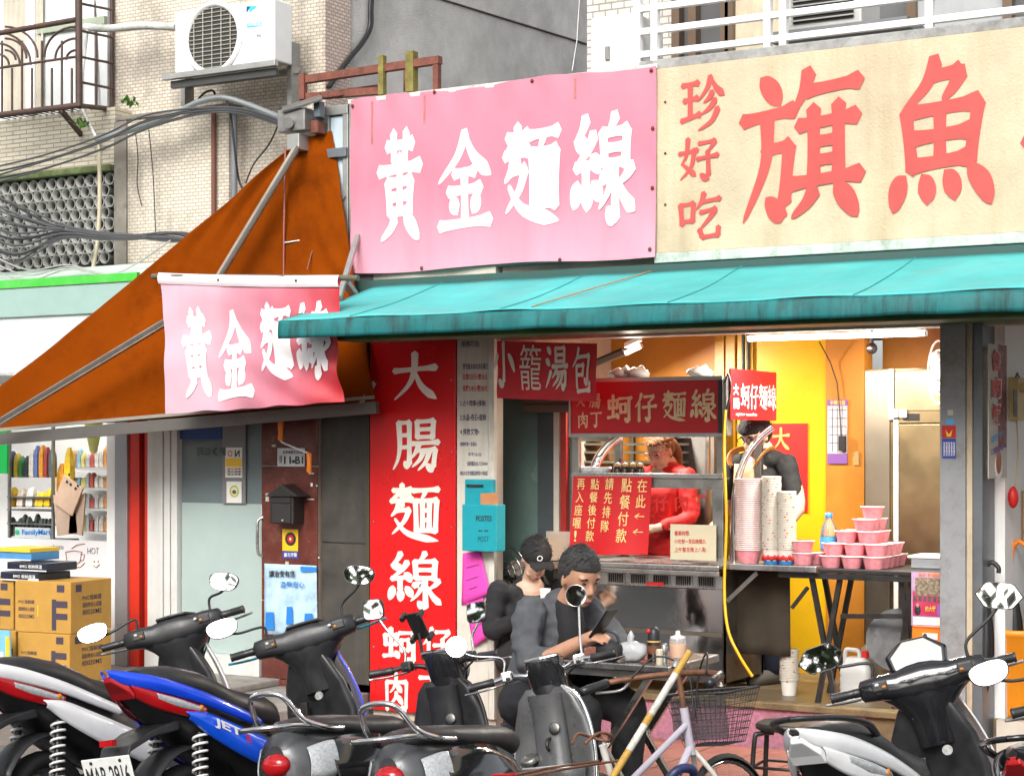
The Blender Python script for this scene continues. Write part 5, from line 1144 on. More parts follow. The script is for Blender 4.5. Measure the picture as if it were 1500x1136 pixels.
# black folding table with the pyramid
zt_ = W(1290,834,.35).z; tx0, tx1 = XS(1142,.3), XS(1392,.3)
tb2 = thing('black_folding_table', 'black folding table with crossed legs carrying the pyramid of pink bowls', 'table', ((tx0+tx1)/2,.5,FL))
B().box((tx0,.28,zt_-.025), (tx1,.85,zt_)).obj('tabletop', mat('table_black', (.02,.02,.02), .45, var=.3), tb2, bevel=.005); B().box((tx0,.276,zt_-.06), (tx1,.3,zt_-.027)).obj('apron', blackm, tb2)
for (ua, ub, Y) in ((1188,1224,.34),(1232,1198,.34),(1320,1340,.34),(1336,1310,.34),(1205,1240,.78),(1250,1215,.78)):
    bar(tb2, (XS(ua,Y),Y,zt_-.03), (XS(ub,Y),Y,FL), .028, blackm, 'leg')
bar(tb2, W(1232,902,.34), W(1325,902,.34), .026, blackm, 'stretcher'); bar(tb2, W(1183,860,.34), W(1160,890,.34), .02, blackm, 'stretcher')
px_ = XS(1216,.36); sp1 = .128; lev = ((3,5),(3,4),(2,3),(1,3),(1,1)); 
for k, (nx, ny) in enumerate(lev):
    for i in range(nx):
        for j in range(ny):
            x = px_+(i+(3-nx)*.5+ (.35 if k == 3 else .5 if k == 4 else 0))*sp1; y = .38+(j+(5-ny)*.42)*.122*.8
            bowl(Vector((x+random.uniform(-.003,.003), y, zt_+.001+k*.0705)), 'pink paper bowl in the %s layer of the pyramid, %s row, %s' % (LV[4-k], ('front','second','third','fourth','rearmost')[j], ('left','middle','right')[i] if nx > 1 else 'single file'), 'pyramid of pink bowls')
for k in range(2): bowl(Vector((XS(1176,YT+.05), YT+.05, zw+.002+k*.071)), ('lower' if k == 0 else 'upper')+' of two upturned-rim pink bowls beside the white cup stacks', None)
bowl(Vector((XS(1192,YT+.15), YT+.15, zw+.002)), 'single pink bowl behind the pair at the end of the wing shelf', None)
# nested stacks
nst = 38; bx = XS(1097,YT+.02)
for k in range(nst): bowl(Vector((bx+.0015*math.sin(k*.7), YT+.02, zw+.002+k*(.0112))), '%s pink paper bowl from the bottom of the tall stack beside the chrome tube' % ordinal(k, nst), 'tall nested stack of pink bowls', s=1.18)
cupw = mat('cup_white', (.7,.66,.6), .55, var=.04); cb = bowl_mesh(.046,.036,.08); cb.materials.append(cupw); crm = rim_mesh(.046,.08); crm.materials.append(mat('cup_rim', (.62,.58,.5), .6))
dot = mat('cup_dots', (.45,.02,.02), .5)
for m_ in (cb, crm): m_['shifted'] = 1
def cupstack(u, Y, z0, n, lab, grp, dz=.0095, first_print=True):
    x = XS(u, Y)
    for k in range(n):
        o = bowl(Vector((x+.001*math.sin(k), Y, z0+k*dz)), ordinal(k, n)+' '+lab, grp, cb, crm, 'paper_cup', 'cup', 1.14)
        if k % 2 == 0:
            t = rnd.uniform(-2.6,-.4); b = B().ball((.0475*math.cos(t),.0475*math.sin(t),.078), (.006,.006,.004), 6, 4); d_ = b.obj('printed_dot', dot, o); d_.data.transform(Matrix.Translation(o.location))
        if k == 0 and first_print:
            B().lathe([(.0375,.001),(.041,.018)], 20, cap=False).obj('printed_band', mat('cup_blue', (.02,.2,.5), .5), o).data.transform(Matrix.Translation(o.location))
            for q in range(7):
                t = -2.8+.4*q; B().ball((.0415*math.cos(t),.0415*math.sin(t),.03+.006*(q%2)), (.011,.008,.013), 8, 5).obj('printed_chili', red_ink, o).data.transform(Matrix.Translation(o.location))
cupstack(1130, YT+.02, zw+.002, 45, 'spotted paper cup, counted upwards, in the taller stack on the wing shelf', 'taller cup stack')
cupstack(1152, YT+.03, zw+.002, 36, 'spotted paper cup, counted upwards, in the shorter stack on the wing shelf', 'shorter cup stack')
cupstack(1156, .55, FL+.001, 20, 'spotted paper cup, counted upwards, in the stack on the floor', 'cup stack on the floor', first_print=False)
# water bottle
def pet(p, lab, s=1):
    t = thing('water_bottle', lab, 'bottle', p, local=True); t.scale = (s,s,s)
    B().lathe([(.03,0),(.033,.01),(.031,.06),(.033,.065),(.033,.12),(.03,.15),(.014,.18),(.013,.19)], 16).obj('body', mat('pet_clear', (.75,.85,.88), .08, var=0, trans=.85, ior=1.2), t)
    B().lathe([(.015,.19),(.015,.208),(0,.21)], 14).obj('cap', mat('cap_blue', (.02,.15,.55), .4), t); B().lathe([(.034,.07),(.034,.115)], 16, cap=False).obj('wrapper', mat('wrap_blue', (.05,.3,.65), .4, var=.3, vs=30), t)
    return t
pet(Vector((XS(1214,.5),.5,zt_)), 'plastic water bottle with blue cap beside the pink pyramid', 1.5)
o = B().box((XS(1338,.6),.55,zt_+.001), (XS(1385,.6),.8,zt_+.06)).obj('grey_box', mat('lid_grey', (.4,.42,.44), .4), None, 'grey plastic box with pale lid behind the pink bowls', 'box', bevel=.008)
B().box((XS(1334,.6),.54,zt_+.061), (XS(1388,.6),.81,zt_+.075)).obj('lid', mat('lid_white', (.65,.66,.68), .4), o)
# ---- under and beside the table
tin = thing('tin_box', 'grey square tin can standing under the flyer', 'tin', (XS(1362,.3),.35,FL)); zt0 = W(1360,940,.22).z
B().box((XS(1332,.22),.22,FL), (XS(1382,.22),.46,zt0)).obj('body', mat('tin_grey', (.3,.31,.32), .45, metal=.6, var=.1), tin, bevel=.01); B().box((XS(1338,.22),.212,FL+.05), (XS(1376,.22),.219,zt0-.05)).obj('panel', mat('tin_grey2', (.26,.27,.28), .45, metal=.6), tin, bevel=.003)
ob = thing('orange_gift_box', 'orange printed carton lying on the grey tin', 'box', (XS(1368,.2),.3,zt0)); zo = W(1366,918,.18).z
B().box((XS(1336,.18),.18,zt0+.001), (XS(1404,.18),.5,zo)).obj('body', mat('box_orange', (.75,.2,.01), .45, var=.06), ob, bevel=.004); fo = lambda x, y: W(x, y, .176)
label_text(ob, '大福精緻', fo, 1384, 927, 17, -5, red_ink, .02); label_text(ob, 'BAKERY', fo, 1386, 936, 14, -4, red_ink, .01); B().box((XS(1351,.17),.176,W(1360,936,.17).z), (XS(1373,.17),.179,W(1360,927,.17).z)).obj('printed_label', paper, ob); B().ball(W(1355,931,.174), (.012,.003,.016), 8, 6).obj('printed_picture', black_ink, ob)
fl = thing('event_flyer', 'glossy purple and red printed flyer propped on the orange carton', 'poster', W(1364,917,.19)); yf = .16
um = lambda u0, v0, u1, v1, m_, nm='print', d=0: B().box((XS(u0,yf),yf-d,W(1364,v1,yf).z), (XS(u1,yf),yf+.004-d,W(1364,v0,yf).z)).obj(nm, m_, fl)
um(1335,838,1392,917,mat('flyer_lilac', (.5,.33,.5), .25, var=.25, vs=12),'sheet'); um(1337,866,1390,902,mat('flyer_red', (.5,.04,.12), .3, var=.3, vs=14),d=.003); um(1341,846,1387,872,mat('flyer_photo', (.25,.2,.14), .3, var=.9, vs=60),d=.005); um(1338,904,1389,915,paper,d=.003); um(1373,884,1388,900,mat('flyer_violet', (.3,.12,.45), .3),d=.005)
for k in range(7): um(1339+7*k,873,1344+7*k,881,mat('flyer_photo2', (.12,.09,.08), .4, var=.6, vs=80),d=.005)
ff = lambda x, y: W(x, y, yf-.0065)
label_text(fl, '金雞獎愛評選', ff, 1345, 845, 40, -6, orange_p, .02); label_text(fl, '抽大獎', ff, 1355, 895, 16, -8, yellow_p, .02); B().ball(W(1344,893,yf-.004), (.018,.003,.03), 8, 6).obj('print', black_ink, fl); B().ball(W(1344,886,yf-.006), (.009,.003,.012), 8, 6).obj('print', mat('print_skin', (.5,.3,.2), .5), fl)
B().box((XS(1392.6,yf),yf,W(1364,917,yf).z), (XS(1397,yf),yf+.2,W(1364,838,yf).z)).obj('stand', mat('box_orange', (.75,.2,.01)), fl)
jug = thing('water_jug', 'translucent white ribbed water jug with red cap under the black table', 'jug', (XS(1256,.55),.55,FL), local=True)
hw, hh = .085, .22; rings = []
for k in range(15):
    t = k/14; s_ = 1-.03*(math.sin(k*2.6)) if t < .75 else 1-(t-.75)*1.6
    rings.append([Vector((hw*s_*math.copysign(abs(math.cos(a))**.5, math.cos(a)), .07*s_*math.copysign(abs(math.sin(a))**.5, math.sin(a)), hh*t)) for a in [2*math.pi*i/20 for i in range(20)]])
B().loft(rings).obj('body', mat('jug_white', (.66,.66,.64), .4, var=.08, trans=.25), jug); B().cyl((.045,0,hh), (.045,0,hh+.035), .02, n=12).obj('cap', red_ink, jug); B().tube(bez([(-.07,0,hh-.03),(-.065,0,hh+.03),(-.03,0,hh+.035),(.005,0,hh+.03),(.012,0,hh-.01)], 4), .011, 8).obj('handle', mat('jug_white', (.66,.66,.64)), jug)
jug.scale = (1.1,1.1,1.15)
bg_ = B().ball((0,0,.16), (.1,.08,.17), 16, 10).obj('plastic_bag', mat('bag_clear', (.45,.4,.3), .2, trans=.4, var=.3, vs=12), None, 'crumpled clear plastic bag standing behind the water jug', 'bag'); bg_.location = Vector((XS(1280,.75),.75,FL))
for v_ in bg_.data.vertices: v_.co += v_.co.normalized()*mnoise.noise(v_.co*14)*.03
wok = B().lathe([(.0,0),(.1,.015),(.16,.06),(.18,.11)], 24, (0,0,0), (.3,-1,.25)).obj('black_wok', black, None, 'black wok leaning against the tin under the table', 'wok', fix=True, solid=.006); wok.location = Vector((XS(1318,.5),.5,FL+.2))
# ---- right bay: poster, wall phone, desk, barrel with umbrellas
XW = 3.992
def wflat(u0, v0, u1, v1, X, m, parent, name='sheet', th=.004):
    a, c = WX(u0, v1, X), WX(u1, v0, X); vm = WX((u0+u1)/2, v1, X).z; vM = WX((u0+u1)/2, v0, X).z
    return B().box((X, a.y, vm), (X+th, c.y, vM)).obj(name, m, parent)
pp = thing('rice_poster', 'tall narrow poster with red characters and a rice bowl on the white partition', 'poster', WX(1462,700,XW)); wflat(1447,505,1474,700,XW,mat('poster_beige', (.5,.46,.4), .5, var=.1),pp); wflat(1462,505,1474,655,XW+.004,mat('poster_maroon', (.2,.03,.03), .5, dirt=.5, ds=14, dcol=(.5,.46,.4)),pp,'print',.002)
for k, ch in enumerate('魯肉飯'):
    for (dx, m_, gr) in ((.008, white_ink, 1.12), (.0105, red_ink, 1)):
        v0, v1 = 513+39*k, 543+39*k; um_ = 1460; w_ = 13*gr; h_ = 30*gr
        label_text(pp, ch, lambda x, y, dx=dx: WX(x, y, XW+dx), um_-w_/2, (v0+v1)/2+h_/2, w_, -h_, m_, .05 if gr == 1 else .07, 'character')
for k, (s_, m_) in enumerate((('香噴噴',skyblue),('口齒留香',purple_p))): label_text(pp, s_, lambda x, y: WX(x, y+(1462-x)*.5, XW+.0085), 1452, 644+18*k, 18, -10, m_, .03)
B().ball(WX(1463,682,XW+.006), (.004,.075,.075), 16, 10).obj('print', white_ink, pp); B().ball(WX(1463,677,XW+.009), (.005,.055,.062), 16, 10).obj('print', mat('meat_brown', (.3,.1,.04), .5, var=.6, vs=40), pp)
ph = thing('wall_phone', 'old beige wall telephone with hanging cord on the white partition', 'telephone', WX(1485,610,XW)); beig = mat('phone_beige', (.5,.38,.16), .45)
wflat(1478,553,1492,615,XW,beig,ph,'body',.05); wflat(1486,562,1510,574,XW+.02,beig,ph,'handset',.06); wflat(1484,570,1489,610,XW+.051,blackm,ph,'dial_strip',.003)
B().tube([WX(1488,552,XW+.05), WX(1490,546,XW+.05), WX(1493,553,XW+.05)], .005, 6).obj('hook', blackm, ph); B().tube(bez([WX(1489,612,XW+.03), WX(1491,660,XW+.03), WX(1488,710,XW+.03), WX(1483,735,XW+.03)], 5), .004, 6).obj('cord', beig, ph)
kn = B().ball(WX(1484,728,XW+.05), (.03,.035,.06), 10, 8).obj('red_charm', red_ink, None, 'small red knotted charm hanging below the phone cord', 'charm')
dk = thing('counter_desk', 'dark brown wooden desk behind the grey post', 'desk', (4.4,1.0,FL)); zd = WX(1470,802,4.2).z
B().box((4.0,.75,zd-.04), (5.6,1.5,zd)).obj('top', wood, dk, bevel=.005); B().box((4.02,.8,FL), (5.6,1.45,zd-.3)).obj('cabinet', mat('desk_dark', (.04,.03,.022), .6), dk)
lath('pen_cup', [(.035,0),(.04,.11)], Vector((4.12,.95,zd)), mat('cup_glass', (.5,.55,.55), .2), 'glass cup holding pens on the desk', 'cup')
for k in range(7): a = Vector((4.12+.012*math.cos(k),.95+.012*math.sin(k*2),zd+.02)); B().cyl(a, a+Vector((.02*math.cos(k*1.7),.02*math.sin(k*2.3),.15)), .005, n=6).obj('pen', (black, mat('teal_enamel', (.01,.30,.36)), blue_ink)[k % 3], None, 'pen standing in the glass cup on the desk', 'pen', 'pens in the glass cup')
pet(Vector((4.42,.95,zd)), 'large clear plastic bottle with blue cap on the desk', 1.5)
B().box((3.998,.62,zd-.02), (4.06,.66,zd+.26)).obj('cardboard_flap', mat('kraft', (.38,.23,.12), .8), None, 'brown cardboard flap beside the desk cup', 'cardboard')
for k in range(3): B().lathe([(.04,0),(.045,.02),(.04,.04)], 12, Vector((4.22+.09*k,.86,zd+.001))).obj('small_dish', (wr, mat('lime', (.4,.6,.05)), wr)[k], None, ('white','lime green','second white')[k]+' little dish at the front of the desk', 'dish')
brl = thing('orange_barrel', 'large orange plastic barrel used as umbrella stand at the right edge', 'barrel', (0,0,0), local=True); pbk = G(1480,1034,FL); brl.location = Vector((XS(1490,.5),.5,FL+.0))
B().lathe([(.15,0),(.17,.02),(.195,.44),(.21,.45),(.21,.48),(.19,.48),(.18,.43),(.15,.04),(0,.04)], 28).obj('body', mat('barrel_orange', (.8,.28,.01), .45, var=.1, vs=4, dirt=.25, ds=6, dcol=(.4,.15,.03), streak=True), brl)
zb_ = brl.location.z+.48
def umbrella(x, y, lean, lab, hm, cm, h=.9):
    t = thing('umbrella', lab, 'umbrella', (x,y,FL+.05), (lean[0],lean[1],0), local=True)
    B().cyl((0,0,0), (0,0,h-.12), .006, n=6).obj('shaft', steel_d, t)
    rings = []
    for k in range(9):
        q = k/8; rr_ = .02+.05*math.sin(math.pi*min(1,.15+q*.8)); rings.append([Vector(((rr_*(1+.25*math.sin(a*8)))*math.cos(a), (rr_*(1+.25*math.sin(a*8)))*math.sin(a), .05+.58*q)) for a in [2*math.pi*i/24 for i in range(24)]])
    B().loft(rings).obj('canopy', cm, t)
    B().tube(bez([(0,0,h-.14),(0,0,h),(0.01,0,h+.05),(.04,0,h+.075),(.075,0,h+.05),(.078,0,h+.02)], 5), .013, 8).obj('handle', hm, t)
bp0 = brl.location
umbrella(bp0.x-.06,bp0.y,(.05,.05),'black umbrella with orange hooked handle standing in the orange barrel',oh,black,.84)
umbrella(bp0.x+.08,bp0.y+.05,(-.1,.12),'black umbrella leaning to the right in the orange barrel',black,black,.72)
umbrella(XS(1428,.12),.1,(-.05,.06),'black umbrella with black hooked handle leaning on the grey post',black,black,.74)
# ---- left bay: pedestal fan
pf = thing('pedestal_fan', 'pedestal fan with round wire guard half hidden behind the white strip', 'fan', (XS(736,.3),.3,FL)); cf = W(737,842,.28); 
for r_ in (.185, .14, .09, .05): B().tube([cf+Vector((r_*math.cos(t),0,r_*math.sin(t))) for t in [q*math.pi/16 for q in range(32)]], .005 if r_ < .18 else .01, 6, closed=True).obj('guard_ring', mat('chrome', (.72,.72,.72)), pf)
for k in range(16): t = k*math.pi/8; B().cyl(cf, cf+Vector((.185*math.cos(t),-.002,.185*math.sin(t))), .002, n=5).obj('guard_wire', mat('chrome', (.72,.72,.72)), pf)
for k in range(3):
    t = k*2.094+.5; B().ball(cf+Vector((.085*math.cos(t),.02,.085*math.sin(t))), (.07,.008,.055), 12, 6, Matrix.Rotation(-t,3,'Y')).obj('blade', mat('fan_cream', (.5,.42,.35), .4), pf)
B().ball(cf+Vector((0,.06,0)), (.05,.08,.05), 12, 8).obj('motor', black, pf); B().cyl((cf.x,cf.y+.06,FL), (cf.x,cf.y+.06,cf.z), .014, n=8).obj('pole', blackm, pf); B().lathe([(.18,0),(.18,.02),(.02,.04)], 20, (cf.x,cf.y+.06,FL)).obj('base', black, pf)
# small acrylic box left of the cart
ax = thing('acrylic_leaflet_box', 'clear acrylic box with orange leaflets on the cart side shelf', 'box', W(815,815,.3)); B().box((XS(800,.3),.3,zled), (XS(838,.3),.36,W(818,778,.3).z)).obj('case', mat('acrylic', (.7,.6,.5), .1, alpha=.5), ax); B().box((XS(802,.32),.315,zled+.005), (XS(826,.32),.34,W(815,785,.32).z)).obj('leaflets', mat('leaflet', (.6,.3,.08), .6, var=.3, vs=20), ax)
# ------------------------------------------------------------------ the dining table in front
zT = .79; t0 = G(981,976,zT); t1 = G(1069,962,zT); tl = t0.x-.72
dt = thing('steel_dining_table', 'stainless steel folding dining table on the pavement', 'table', (t0.x-.36,t0.y+.3,.042))
B().box((tl,t0.y,zT-.035), (t0.x,t0.y+.56,zT)).obj('tabletop', steel, dt, bevel=.006); B().box((tl+.04,t0.y+.04,zT-.07), (t0.x-.04,t0.y+.52,zT-.037)).obj('apron', steel_d, dt)
for y in (t0.y+.06, t0.y+.5):
    bar(dt, (tl+.12,y,zT-.06), (t0.x-.14,y,.042), .028, steel, 'leg'); bar(dt, (t0.x-.14,y+.03,zT-.06), (tl+.12,y+.03,.042), .028, steel, 'leg')
def onT(u, v): p = G(u, v, zT); return p
tx = thing('tissue_bag', 'crumpled clear plastic bag of tissues on the steel table', 'bag', onT(925,968), local=True); b = B()
b.ball((0,0,.045), (.075,.05,.05), 18, 12); b.ball((-.005,.0,.1), (.018,.014,.045), 10, 8); o = b.obj('bag', mat('bag_white', (.66,.68,.68), .25, trans=.35, var=.1), tx)
for v_ in o.data.vertices: v_.co += Vector((mnoise.noise(v_.co*40)*.014, mnoise.noise(v_.co*40+Vector((5,0,0)))*.014, mnoise.noise(v_.co*35)*.01)); v_.co.z = max(.001, v_.co.z)
sb2 = thing('soy_sauce_bottle', 'dark sauce bottle with black and red cap on the steel table', 'bottle', onT(958,966), local=True); B().lathe([(.028,0),(.031,.005),(.031,.085),(.026,.095)], 16).obj('body', mat('soy_glass', (.02,.012,.01), .1), sb2); B().lathe([(.03,.09),(.03,.1),(.027,.13),(.02,.15),(0,.155)], 16).obj('cap', black, sb2); B().ball((-.018,-.02,.135), (.012,.01,.012), 8, 6).obj('flip_tip', red_ink, sb2); B().lathe([(.0318,.085),(.0318,.092)], 16, cap=False).obj('band', gold_ink, sb2); B().lathe([(.0315,.03),(.0315,.07)], 16, cap=False).obj('wrapper', mat('soy_label', (.15,.06,.03), .5, var=.5, vs=40), sb2)
ss = lath('pepper_shaker', [(.016,0),(.018,.003),(.018,.07),(.012,.085),(0,.088)], onT(973,969), steel, 'small steel pepper shaker beside the sauce bottle', 'shaker'); lath('toothpick_can', [(.016,0),(.017,.06),(.015,.068),(0,.07)], onT(966,972), mat('can_cream', (.55,.48,.36), .4), 'small tin beside the sauce bottle on the steel table', 'tin')
cs = thing('chili_sauce_jar', 'clear jar of orange chili sauce with pump lid on the steel table', 'jar', onT(993,962), local=True); B().lathe([(.038,0),(.04,.004),(.04,.06)], 18).obj('sauce', mat('chili_orange', (.7,.26,.03), .35), cs); B().lathe([(.0412,0),(.0412,.085),(.034,.095)], 18, cap=False).obj('jar', mat('jar_clear', (.85,.85,.8), .06, alpha=.3), cs); B().lathe([(.036,.09),(.036,.098),(.012,.105),(.01,.125),(0,.127)], 16).obj('lid', mat('lid_white', (.65,.66,.68)), cs)
bgk = thing('black_bag', 'small black bag lying on the steel table beside the seated man', 'bag', onT(893,968), local=True); b = B().ball((0,0,.05), (.07,.05,.055), 14, 9).obj('body', mat('black_cloth', (.015,.015,.017), .7, var=.3), bgk); B().tube(bez([(-.05,0,.09),(-.02,-.01,.14),(.03,0,.13),(.05,0,.09)], 4), .007, 6).obj('strap', black, bgk)
# stools
def stool(p, lab, rz=0, h=.45):
    t = thing('stool', lab, 'stool', p, (0,0,rz), local=True)
    rings = [[Vector((s_*.155*math.copysign(abs(math.cos(a))**.7, math.cos(a)), s_*.13*math.copysign(abs(math.sin(a))**.7, math.sin(a)), z_)) for a in [2*math.pi*i/24 for i in range(24)]] for s_, z_ in ((.9,h-.035),(1,h-.025),(1,h-.008),(.93,h))]
    B().loft(rings).obj('seat', mat('stool_black', (.025,.023,.02), .35, var=.4, vs=6, rvar=.1), t)
    for sx in (-1,1):
        for sy in (-1,1): B().tube(bez([(sx*.06,sy*.05,h-.045),(sx*.12,sy*.09,h-.05),(sx*.14,sy*.105,h-.09),(sx*.155,sy*.12,0)], 4), .0125, 8).obj('leg', blackm, t)
    B().tube([(-.148,-.113,.2),(.148,-.113,.2),(.148,.113,.2),(-.148,.113,.2)], .008, 6, closed=True).obj('stretcher', blackm, t)
    return t
g = G(1155,1058,.45); stool((g.x,g.y,.042), 'black metal stool standing empty in front of the pink step', .1, .41)
# ================================================================== PEOPLE
def remesh(b, name, vox=.008, smooth=4):
    me = b.mesh(name); o = bpy.data.objects.new(name, me)
    m = o.modifiers.new('r', 'REMESH'); m.mode = 'VOXEL'; m.voxel_size = vox; m.use_smooth_shade = True
    if smooth: s_ = o.modifiers.new('s', 'SMOOTH'); s_.iterations = smooth; s_.factor = .5
    out = evaluate(o)
    bpy.data.objects.remove(o); bpy.data.meshes.remove(me)
    out.polygons.foreach_set('use_smooth', [True]*len(out.polygons)); return out
def taper(b, pts, rs, n=14):
    P = bez(pts, 5); Rr = []
    for i in range(len(P)):
        t = i/(len(P)-1)*(len(rs)-1); k = min(int(t), len(rs)-2); Rr.append(rs[k]+(rs[k+1]-rs[k])*(t-k))
    b.tube(P, Rr, n); b.ball(P[0], Rr[0], n, 8); b.ball(P[-1], Rr[-1], n, 8)
def head_shape(b, M_):
    h = B(M_ @ Matrix.Scale(1, 4))
    h.ball((0,0,.035), (.098,.077,.105), 24, 16)              # skull
    h.ball((.03,0,-.03), (.066,.06,.08), 20, 14)              # face
    h.ball((.058,0,-.082), (.03,.032,.024), 14, 8)            # chin
    for s_ in (1,-1):
        h.ball((.056,.033*s_,-.018), (.028,.024,.022), 12, 8) # cheek
        h.ball((.078,.032*s_,.036), (.02,.026,.01), 10, 6)    # brow
        h.ball((.0,.078*s_,-.002), (.016,.008,.03), 10, 8)    # ear
        h.ball((.04,.042*s_,-.065), (.03,.018,.02), 10, 8)    # jaw
        h.ball((.094,.012*s_,-.033), (.01,.008,.008), 8, 6)   # nostril wings
    h.tube([(.082,0,.03),(.096,0,.0),(.108,0,-.026),(.094,0,-.038)], [.009,.010,.013,.009], 10)
    h.ball((.088,0,-.06), (.012,.022,.006), 12, 6); h.ball((.084,0,-.071), (.012,.018,.006), 12, 6)
    b.v_extra = h
    k = len(b.v); b.v += h.v; b.f += [tuple(i+k for i in f) for f in h.f]; b.sm += h.sm
def hand(b, wrist, d, n, curl=.6, thumb=1, s=1.0):
    """palm and five fingers; d points along the hand, n is the back of the hand"""
    wrist, d, n = Vector(wrist), Vector(d).normalized(), Vector(n).normalized(); sd_ = d.cross(n).normalized()*thumb; n = sd_.cross(d)*thumb if False else n
    pc = wrist+d*.05*s
    taper(b, [wrist, wrist+d*.035*s, wrist+d*.082*s], [.023*s,.03*s,.03*s], 10)
    for k, (o_, L_) in enumerate(((.027,.068),(.009,.078),(-.009,.072),(-.026,.056))):
        p = wrist+d*.085*s+sd_*o_*s; dd = d; pts = [p-d*.02*s, p]
        for q in range(3):
            dd = (dd*math.cos(curl*(.6+.3*q)) - n*math.sin(curl*(.6+.3*q))).normalized(); p = p+dd*L_*s*(.42,.32,.26)[q]; pts.append(p)
        b.tube(pts, [.0095*s,.0095*s,.0088*s,.008*s,.0066*s], 8); b.ball(pts[-1], .0066*s, 8, 6)
    p = wrist+d*.03*s+sd_*.026*s; pts = [p, p+(d*.6+sd_*.7).normalized()*.035*s, p+(d*.8+sd_*.45-n*.3).normalized()*.068*s, p+(d*.95+sd_*.2-n*.5).normalized()*.09*s]
    b.tube(pts, [.013*s,.0115*s,.010*s,.008*s], 8); b.ball(pts[-1], .008*s, 8, 6)
def face_parts(t, M_, browm, lipm, glasses=None):
    for s_ in (1,-1):
        b = B(M_); b.ball((.0865,.031*s_,.013), (.006,.0125,.0045), 10, 6); b.obj('eye', mat('eye_dark', (.03,.022,.02), .25), t)
        b = B(M_); b.tube([(.09,.014*s_,.03),(.096,.03*s_,.036),(.086,.05*s_,.03)], [.003,.0042,.002], 6); b.obj('eyebrow', browm, t)
    b = B(M_); b.ball((.0925,0,-.0655), (.008,.02,.0065), 12, 6); b.obj('lips', lipm, t)
    if glasses:
        for s_ in (1,-1):
            b = B(M_); ring = [(.102-.10*(abs(.033+.026*math.cos(a))-.0)**2*6, s_*(.034+.026*math.cos(a)), .01+.021*math.sin(a)) for a in [2*math.pi*i/20 for i in range(20)]]; b.tube(ring, .0022, 6, closed=True); o = b.obj('glasses_rim', glasses[0], t)
            b = B(M_); b.add(ring, [tuple(range(20))]); b.obj('lens', glasses[1], o)
            b = B(M_); b.tube([(.085,.062*s_,.015),(.04,.08*s_,.012),(.0,.083*s_,.01)], .002, 5); b.obj('temple', glasses[0], o)
        b = B(M_); b.tube([(.105,-.009,.013),(.107,0,.016),(.105,.009,.013)], .002, 5); b.obj('bridge', glasses[0], t)
def hair_cap(t, M_, m, scale=(.105,.085,.112), line=.055, back=-.05, vol=.006, name='hair', side=-.01, fringe=0, sl=.03):
    b = B(); b.ball((-.006,0,.04), scale, 40, 26); me = b.mesh('hair')
    for v in me.vertices:
        p = v.co; f = (p.x+.006)/scale[0]
        cut = line if f > .45 else (side if f > -.05 else back)
        if .2 < f <= .45: cut = line*(f-.2)/.25 + side*(1-(f-.2)/.25)
        if fringe and f > .5: cut = line-fringe
        if p.z < cut: p *= .80
        else: p += p.normalized()*vol*(mnoise.noise(p*45)+.5*mnoise.noise(Vector((p.x*30,p.y*120,p.z*40))))
    rn = random.Random(5); sb3 = B(); cand = [v.co.copy() for v in me.vertices if v.co.z > .0 and v.co.length > .07]
    for q in range(650):
        p = rn.choice(cand)+Vector((rn.gauss(0,.006),rn.gauss(0,.006),rn.gauss(0,.004))); nn = (p-Vector((-.006,0,.03))).normalized()
        if p.x > .055 and p.z < line+.012: continue
        fl_ = Vector((-.55,p.y*4,-.75)); tg = (fl_-nn*fl_.dot(nn)).normalized(); L_ = rn.uniform(.7,1.3)*sl; sd2 = nn.cross(tg)*rn.uniform(.0012,.0024)
        a = p+nn*.002; b2 = p+tg*L_*.5+nn*rn.uniform(.08,.2)*sl; c2 = p+tg*L_+nn*rn.uniform(-.05,.12)*sl
        sb3.add([a-sd2, a+sd2, b2+sd2, b2-sd2, c2], [(0,1,2,3),(3,2,4)])
    sm3 = sb3.mesh('hair_strands'); sm3.transform(M_); sm3.materials.append(m); sm3['shifted'] = 1
    me.transform(M_); me.polygons.foreach_set('use_smooth', [True]*len(me.polygons)); me.materials.append(m); me['shifted'] = 1
    ho = link(name, me, None, t); link('hair_strands', sm3, None, ho); return ho
def finish(name, me, m, t): me.materials.append(m); me['shifted'] = 1; return link(name, me, None, t)
skin = mat('skin_tan', (.46,.24,.15), .5, var=.08, vs=20, bump=.05, bs=200); skin2 = mat('skin_light', (.62,.4,.29), .5, var=.06, vs=20); lip = mat('lip', (.36,.13,.1), .45); hairk = mat('hair_black', (.012,.011,.011), .75, var=.3, vs=60, bump=.3, bs=150); hairg = mat('hair_greying', (.03,.029,.028), .85, var=.6, vs=80, bump=.3, bs=150); hairb = mat('hair_brown', (.2,.08,.03), .65, var=.35, vs=50, bump=.3, bs=140)
def cloth(name, col, rough=.85): return mat(name, col, rough, var=.2, vs=18, bump=.25, bs=38)
def headM(p, yaw, pitch, roll=0): return Matrix.Translation(p) @ Matrix.Rotation(yaw,4,'Z') @ Matrix.Rotation(pitch,4,'Y') @ Matrix.Rotation(roll,4,'X')
def folds(me, amp=.006, sc_=16):
    ns = [v.normal.copy() for v in me.vertices]
    for v, nn in zip(me.vertices, ns): v.co += nn*amp*(mnoise.noise(Vector((v.co.x*sc_, v.co.y*sc_, v.co.z*sc_*1.6)))+.6*mnoise.noise(v.co*sc_*2.3))

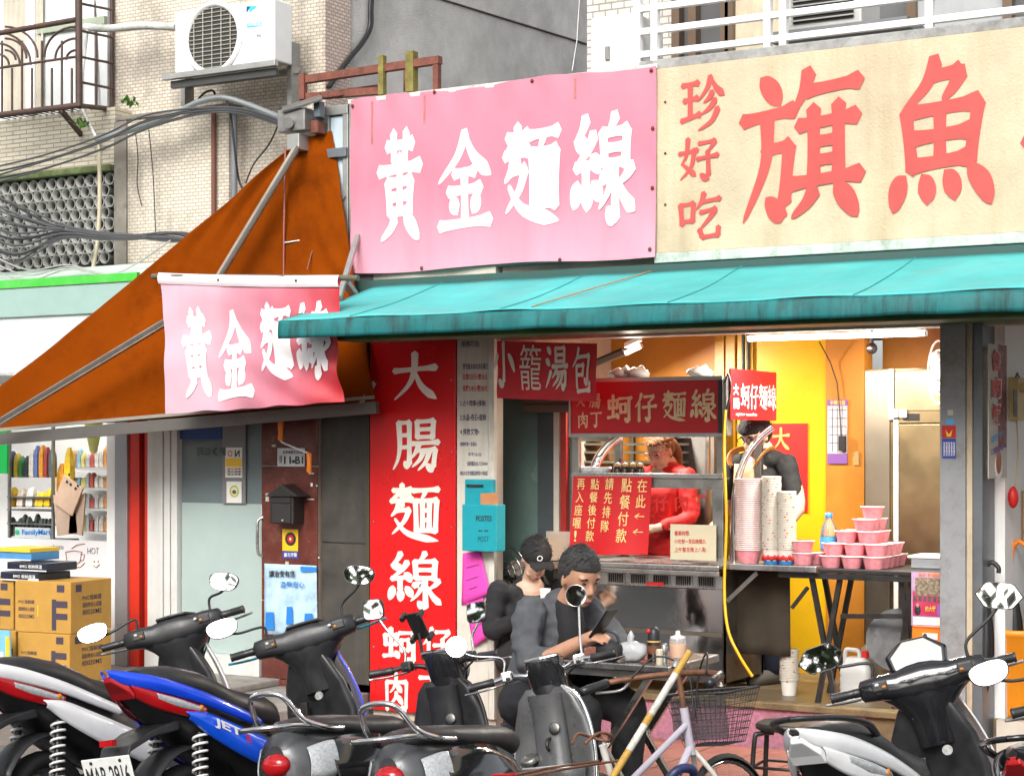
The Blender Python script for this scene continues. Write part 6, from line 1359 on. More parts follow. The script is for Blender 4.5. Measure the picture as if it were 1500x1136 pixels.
# ---- seated man with phone (local frame: x forward, y left)
f_ang = R(-20)
S1 = 1.12
hp_ = Vector((2.53,-1.92,0)); base = hp_ - Vector((math.cos(f_ang),math.sin(f_ang),0))*.27*S1
man = thing('person', 'man in dark grey cardigan seated at the steel table looking at a phone', 'person', mtx=Matrix.Translation((base.x,base.y,.0)) @ Matrix.Rotation(f_ang,4,'Z') @ Matrix.Scale(S1,4), local=True)
HM = headM((.27,-.01,1.025), R(-6), R(17))
RS, RE, RW = (.12,-.155,.88), (.20,-.225,.68), (.43,-.15,.775); LS, LE, LW = (.14,.155,.88), (.30,.20,.73), (.45,.05,.725)
b = B(); head_shape(b, HM); taper(b, [(.13,0,.82),(.175,0,.9),(.235,0,.97)], [.05,.056,.055])
taper(b, [(0,0,.45),(.04,0,.6),(.10,0,.75),(.13,0,.82)], [.11,.11,.10,.06])
taper(b, [RS, RE, RW], [.045,.044,.03]); taper(b, [LS, LE, LW], [.045,.044,.03])
hand(b, RW, (.9,.15,.35), (-.35,-.5,.8), .65, -1); hand(b, LW, (.5,-.8,-.1), (.1,.1,1), .5, 1)
for s_ in (1,-1): taper(b, [(0,.09*s_,.46),(.25,.12*s_,.5),(.43,.13*s_,.47)], [.08,.07,.055]); taper(b, [(.43,.13*s_,.47),(.42,.13*s_,.28),(.40,.13*s_,.06)], [.055,.05,.04]); taper(b, [(.37,.13*s_,.04),(.46,.14*s_,.035),(.56,.15*s_,.03)], [.04,.04,.03])
finish('body', remesh(b, 'body', .0065, 3), skin, man)
b = B()
taper(b, [(-.02,0,.43),(.02,0,.56),(.07,0,.72),(.11,0,.83),(.14,0,.895)], [.15,.15,.15,.13,.085])
b.ball((.10,0,.85), (.11,.175,.08), 20, 12, Matrix.Rotation(R(20),3,'Y')); b.ball((.03,0,.6), (.15,.165,.16), 18, 12)
taper(b, [RS, (.15,-.20,.78), RE, (.27,-.20,.70)], [.072,.068,.062,.053]); taper(b, [LS, (.21,.185,.8), LE, (.39,.12,.73)], [.072,.068,.06,.05])
me = remesh(b, 'cardigan', .009, 4); folds(me, .013, 12); finish('cardigan', me, cloth('grey_knit', (.075,.079,.087)), man)
b = B(); taper(b, [(.17,0,.62),(.20,-.005,.74),(.205,-.005,.83),(.185,-.0,.90)], [.055,.066,.068,.066]); me = remesh(b, 'undershirt', .009, 2); finish('undershirt', me, cloth('black_tee', (.012,.012,.013)), man)
b = B()
for s_ in (1,-1): taper(b, [(0,.09*s_,.47),(.24,.12*s_,.51),(.44,.13*s_,.48)], [.115,.1,.078]); taper(b, [(.44,.13*s_,.48),(.43,.13*s_,.28),(.41,.13*s_,.10)], [.078,.072,.065])
b.ball((0,0,.47), (.16,.19,.12), 18, 12); me = remesh(b, 'trousers', .01, 3); folds(me, .007, 12); finish('trousers', me, cloth('black_trousers', (.014,.014,.016)), man)
face_parts(man, HM, hairk, lip); hair_cap(man, HM, hairg, (.106,.084,.113), .066, -.03, .006, side=.0, sl=.016)
for s_ in (1,-1): b = B(); taper(b, [(.36,.13*s_,.035),(.45,.14*s_,.04),(.58,.15*s_,.03)], [.05,.05,.036]); finish('shoe', remesh(b, 'shoe', .009, 2), black, man)
phn = thing('smartphone', 'black smartphone held up in the hand of the seated man', 'phone', mtx=man.matrix_world @ Matrix.Translation((.555,-.125,.865)) @ Matrix.Rotation(R(12),4,'Z') @ Matrix.Rotation(R(38),4,'Y'), local=True)
B().box((-.005,-.04,-.075), (.004,.04,.075)).obj('case', mat('phone_black', (.008,.008,.009), .6, var=0, spec=.2), phn, bevel=.004); B().box((-.0065,-.036,-.07), (-.0055,.036,.07)).obj('screen', mat('screen_dim', (.05,.06,.08), .1, emis=(.5,.6,.7), es=.15), phn)
fs = Vector((base.x-.02*S1, base.y, .042)); stool(fs, 'black metal stool under the seated man', f_ang, .41)

# ---- standing figures behind the cart
def stander(label, p, yaw, HMl, sk, shirt, arms, hairf, hgt=1.0, legm=None, sleeve=.5, fem=False):
    t = thing('person', label, 'person', mtx=Matrix.Translation(p) @ Matrix.Rotation(yaw,4,'Z') @ Matrix.Scale(hgt,4), local=True)
    b = B(); head_shape(b, HMl); hc = HMl.translation
    taper(b, [(0,0,1.36),(.02,0,1.42),(hc.x-.03,0,hc.z-.06)], [.065,.052,.052]); taper(b, [(0,0,.9),(0,0,1.1),(0,0,1.3),(0,0,1.38)], [.12,.12,.13,.08])
    for s_, (S_, E_, W_, d_, n_) in arms.items():
        taper(b, [S_, E_, W_], [.05,.042,.028]); hand(b, W_, d_, n_, .6, s_)
    for s_ in (1,-1): taper(b, [(0,.09*s_,.9),(.01,.09*s_,.5),(0,.09*s_,.06)], [.085,.06,.04])
    finish('body', remesh(b, 'body', .0075, 3), sk, t)
    b = B(); w = .17 if fem else .195
    taper(b, [(0,0,.86),(0,0,1.05),(.0,0,1.22),(0,0,1.36)], [.145 if fem else .155,.135 if fem else .155,.155,.09]); b.ball((0,0,1.33), (.1,w+.015,.07), 18, 10); b.ball((.02,0,1.2), (.125,w-.02,.12), 18, 10)
    for s_, (S_, E_, W_, d_, n_) in arms.items():
        S_, E_, W_ = Vector(S_), Vector(E_), Vector(W_); e = E_ if sleeve >= 1 else S_.lerp(E_, sleeve*1.4)
        taper(b, [S_, S_.lerp(e, .5), e] + ([E_.lerp(W_, .8)] if sleeve >= 1 else []), [.064,.058,.054] + ([.04] if sleeve >= 1 else []))
    me = remesh(b, 'shirt', .01, 4); folds(me, .007, 12); finish('shirt', me, shirt, t)
    b = B()
    for s_ in (1,-1): taper(b, [(0,.085*s_,.92),(.01,.09*s_,.5),(0,.09*s_,.1)], [.11,.08,.065])
    b.ball((0,0,.9), (.13,.165,.11), 16, 10); finish('trousers', remesh(b, 'trousers', .012, 3), legm or cloth('navy_jeans', (.02,.025,.05)), t)
    for s_ in (1,-1): b = B(); taper(b, [(-.04,.09*s_,.035),(.06,.095*s_,.04),(.18,.1*s_,.03)], [.045,.048,.034]); finish('shoe', remesh(b, 'shoe', .01, 2), mat('shoe_grey', (.12,.11,.1), .7), t)
    hairf(t, HMl); return t
# woman in red
wp = W(968,668,1.02)
WM = headM((.05,0,1.47), R(4), R(20))
def wh(t, M_):
    face_parts(t, M_, mat('brow_brown', (.1,.04,.02), .6), mat('lip_red', (.5,.08,.08), .4), (mat('glasses_pink', (.75,.42,.38), .3), mat('lens_pink', (.75,.3,.25), .1, alpha=.35)))
    h = hair_cap(t, M_, hairb, (.11,.088,.118), .074, -.06, .004, side=.03)
    b = B(M_); b.tube(bez([(-.085,0,.03),(-.125,0,.02),(-.15,.01,-.05),(-.145,.015,-.13),(-.12,.015,-.19)], 6), [.018+.022*math.sin(math.pi*min(1,q/24+.08)) for q in range(25)], 14); b.obj('ponytail', hairb, h); b = B(M_); b.lathe([(.02,-.01),(.026,0),(.02,.01)], 12, (-.098,0,.027), (1,0,0)); b.obj('hair_tie', black, h)
yw = R(-104)
woman = stander('woman with brown ponytail, pink glasses and red shirt behind the cart', Vector((wp.x-.05*math.cos(yw), 1.02-.05*math.sin(yw), FL+.0)), yw, WM, skin2, cloth('red_shirt', (.6,.012,.012), .7), {1: ((.0,.18,1.31),(.05,.24,1.05),(.26,.14,.98),(.9,-.3,-.1),(0,.2,1)), -1: ((.0,-.18,1.31),(.05,-.24,1.05),(.27,-.12,.99),(.9,.3,-.1),(0,-.2,1))}, wh, .985, fem=True, sleeve=1)
B(headM((.015,0,1.385),0,R(14))).tube([(.07*math.cos(a), .075*math.sin(a), .0) for a in [2*math.pi*i/20 for i in range(20)]], .01, 6, closed=True).obj('collar', white_ink, woman)
ap = B(); ap.grid(lambda u, v: Vector((.165-.05*(2*u-1)**2, -.14+.28*u, .75+.5*v)), 12, 8); ap.obj('apron', cloth('red_apron', (.55,.01,.01)), woman, solid=.006)
# young man with apron
ym_ = W(1106,632,.98)
YM = headM((.05,0,1.47), R(6), R(20))
def yh(t, M_):
    face_parts(t, M_, hairk, lip, (mat('glasses_black', (.03,.03,.03), .4), mat('lens_clear', (.8,.8,.8), .05, alpha=.12))); hair_cap(t, M_, hairk, (.114,.092,.12), .06, -.04, .007, side=.0, fringe=.01)
yaw2 = R(-112)
young = stander('young man in black t-shirt and canvas apron behind the stacks of cups', Vector((ym_.x-.06*math.cos(yaw2), .98-.06*math.sin(yaw2), FL)), yaw2, YM, skin2, cloth('black_tee', (.012,.012,.013)), {1: ((.0,.21,1.31),(.02,.31,1.04),(.2,.2,.92),(.8,-.5,-.2),(.2,.5,1)), -1: ((.0,-.21,1.31),(.02,-.29,1.04),(.22,-.16,.95),(.8,.5,-.2),(.2,-.5,1))}, yh, 1.05, sleeve=.46)
canv = cloth('canvas_beige', (.5,.38,.22)); leath = mat('tan_leather', (.35,.14,.03), .5, var=.2)
ap = B(); ap.grid(lambda u, v: Vector((.178-.06*(2*u-1)**2+(.0 if v > .6 else .01), -(.11+.05*(1-v))+2*(.11+.05*(1-v))*u, .55+.76*v)), 14, 12); apo = ap.obj('apron', canv, young, solid=.006)
for s_ in (1,-1): B().tube(bez([(.16,.10*s_,1.30),(.15,.125*s_,1.34),(.10,.13*s_,1.385),(.02,.11*s_,1.40),(-.06,.06*s_,1.36)], 5), .018, 8, flat=.25).obj('apron_strap', leath, young); B().ball((.168,.095*s_,1.29), (.004,.006,.006), 8, 5).obj('rivet', brass, young)
# seated figure with cap in the left bay
sp2 = W(783,800,.12)
seatp = thing('person', 'person in black with cap sitting behind the seated man, holding a white cup', 'person', mtx=Matrix.Translation((sp2.x-.06,.12,.0)) @ Matrix.Rotation(R(-45),4,'Z') @ Matrix.Scale(1.02,4), local=True)
CM = headM((.2,0,1.075), R(5), R(32)); b = B(); head_shape(b, CM); taper(b, [(.08,0,.9),(.12,0,.97),(.17,0,1.03)], [.06,.05,.05]); taper(b, [(0,0,.5),(.03,0,.7),(.07,0,.88)], [.12,.13,.1])
a1 = {1: ((.07,.19,.88),(.14,.25,.65),(.33,.07,.76)), -1: ((.07,-.19,.88),(.14,-.25,.65),(.34,-.06,.79))}
for s_, (S_, E_, W_) in a1.items(): taper(b, [S_, E_, W_], [.05,.042,.028]); hand(b, W_, (.6,-.4*s_,.3), (.3,.5*s_,.6), .8, s_)
for s_ in (1,-1): taper(b, [(0,.09*s_,.47),(.25,.12*s_,.5),(.42,.13*s_,.47)], [.08,.07,.05]); taper(b, [(.42,.13*s_,.47),(.40,.13*s_,.06)], [.05,.04])
finish('body', remesh(b, 'body', .008, 3), skin2, seatp)
b = B(); taper(b, [(-.02,0,.45),(.0,0,.6),(.04,0,.76),(.07,0,.9)], [.16,.165,.17,.09]); b.ball((.05,0,.85), (.11,.2,.08), 16, 10)
for s_, (S_, E_, W_) in a1.items(): taper(b, [S_, E_, Vector(E_).lerp(Vector(W_), .75)], [.07,.06,.045])
me = remesh(b, 'jacket', .011, 3); folds(me, .008, 12); finish('jacket', me, cloth('black_jacket', (.013,.013,.015)), seatp)
b = B()
for s_ in (1,-1): taper(b, [(0,.09*s_,.47),(.25,.12*s_,.51),(.43,.13*s_,.48)], [.11,.095,.075]); taper(b, [(.43,.13*s_,.48),(.41,.13*s_,.08)], [.075,.06])
finish('trousers', remesh(b, 'trousers', .012, 3), cloth('black_trousers', (.014,.014,.016)), seatp)
face_parts(seatp, CM, hairk, lip); hair_cap(seatp, CM, hairk, (.105,.085,.11), .05, -.06, .004, 'hair')
b = B(CM); b.ball((-.004,0,.055), (.115,.092,.085), 24, 14); me = b.mesh('cap')
for v in me.vertices:
    pass
cp = b.obj('cap', cloth('black_cap', (.012,.012,.012)), seatp); b = B(CM); b.loft([[Vector((x, w*math.sin(a), z-.02*abs(math.sin(a)))) for a in [-1.3+2.6*i/12 for i in range(13)]] for x, w, z in ((.08,.075,.065),(.13,.08,.058),(.165,.05,.05))], cap=False, closed=False); b.obj('cap_brim', cloth('black_cap', (.012,.012,.012)), cp, solid=.005)
b = B(CM); b.lathe([(.018,0),(.012,0)], 14, (.108,-.02,.085), (1,-.15,.3), cap=False); b.obj('cap_emblem', white_ink, cp)
cw = seatp.matrix_world @ Vector((.42,.0,.84)); o = lath('paper_cup', [(.024,0),(.034,.08),(.03,.08),(.022,.004),(0,.004)], cw, mat('cup_white', (.7,.66,.6)), 'white paper cup held by the person with the cap', 'cup')
stool((sp2.x-.12,.12,.042), 'black stool under the person with the cap', R(-45), .41)
# ================================================================== SCOOTERS AND BICYCLE
chrome = mat('chrome', (.72,.72,.72), .1, metal=1, var=0)
bplast = mat('scooter_black', (.022,.022,.024), .38, var=.25, vs=12, bump=.05, bs=400, rvar=.12)
bgloss = mat('scooter_gloss_black', (.012,.012,.014), .1, var=.1, coat=.6, dirt=.15, ds=6, dcol=(.08,.08,.08))
bgrey = mat('scooter_grey', (.06,.062,.066), .3, var=.2, vs=5, metal=.3, coat=.3, dirt=.3, ds=9, dcol=(.14,.14,.14), rvar=.1)
seatm = mat('seat_vinyl', (.02,.02,.021), .42, var=.3, vs=9, bump=.12, bs=260, rvar=.14, dirt=.2, ds=14, dcol=(.09,.09,.09))
tyre = mat('tyre', (.016,.016,.016), .75, var=.2, bump=.2)
redlens = mat('red_lens', (.5,.006,.01), .12, var=.1, coat=.5, trans=.2); clearlens = mat('clear_lens', (.40,.42,.43), .1, var=.25, vs=90, coat=.6); amber = mat('amber_lens', (.6,.2,.02), .2)
mirrorg = mat('mirror_glass', (.9,.9,.9), .015, metal=1, var=0)
def panel(tops, bots, bulge=.015, n=6, m=6, side=1):
    """smooth shell between an upper and a lower edge (x, y, z); mirrored by side"""
    T = bez(tops, n); Bt = bez(bots, n); b = B()
    N = min(len(T), len(Bt))-1
    def f(u, v):
        i = u*N; k = int(min(N-1, i)); t = i-k
        a = T[k].lerp(T[k+1], t); c = Bt[k].lerp(Bt[k+1], t); p = c.lerp(a, v); p.y += bulge*math.sin(math.pi*v)
        return Vector((p.x, p.y*side, p.z))
    return b.grid(f, N, m)
def ringloft(secs, n=20, e=2.8):
    """secs: (x, zc, hw, hz[, top, bot])"""
    return B().loft([sup(0, s[1], s[2], s[3], n, e, s[0], s[4] if len(s) > 4 else 1, s[5] if len(s) > 5 else 1) for s in secs])
def wheel(parent, x, r, w, name='wheel', z=None):
    b = B(); z = r if z is None else z
    prof = [(r-.075,-w*.32),(r-.06,-w*.45),(r-.03,-w*.5),(r-.008,-w*.3),(r,0),(r-.008,w*.3),(r-.03,w*.5),(r-.06,w*.45),(r-.075,w*.32)]
    b.lathe(prof, 30, (x,0,z), (0,1,0), cap=False); o = b.obj(name, tyre, parent)
    b = B().lathe([(r-.074,-w*.32),(r-.09,-w*.25),(r-.095,0),(r-.09,w*.25),(r-.074,w*.32)], 24, (x,0,z), (0,1,0), cap=False)
    for k in range(5): t = k*1.2566; b.box((x-.02,-.02,z), (x+.02,.02,z+r-.09), rot=Matrix.Rotation(t,3,'Y'), c=(x,0,z))
    b.cyl((x,-.05,z), (x,.05,z), .04, n=12).obj('rim', steel_d, o); return o
def mirror(parent, base, head, size, shape, shellm, stalkm, face=Vector((-1,0,.05)), roll=0):
    base, head = Vector(base), Vector(head)
    o = B().tube(bez([base, base+Vector((0,0,.07)), head.lerp(base,.35)+Vector((.01,0,.0)), head+Vector((.02,0,-.02))], 5), .0065, 8).obj('mirror', stalkm, parent)
    q = face.to_track_quat('Z','Y').to_matrix() @ Matrix.Rotation(roll, 3, 'Z'); w, h = size
    pts = []
    for i in range(28):
        a = 2*math.pi*i/28
        if shape == 'round': x, y = math.cos(a), math.sin(a)
        elif shape == 'square': x, y = math.copysign(abs(math.cos(a))**.45, math.cos(a)), math.copysign(abs(math.sin(a))**.45, math.sin(a))
        elif shape == 'hex': k_ = 1/max(abs(math.cos(a)*.92)+abs(math.sin(a))*.45, abs(math.sin(a))*1.02); x, y = math.cos(a)*k_, math.sin(a)*k_
        else: x, y = math.copysign(abs(math.cos(a))**.8, math.cos(a)), math.copysign(abs(math.sin(a))**.8, math.sin(a)); x *= (1+.12*y)
        pts.append((x*w, y*h))
    rings = [[head+q@Vector((x*s_, y*s_, z_)) for x, y in pts] for s_, z_ in ((.3,-.035),(.75,-.028),(.97,-.012),(1,0),(.97,.006),(.93,.004))]
    B().loft(rings).obj('mirror_shell', shellm, o); B().add([head+q@Vector((x*.93, y*.93, .0048)) for x, y in pts], [tuple(range(28))]).obj('mirror_glass', mirrorg, o)
    return o
def plate(parent, c, s_, rotm, w=.26, h=.14):
    M_ = Matrix.Translation(c) @ rotm.to_4x4(); b = B(M_); b.box((-.003,-w/2,-h/2), (.003,w/2,h/2)); o = b.obj('license_plate', mat('plate_paint', (.78,.79,.76), .4, var=.06, dirt=.25, ds=14, dcol=(.4,.38,.33)), parent, bevel=.002, seg=1)
    fn = lambda x, y: M_ @ Vector((-.0045, -x, y))
    if s_: label_text(o, s_, fn, -w*.44, -h*.36, w*.88, h*.62, black_ink, .015)
    for sy in (-1,1): b = B(M_); b.ball((-.004,sy*w*.3,h*.38), (.005,.008,.008), 8, 5).obj('bolt', blackm, o)
    return o
def steer_m(ang, piv=Vector((1.02,0,.8))): return Matrix.Translation(piv) @ Matrix.Rotation(ang, 4, Vector((-.35,0,1)).normalized()) @ Matrix.Translation(-piv)
def road_z(Y): return .03 if Y < -4.6 else max(-.125, .03-(Y+4.6)*.0586)
def pose(X, Y, head, lean, pitch=0): return Matrix.Translation((X, Y, road_z(Y))) @ Matrix.Rotation(head, 4, 'Z') @ Matrix.Rotation(-lean, 4, 'X') @ Matrix.Rotation(pitch, 4, 'Y')
def MB(M_): return B(M_)
def spring(parent, a, c, r, m, n=9):
    a, c = Vector(a), Vector(c); d = c-a; pts = [a+d*(k/(n*10)) + d.orthogonal().normalized()*r*math.cos(k*.628) + d.cross(d.orthogonal()).normalized()*r*math.sin(k*.628) for k in range(n*10)]
    o = B().tube(pts, .006, 6).obj('shock_absorber', m, parent); B().cyl(a, c, r*.5, n=10).obj('damper', blackm, o); return o
def common(t, colm, wheels=(.24,.11)):
    wheel(t, 0, wheels[0], wheels[1]); wheel(t, 1.27, wheels[0], wheels[1]-.01)
    B().box((-.12,.07,.16), (.45,.17,.36)).obj('engine', steel_d, t, bevel=.03); B().cyl((-.3,-.17,.3), (.3,-.14,.27), .055, .045, n=14).obj('exhaust', blackm, t)
    spring(t, (-.06,.14,.3), (-.0,.12,.6), .03, white); spring(t, (-.06,-.14,.3), (0,-.12,.6), .03, white)
    B().tube([(.35,.1,.3),(.38,.22,.02),(.42,.24,.0)], .01, 8).obj('side_stand', blackm, t)
    B().tube([(1.27,.07,.24),(1.12,.06,.6)], .02, 8).tube([(1.27,-.07,.24),(1.12,-.06,.6)], .02, 8).obj('fork', steel_d, t)
    rings = []
    for k in range(13):
        a = R(-10+k*14); rings.append([Vector((1.27+.29*math.cos(a)*(1), .075*y_, .24+.285*math.sin(a)-.03*abs(y_)**2)) for y_ in (-1,-.6,0,.6,1)])
    B().loft(rings, cap=False, closed=False).obj('front_mudguard', colm, t, solid=.006)
def sport_scooter(label, M_, colm, col2, steer, lens, tail_red=True, plate_text=None, script=None, dashm=bplast, mshape='sport', mshell=bgloss, visor=False, stalk=bplast, grab=None, lever=None, mirrors=None, tailm=None, tilt={1:.14,-1:0}):
    t = thing('scooter', label, 'scooter', mtx=M_, local=True)
    common(t, colm)
    lever = lever or al
    # core and rear fender
    ringloft([(-.34,.82,.03,.02),(-.25,.79,.07,.05),(-.1,.73,.115,.1),(.1,.64,.14,.14),(.3,.55,.15,.16),(.48,.47,.15,.17),(.6,.40,.14,.1)]).obj('body', bplast, t, label='black inner body of the scooter')
    rings = []
    for k in range(10):
        a = R(40+k*13.5); rings.append([Vector((.30*math.cos(a), .085*y_, .26+.30*math.sin(a)-.02*y_*y_)) for y_ in (-1,-.5,0,.5,1)])
    B().loft(rings, cap=False, closed=False).obj('rear_mudguard', bplast, t, solid=.006)
    B().loft([[Vector((x, y*w, z)) for y, z in ((-1,z0),(1,z0),(1,z1),(-1,z1))] for x, w, z0, z1 in ((-.1,.1,.62,.66),(-.25,.09,.60,.63),(-.38,.08,.55,.575),(-.44,.075,.42,.43))], smooth=False).obj('fender_extension', bplast, t, bevel=.006)
    plate(t, Vector((-.43,0,.47)), plate_text, Matrix.Rotation(R(-14),3,'Y'))
    B().box((-.435,-.035,.58), (-.41,.035,.605)).obj('reflector', redlens, t)
    # seat
    seat = [(-.26,.845,.05,.02),(-.22,.856,.085,.035),(-.1,.856,.115,.045),(.05,.828,.128,.05),(.16,.788,.132,.052),(.24,.752,.138,.055),(.38,.722,.14,.06),(.5,.705,.12,.06),(.58,.68,.085,.055),(.61,.66,.05,.04)]
    ringloft([(x,z+.035-hz*1.3,hw*1.06,hz*1.35,.82,1) for x,z,hw,hz in seat], 24, 3).obj('seat', seatm, t)
    # coloured panels, left and right
    for s_ in (1,-1):
        panel([(-.42,.01,.885),(-.34,.06,.870),(-.2,.115,.835),(0,.148,.77),(.2,.162,.695),(.36,.16,.635)], [(-.40,.008,.852),(-.34,.05,.815),(-.2,.105,.775),(0,.15,.715),(.2,.165,.645),(.34,.165,.60)], .01, side=s_).obj('tail_panel', colm, t, solid=.006)
        panel([(-.10,.14,.69),(.0,.158,.68),(.15,.175,.625),(.32,.185,.56),(.48,.185,.5),(.6,.17,.45)], [(-.08,.135,.66),(.02,.16,.58),(.18,.18,.49),(.34,.19,.42),(.5,.185,.36),(.6,.165,.36)], .014, side=s_).obj('side_panel', col2, t, solid=.006)
        panel([(-.33,.062,.815),(-.24,.098,.785),(-.1,.138,.738),(.02,.152,.70)], [(-.30,.05,.765),(-.22,.088,.715),(-.1,.13,.675),(.0,.15,.66)], .008, side=s_).obj('tail_light', tailm or (redlens if tail_red else lens), t, solid=.006)
        panel([(-.23,.106,.775),(-.14,.137,.745),(-.05,.15,.715),(.0,.156,.70)], [(-.22,.098,.745),(-.13,.134,.712),(-.05,.149,.69),(.0,.155,.685)], .006, side=s_).obj('turn_signal', lens, t, solid=.005)
        B().ball((-.02,.157*s_,.70), (.016,.008,.014), 8, 6).obj('signal_bulb', amber, t)
    B().loft([[Vector((x,y*w,z)) for y, z in ((-1,z0),(1,z0),(1,z1),(-1,z1))] for x,w,z0,z1 in ((-.40,.02,.835,.86),(-.34,.055,.79,.83),(-.31,.06,.76,.80))], smooth=False).obj('rear_lens', tailm or redlens, t, bevel=.004)
    if grab:
        for s_ in (1,-1): B().tube(bez([(-.02,.135*s_,.83),(-.14,.15*s_,.872),(-.28,.12*s_,.90),(-.40,.05*s_,.912),(-.42,0,.914)], 5), .015, 8, flat=.7).obj('grab_rail', grab, t)
    if script:
        o_ = lambda x, y: Vector((.02+x*.95-(y*.1), -(.186+.06*x), .635-.37*x+y))
        label_text(t, script, o_, .0, -.02, .17, .045, white_ink, .03); label_text(t, 'S', o_, .19, -.022, .035, .035, red_ink, .03)
    # floor, front shield
    B().box((.5,-.17,.27), (1.0,.17,.35)).obj('footboard', bplast, t, bevel=.02)
    rings = []
    for z, x, hw, d in ((.34,1.02,.19,.05),(.5,1.06,.2,.06),(.65,1.06,.2,.07),(.78,1.03,.17,.08),(.88,1.0,.12,.08),(.93,.99,.08,.05)):
        rings.append([Vector((x+d*math.cos(a)*.8-(.05*abs(math.sin(a))**2), hw*math.sin(a), z)) for a in [2*math.pi*i/24 for i in range(24)]])
    B().loft(rings).obj('leg_shield', bplast, t)
    for s_ in (1,-1): panel([(1.03,.10,.93),(1.04,.17,.8),(1.05,.215,.66),(1.04,.22,.5),(1.0,.2,.36)], [(1.14,.02,.9),(1.18,.05,.78),(1.2,.07,.64),(1.2,.07,.5),(1.16,.06,.38)], .02, side=s_).obj('front_panel', colm, t, solid=.006)
    B().cyl((.915,-.07,.72), (.905,-.072,.722), .02, n=16).obj('key_lock', mat('lock_grey', (.25,.25,.24), .4, var=.5, vs=90), t); B().ball((.955,.1,.66), (.012,.03,.022), 12, 7).obj('fuel_cap', chrome, t)
    B().box((.94,.03,.62), (.96,.07,.70)).obj('hook', blackm, t, bevel=.005)
    # steering
    S_ = steer_m(steer); hb = B(S_)
    rings = []
    for y, x, z, hx, hz in ((-.245,.90,.998,.026,.026),(-.235,.90,.998,.045,.042),(-.16,.915,.998,.06,.05),(-.10,.945,.99,.075,.058),(-.05,.965,.99,.10,.072),(0,.97,.992,.105,.075),(.05,.965,.99,.10,.072),(.10,.945,.99,.075,.058),(.16,.915,.998,.06,.05),(.235,.90,.998,.045,.042),(.245,.90,.998,.026,.026)):
        rings.append([Vector((x+hx*math.copysign(abs(math.cos(a))**.6,math.cos(a)), y, z+hz*math.copysign(abs(math.sin(a))**.7,math.sin(a)))) for a in [2*math.pi*i/20 for i in range(20)]])
    hb.loft(rings); hbo = hb.obj('handlebar_cowl', dashm, t)
    b = B(S_); b.loft([[Vector((x+hx*math.copysign(abs(math.cos(a))**.6,math.cos(a)), hw*math.copysign(abs(math.sin(a))**.8,math.sin(a)), z)) for a in [2*math.pi*i/20 for i in range(20)]] for x,hx,hw,z in ((1.0,.07,.075,.74),(.99,.075,.08,.82),(.975,.08,.10,.88),(.96,.08,.14,.925),(.94,.07,.185,.96),(.925,.055,.2,.985))]); b.obj('steering_neck', dashm, hbo)
    b = B(S_)
    if visor:
        pts = [(-.11,.02),(-.12,.075),(-.05,.13),(.05,.13),(.12,.075),(.11,.02),(.06,-.02),(-.06,-.02)]
        b.loft([[Vector((x_+z*.35, y*s2, 1.03+z)) for y, z in pts] for x_, s2 in ((1.07,.9),(1.04,1.0),(.94,1.02),(.92,.9))], smooth=False); b.obj('visor', bgloss, hbo, bevel=.008)
        b = B(S_); b.add([(.945,-.1,1.03),(.945,.1,1.03),(1.0,.085,1.10),(1.0,-.085,1.10)], [(0,1,2,3)]); b.obj('dash_glass', mat('dash_glass', (.05,.052,.055), .35, var=.8, vs=60, spec=.2), hbo, solid=.004)
        b = B(S_); b.loft([[Vector((.915,-.11,1.02)),Vector((.95,-.11,1.035)),Vector((.95,.11,1.035)),Vector((.915,.11,1.02))],[Vector((.90,-.05,.985)),Vector((.93,-.05,.985)),Vector((.93,.05,.985)),Vector((.90,.05,.985))]], smooth=False); b.obj('chrome_trim', chrome, hbo, bevel=.004)
    else:
        b.loft([[Vector((.96+x_, y, 1.0+z)) for x_, y in ((-.07,-.075),(.05,-.10),(.09,0),(.05,.10),(-.07,.075),(-.085,0))] for z in (.055,.068)], smooth=False); b.obj('dash_rim', blackm, hbo, bevel=.005)
        b = B(S_); b.add([(.96+x_*.8, y*.8, 1.0695) for x_, y in ((-.07,-.075),(.05,-.10),(.09,0),(.05,.10),(-.07,.075),(-.085,0))], [(0,1,2,3,4,5)]); b.obj('dash_glass', mat('dash_glass2', (.3,.31,.32), .12, var=.6, vs=40), hbo)
    for s_ in (1,-1):
        b = B(S_); b.lathe([(.016,0),(.019,.004),(.0185,.03),(.0165,.034),(.0185,.04),(.0165,.05),(.0185,.056),(.0185,.11),(.021,.115),(.018,.12)], 14, (.895,.24*s_,1.0), (-.06,s_,0)); b.obj('grip', bplast, hbo)
        b = B(S_); b.tube(bez([(.93,.17*s_,.985),(.96,.24*s_,.975),(.95,.32*s_,.975),(.935,.385*s_,.98)], 4), .0085, 8, flat=.7); b.obj('brake_lever', lever, hbo)
        b = B(S_); b.tube(bez([(.955,.15*s_,.975),(1.02,.14*s_,.94),(1.06,.09*s_,.88),(1.05,.05*s_,.80)], 4), .0045, 6); b.obj('brake_cable', black, hbo)
        b = B(S_); b.box((.85,.165*s_-.03,.985), (.88,.165*s_+.03,1.025)); b.obj('switch_block', blackm, hbo, bevel=.006)
        for q in range(2): b = B(S_); b.ball((.848,.15*s_+.025*q,1.0+.012*q), (.005,.009,.006), 8, 5); b.obj('switch', white if q else amber, hbo)
        mh = (mirrors or {}).get(s_, (.86,.36,1.20))
        if mh: mirror(hbo, S_ @ Vector((.92,.19*s_,1.03)), S_ @ Vector((mh[0], mh[1]*s_, mh[2])), (.075,.045) if mshape == 'sport' else (.085,.052), mshape, mshell, stalk, face=(S_.to_3x3() @ Vector((-1,-.12*s_,tilt[s_]))).normalized(), roll=R(12)*s_)
    return t
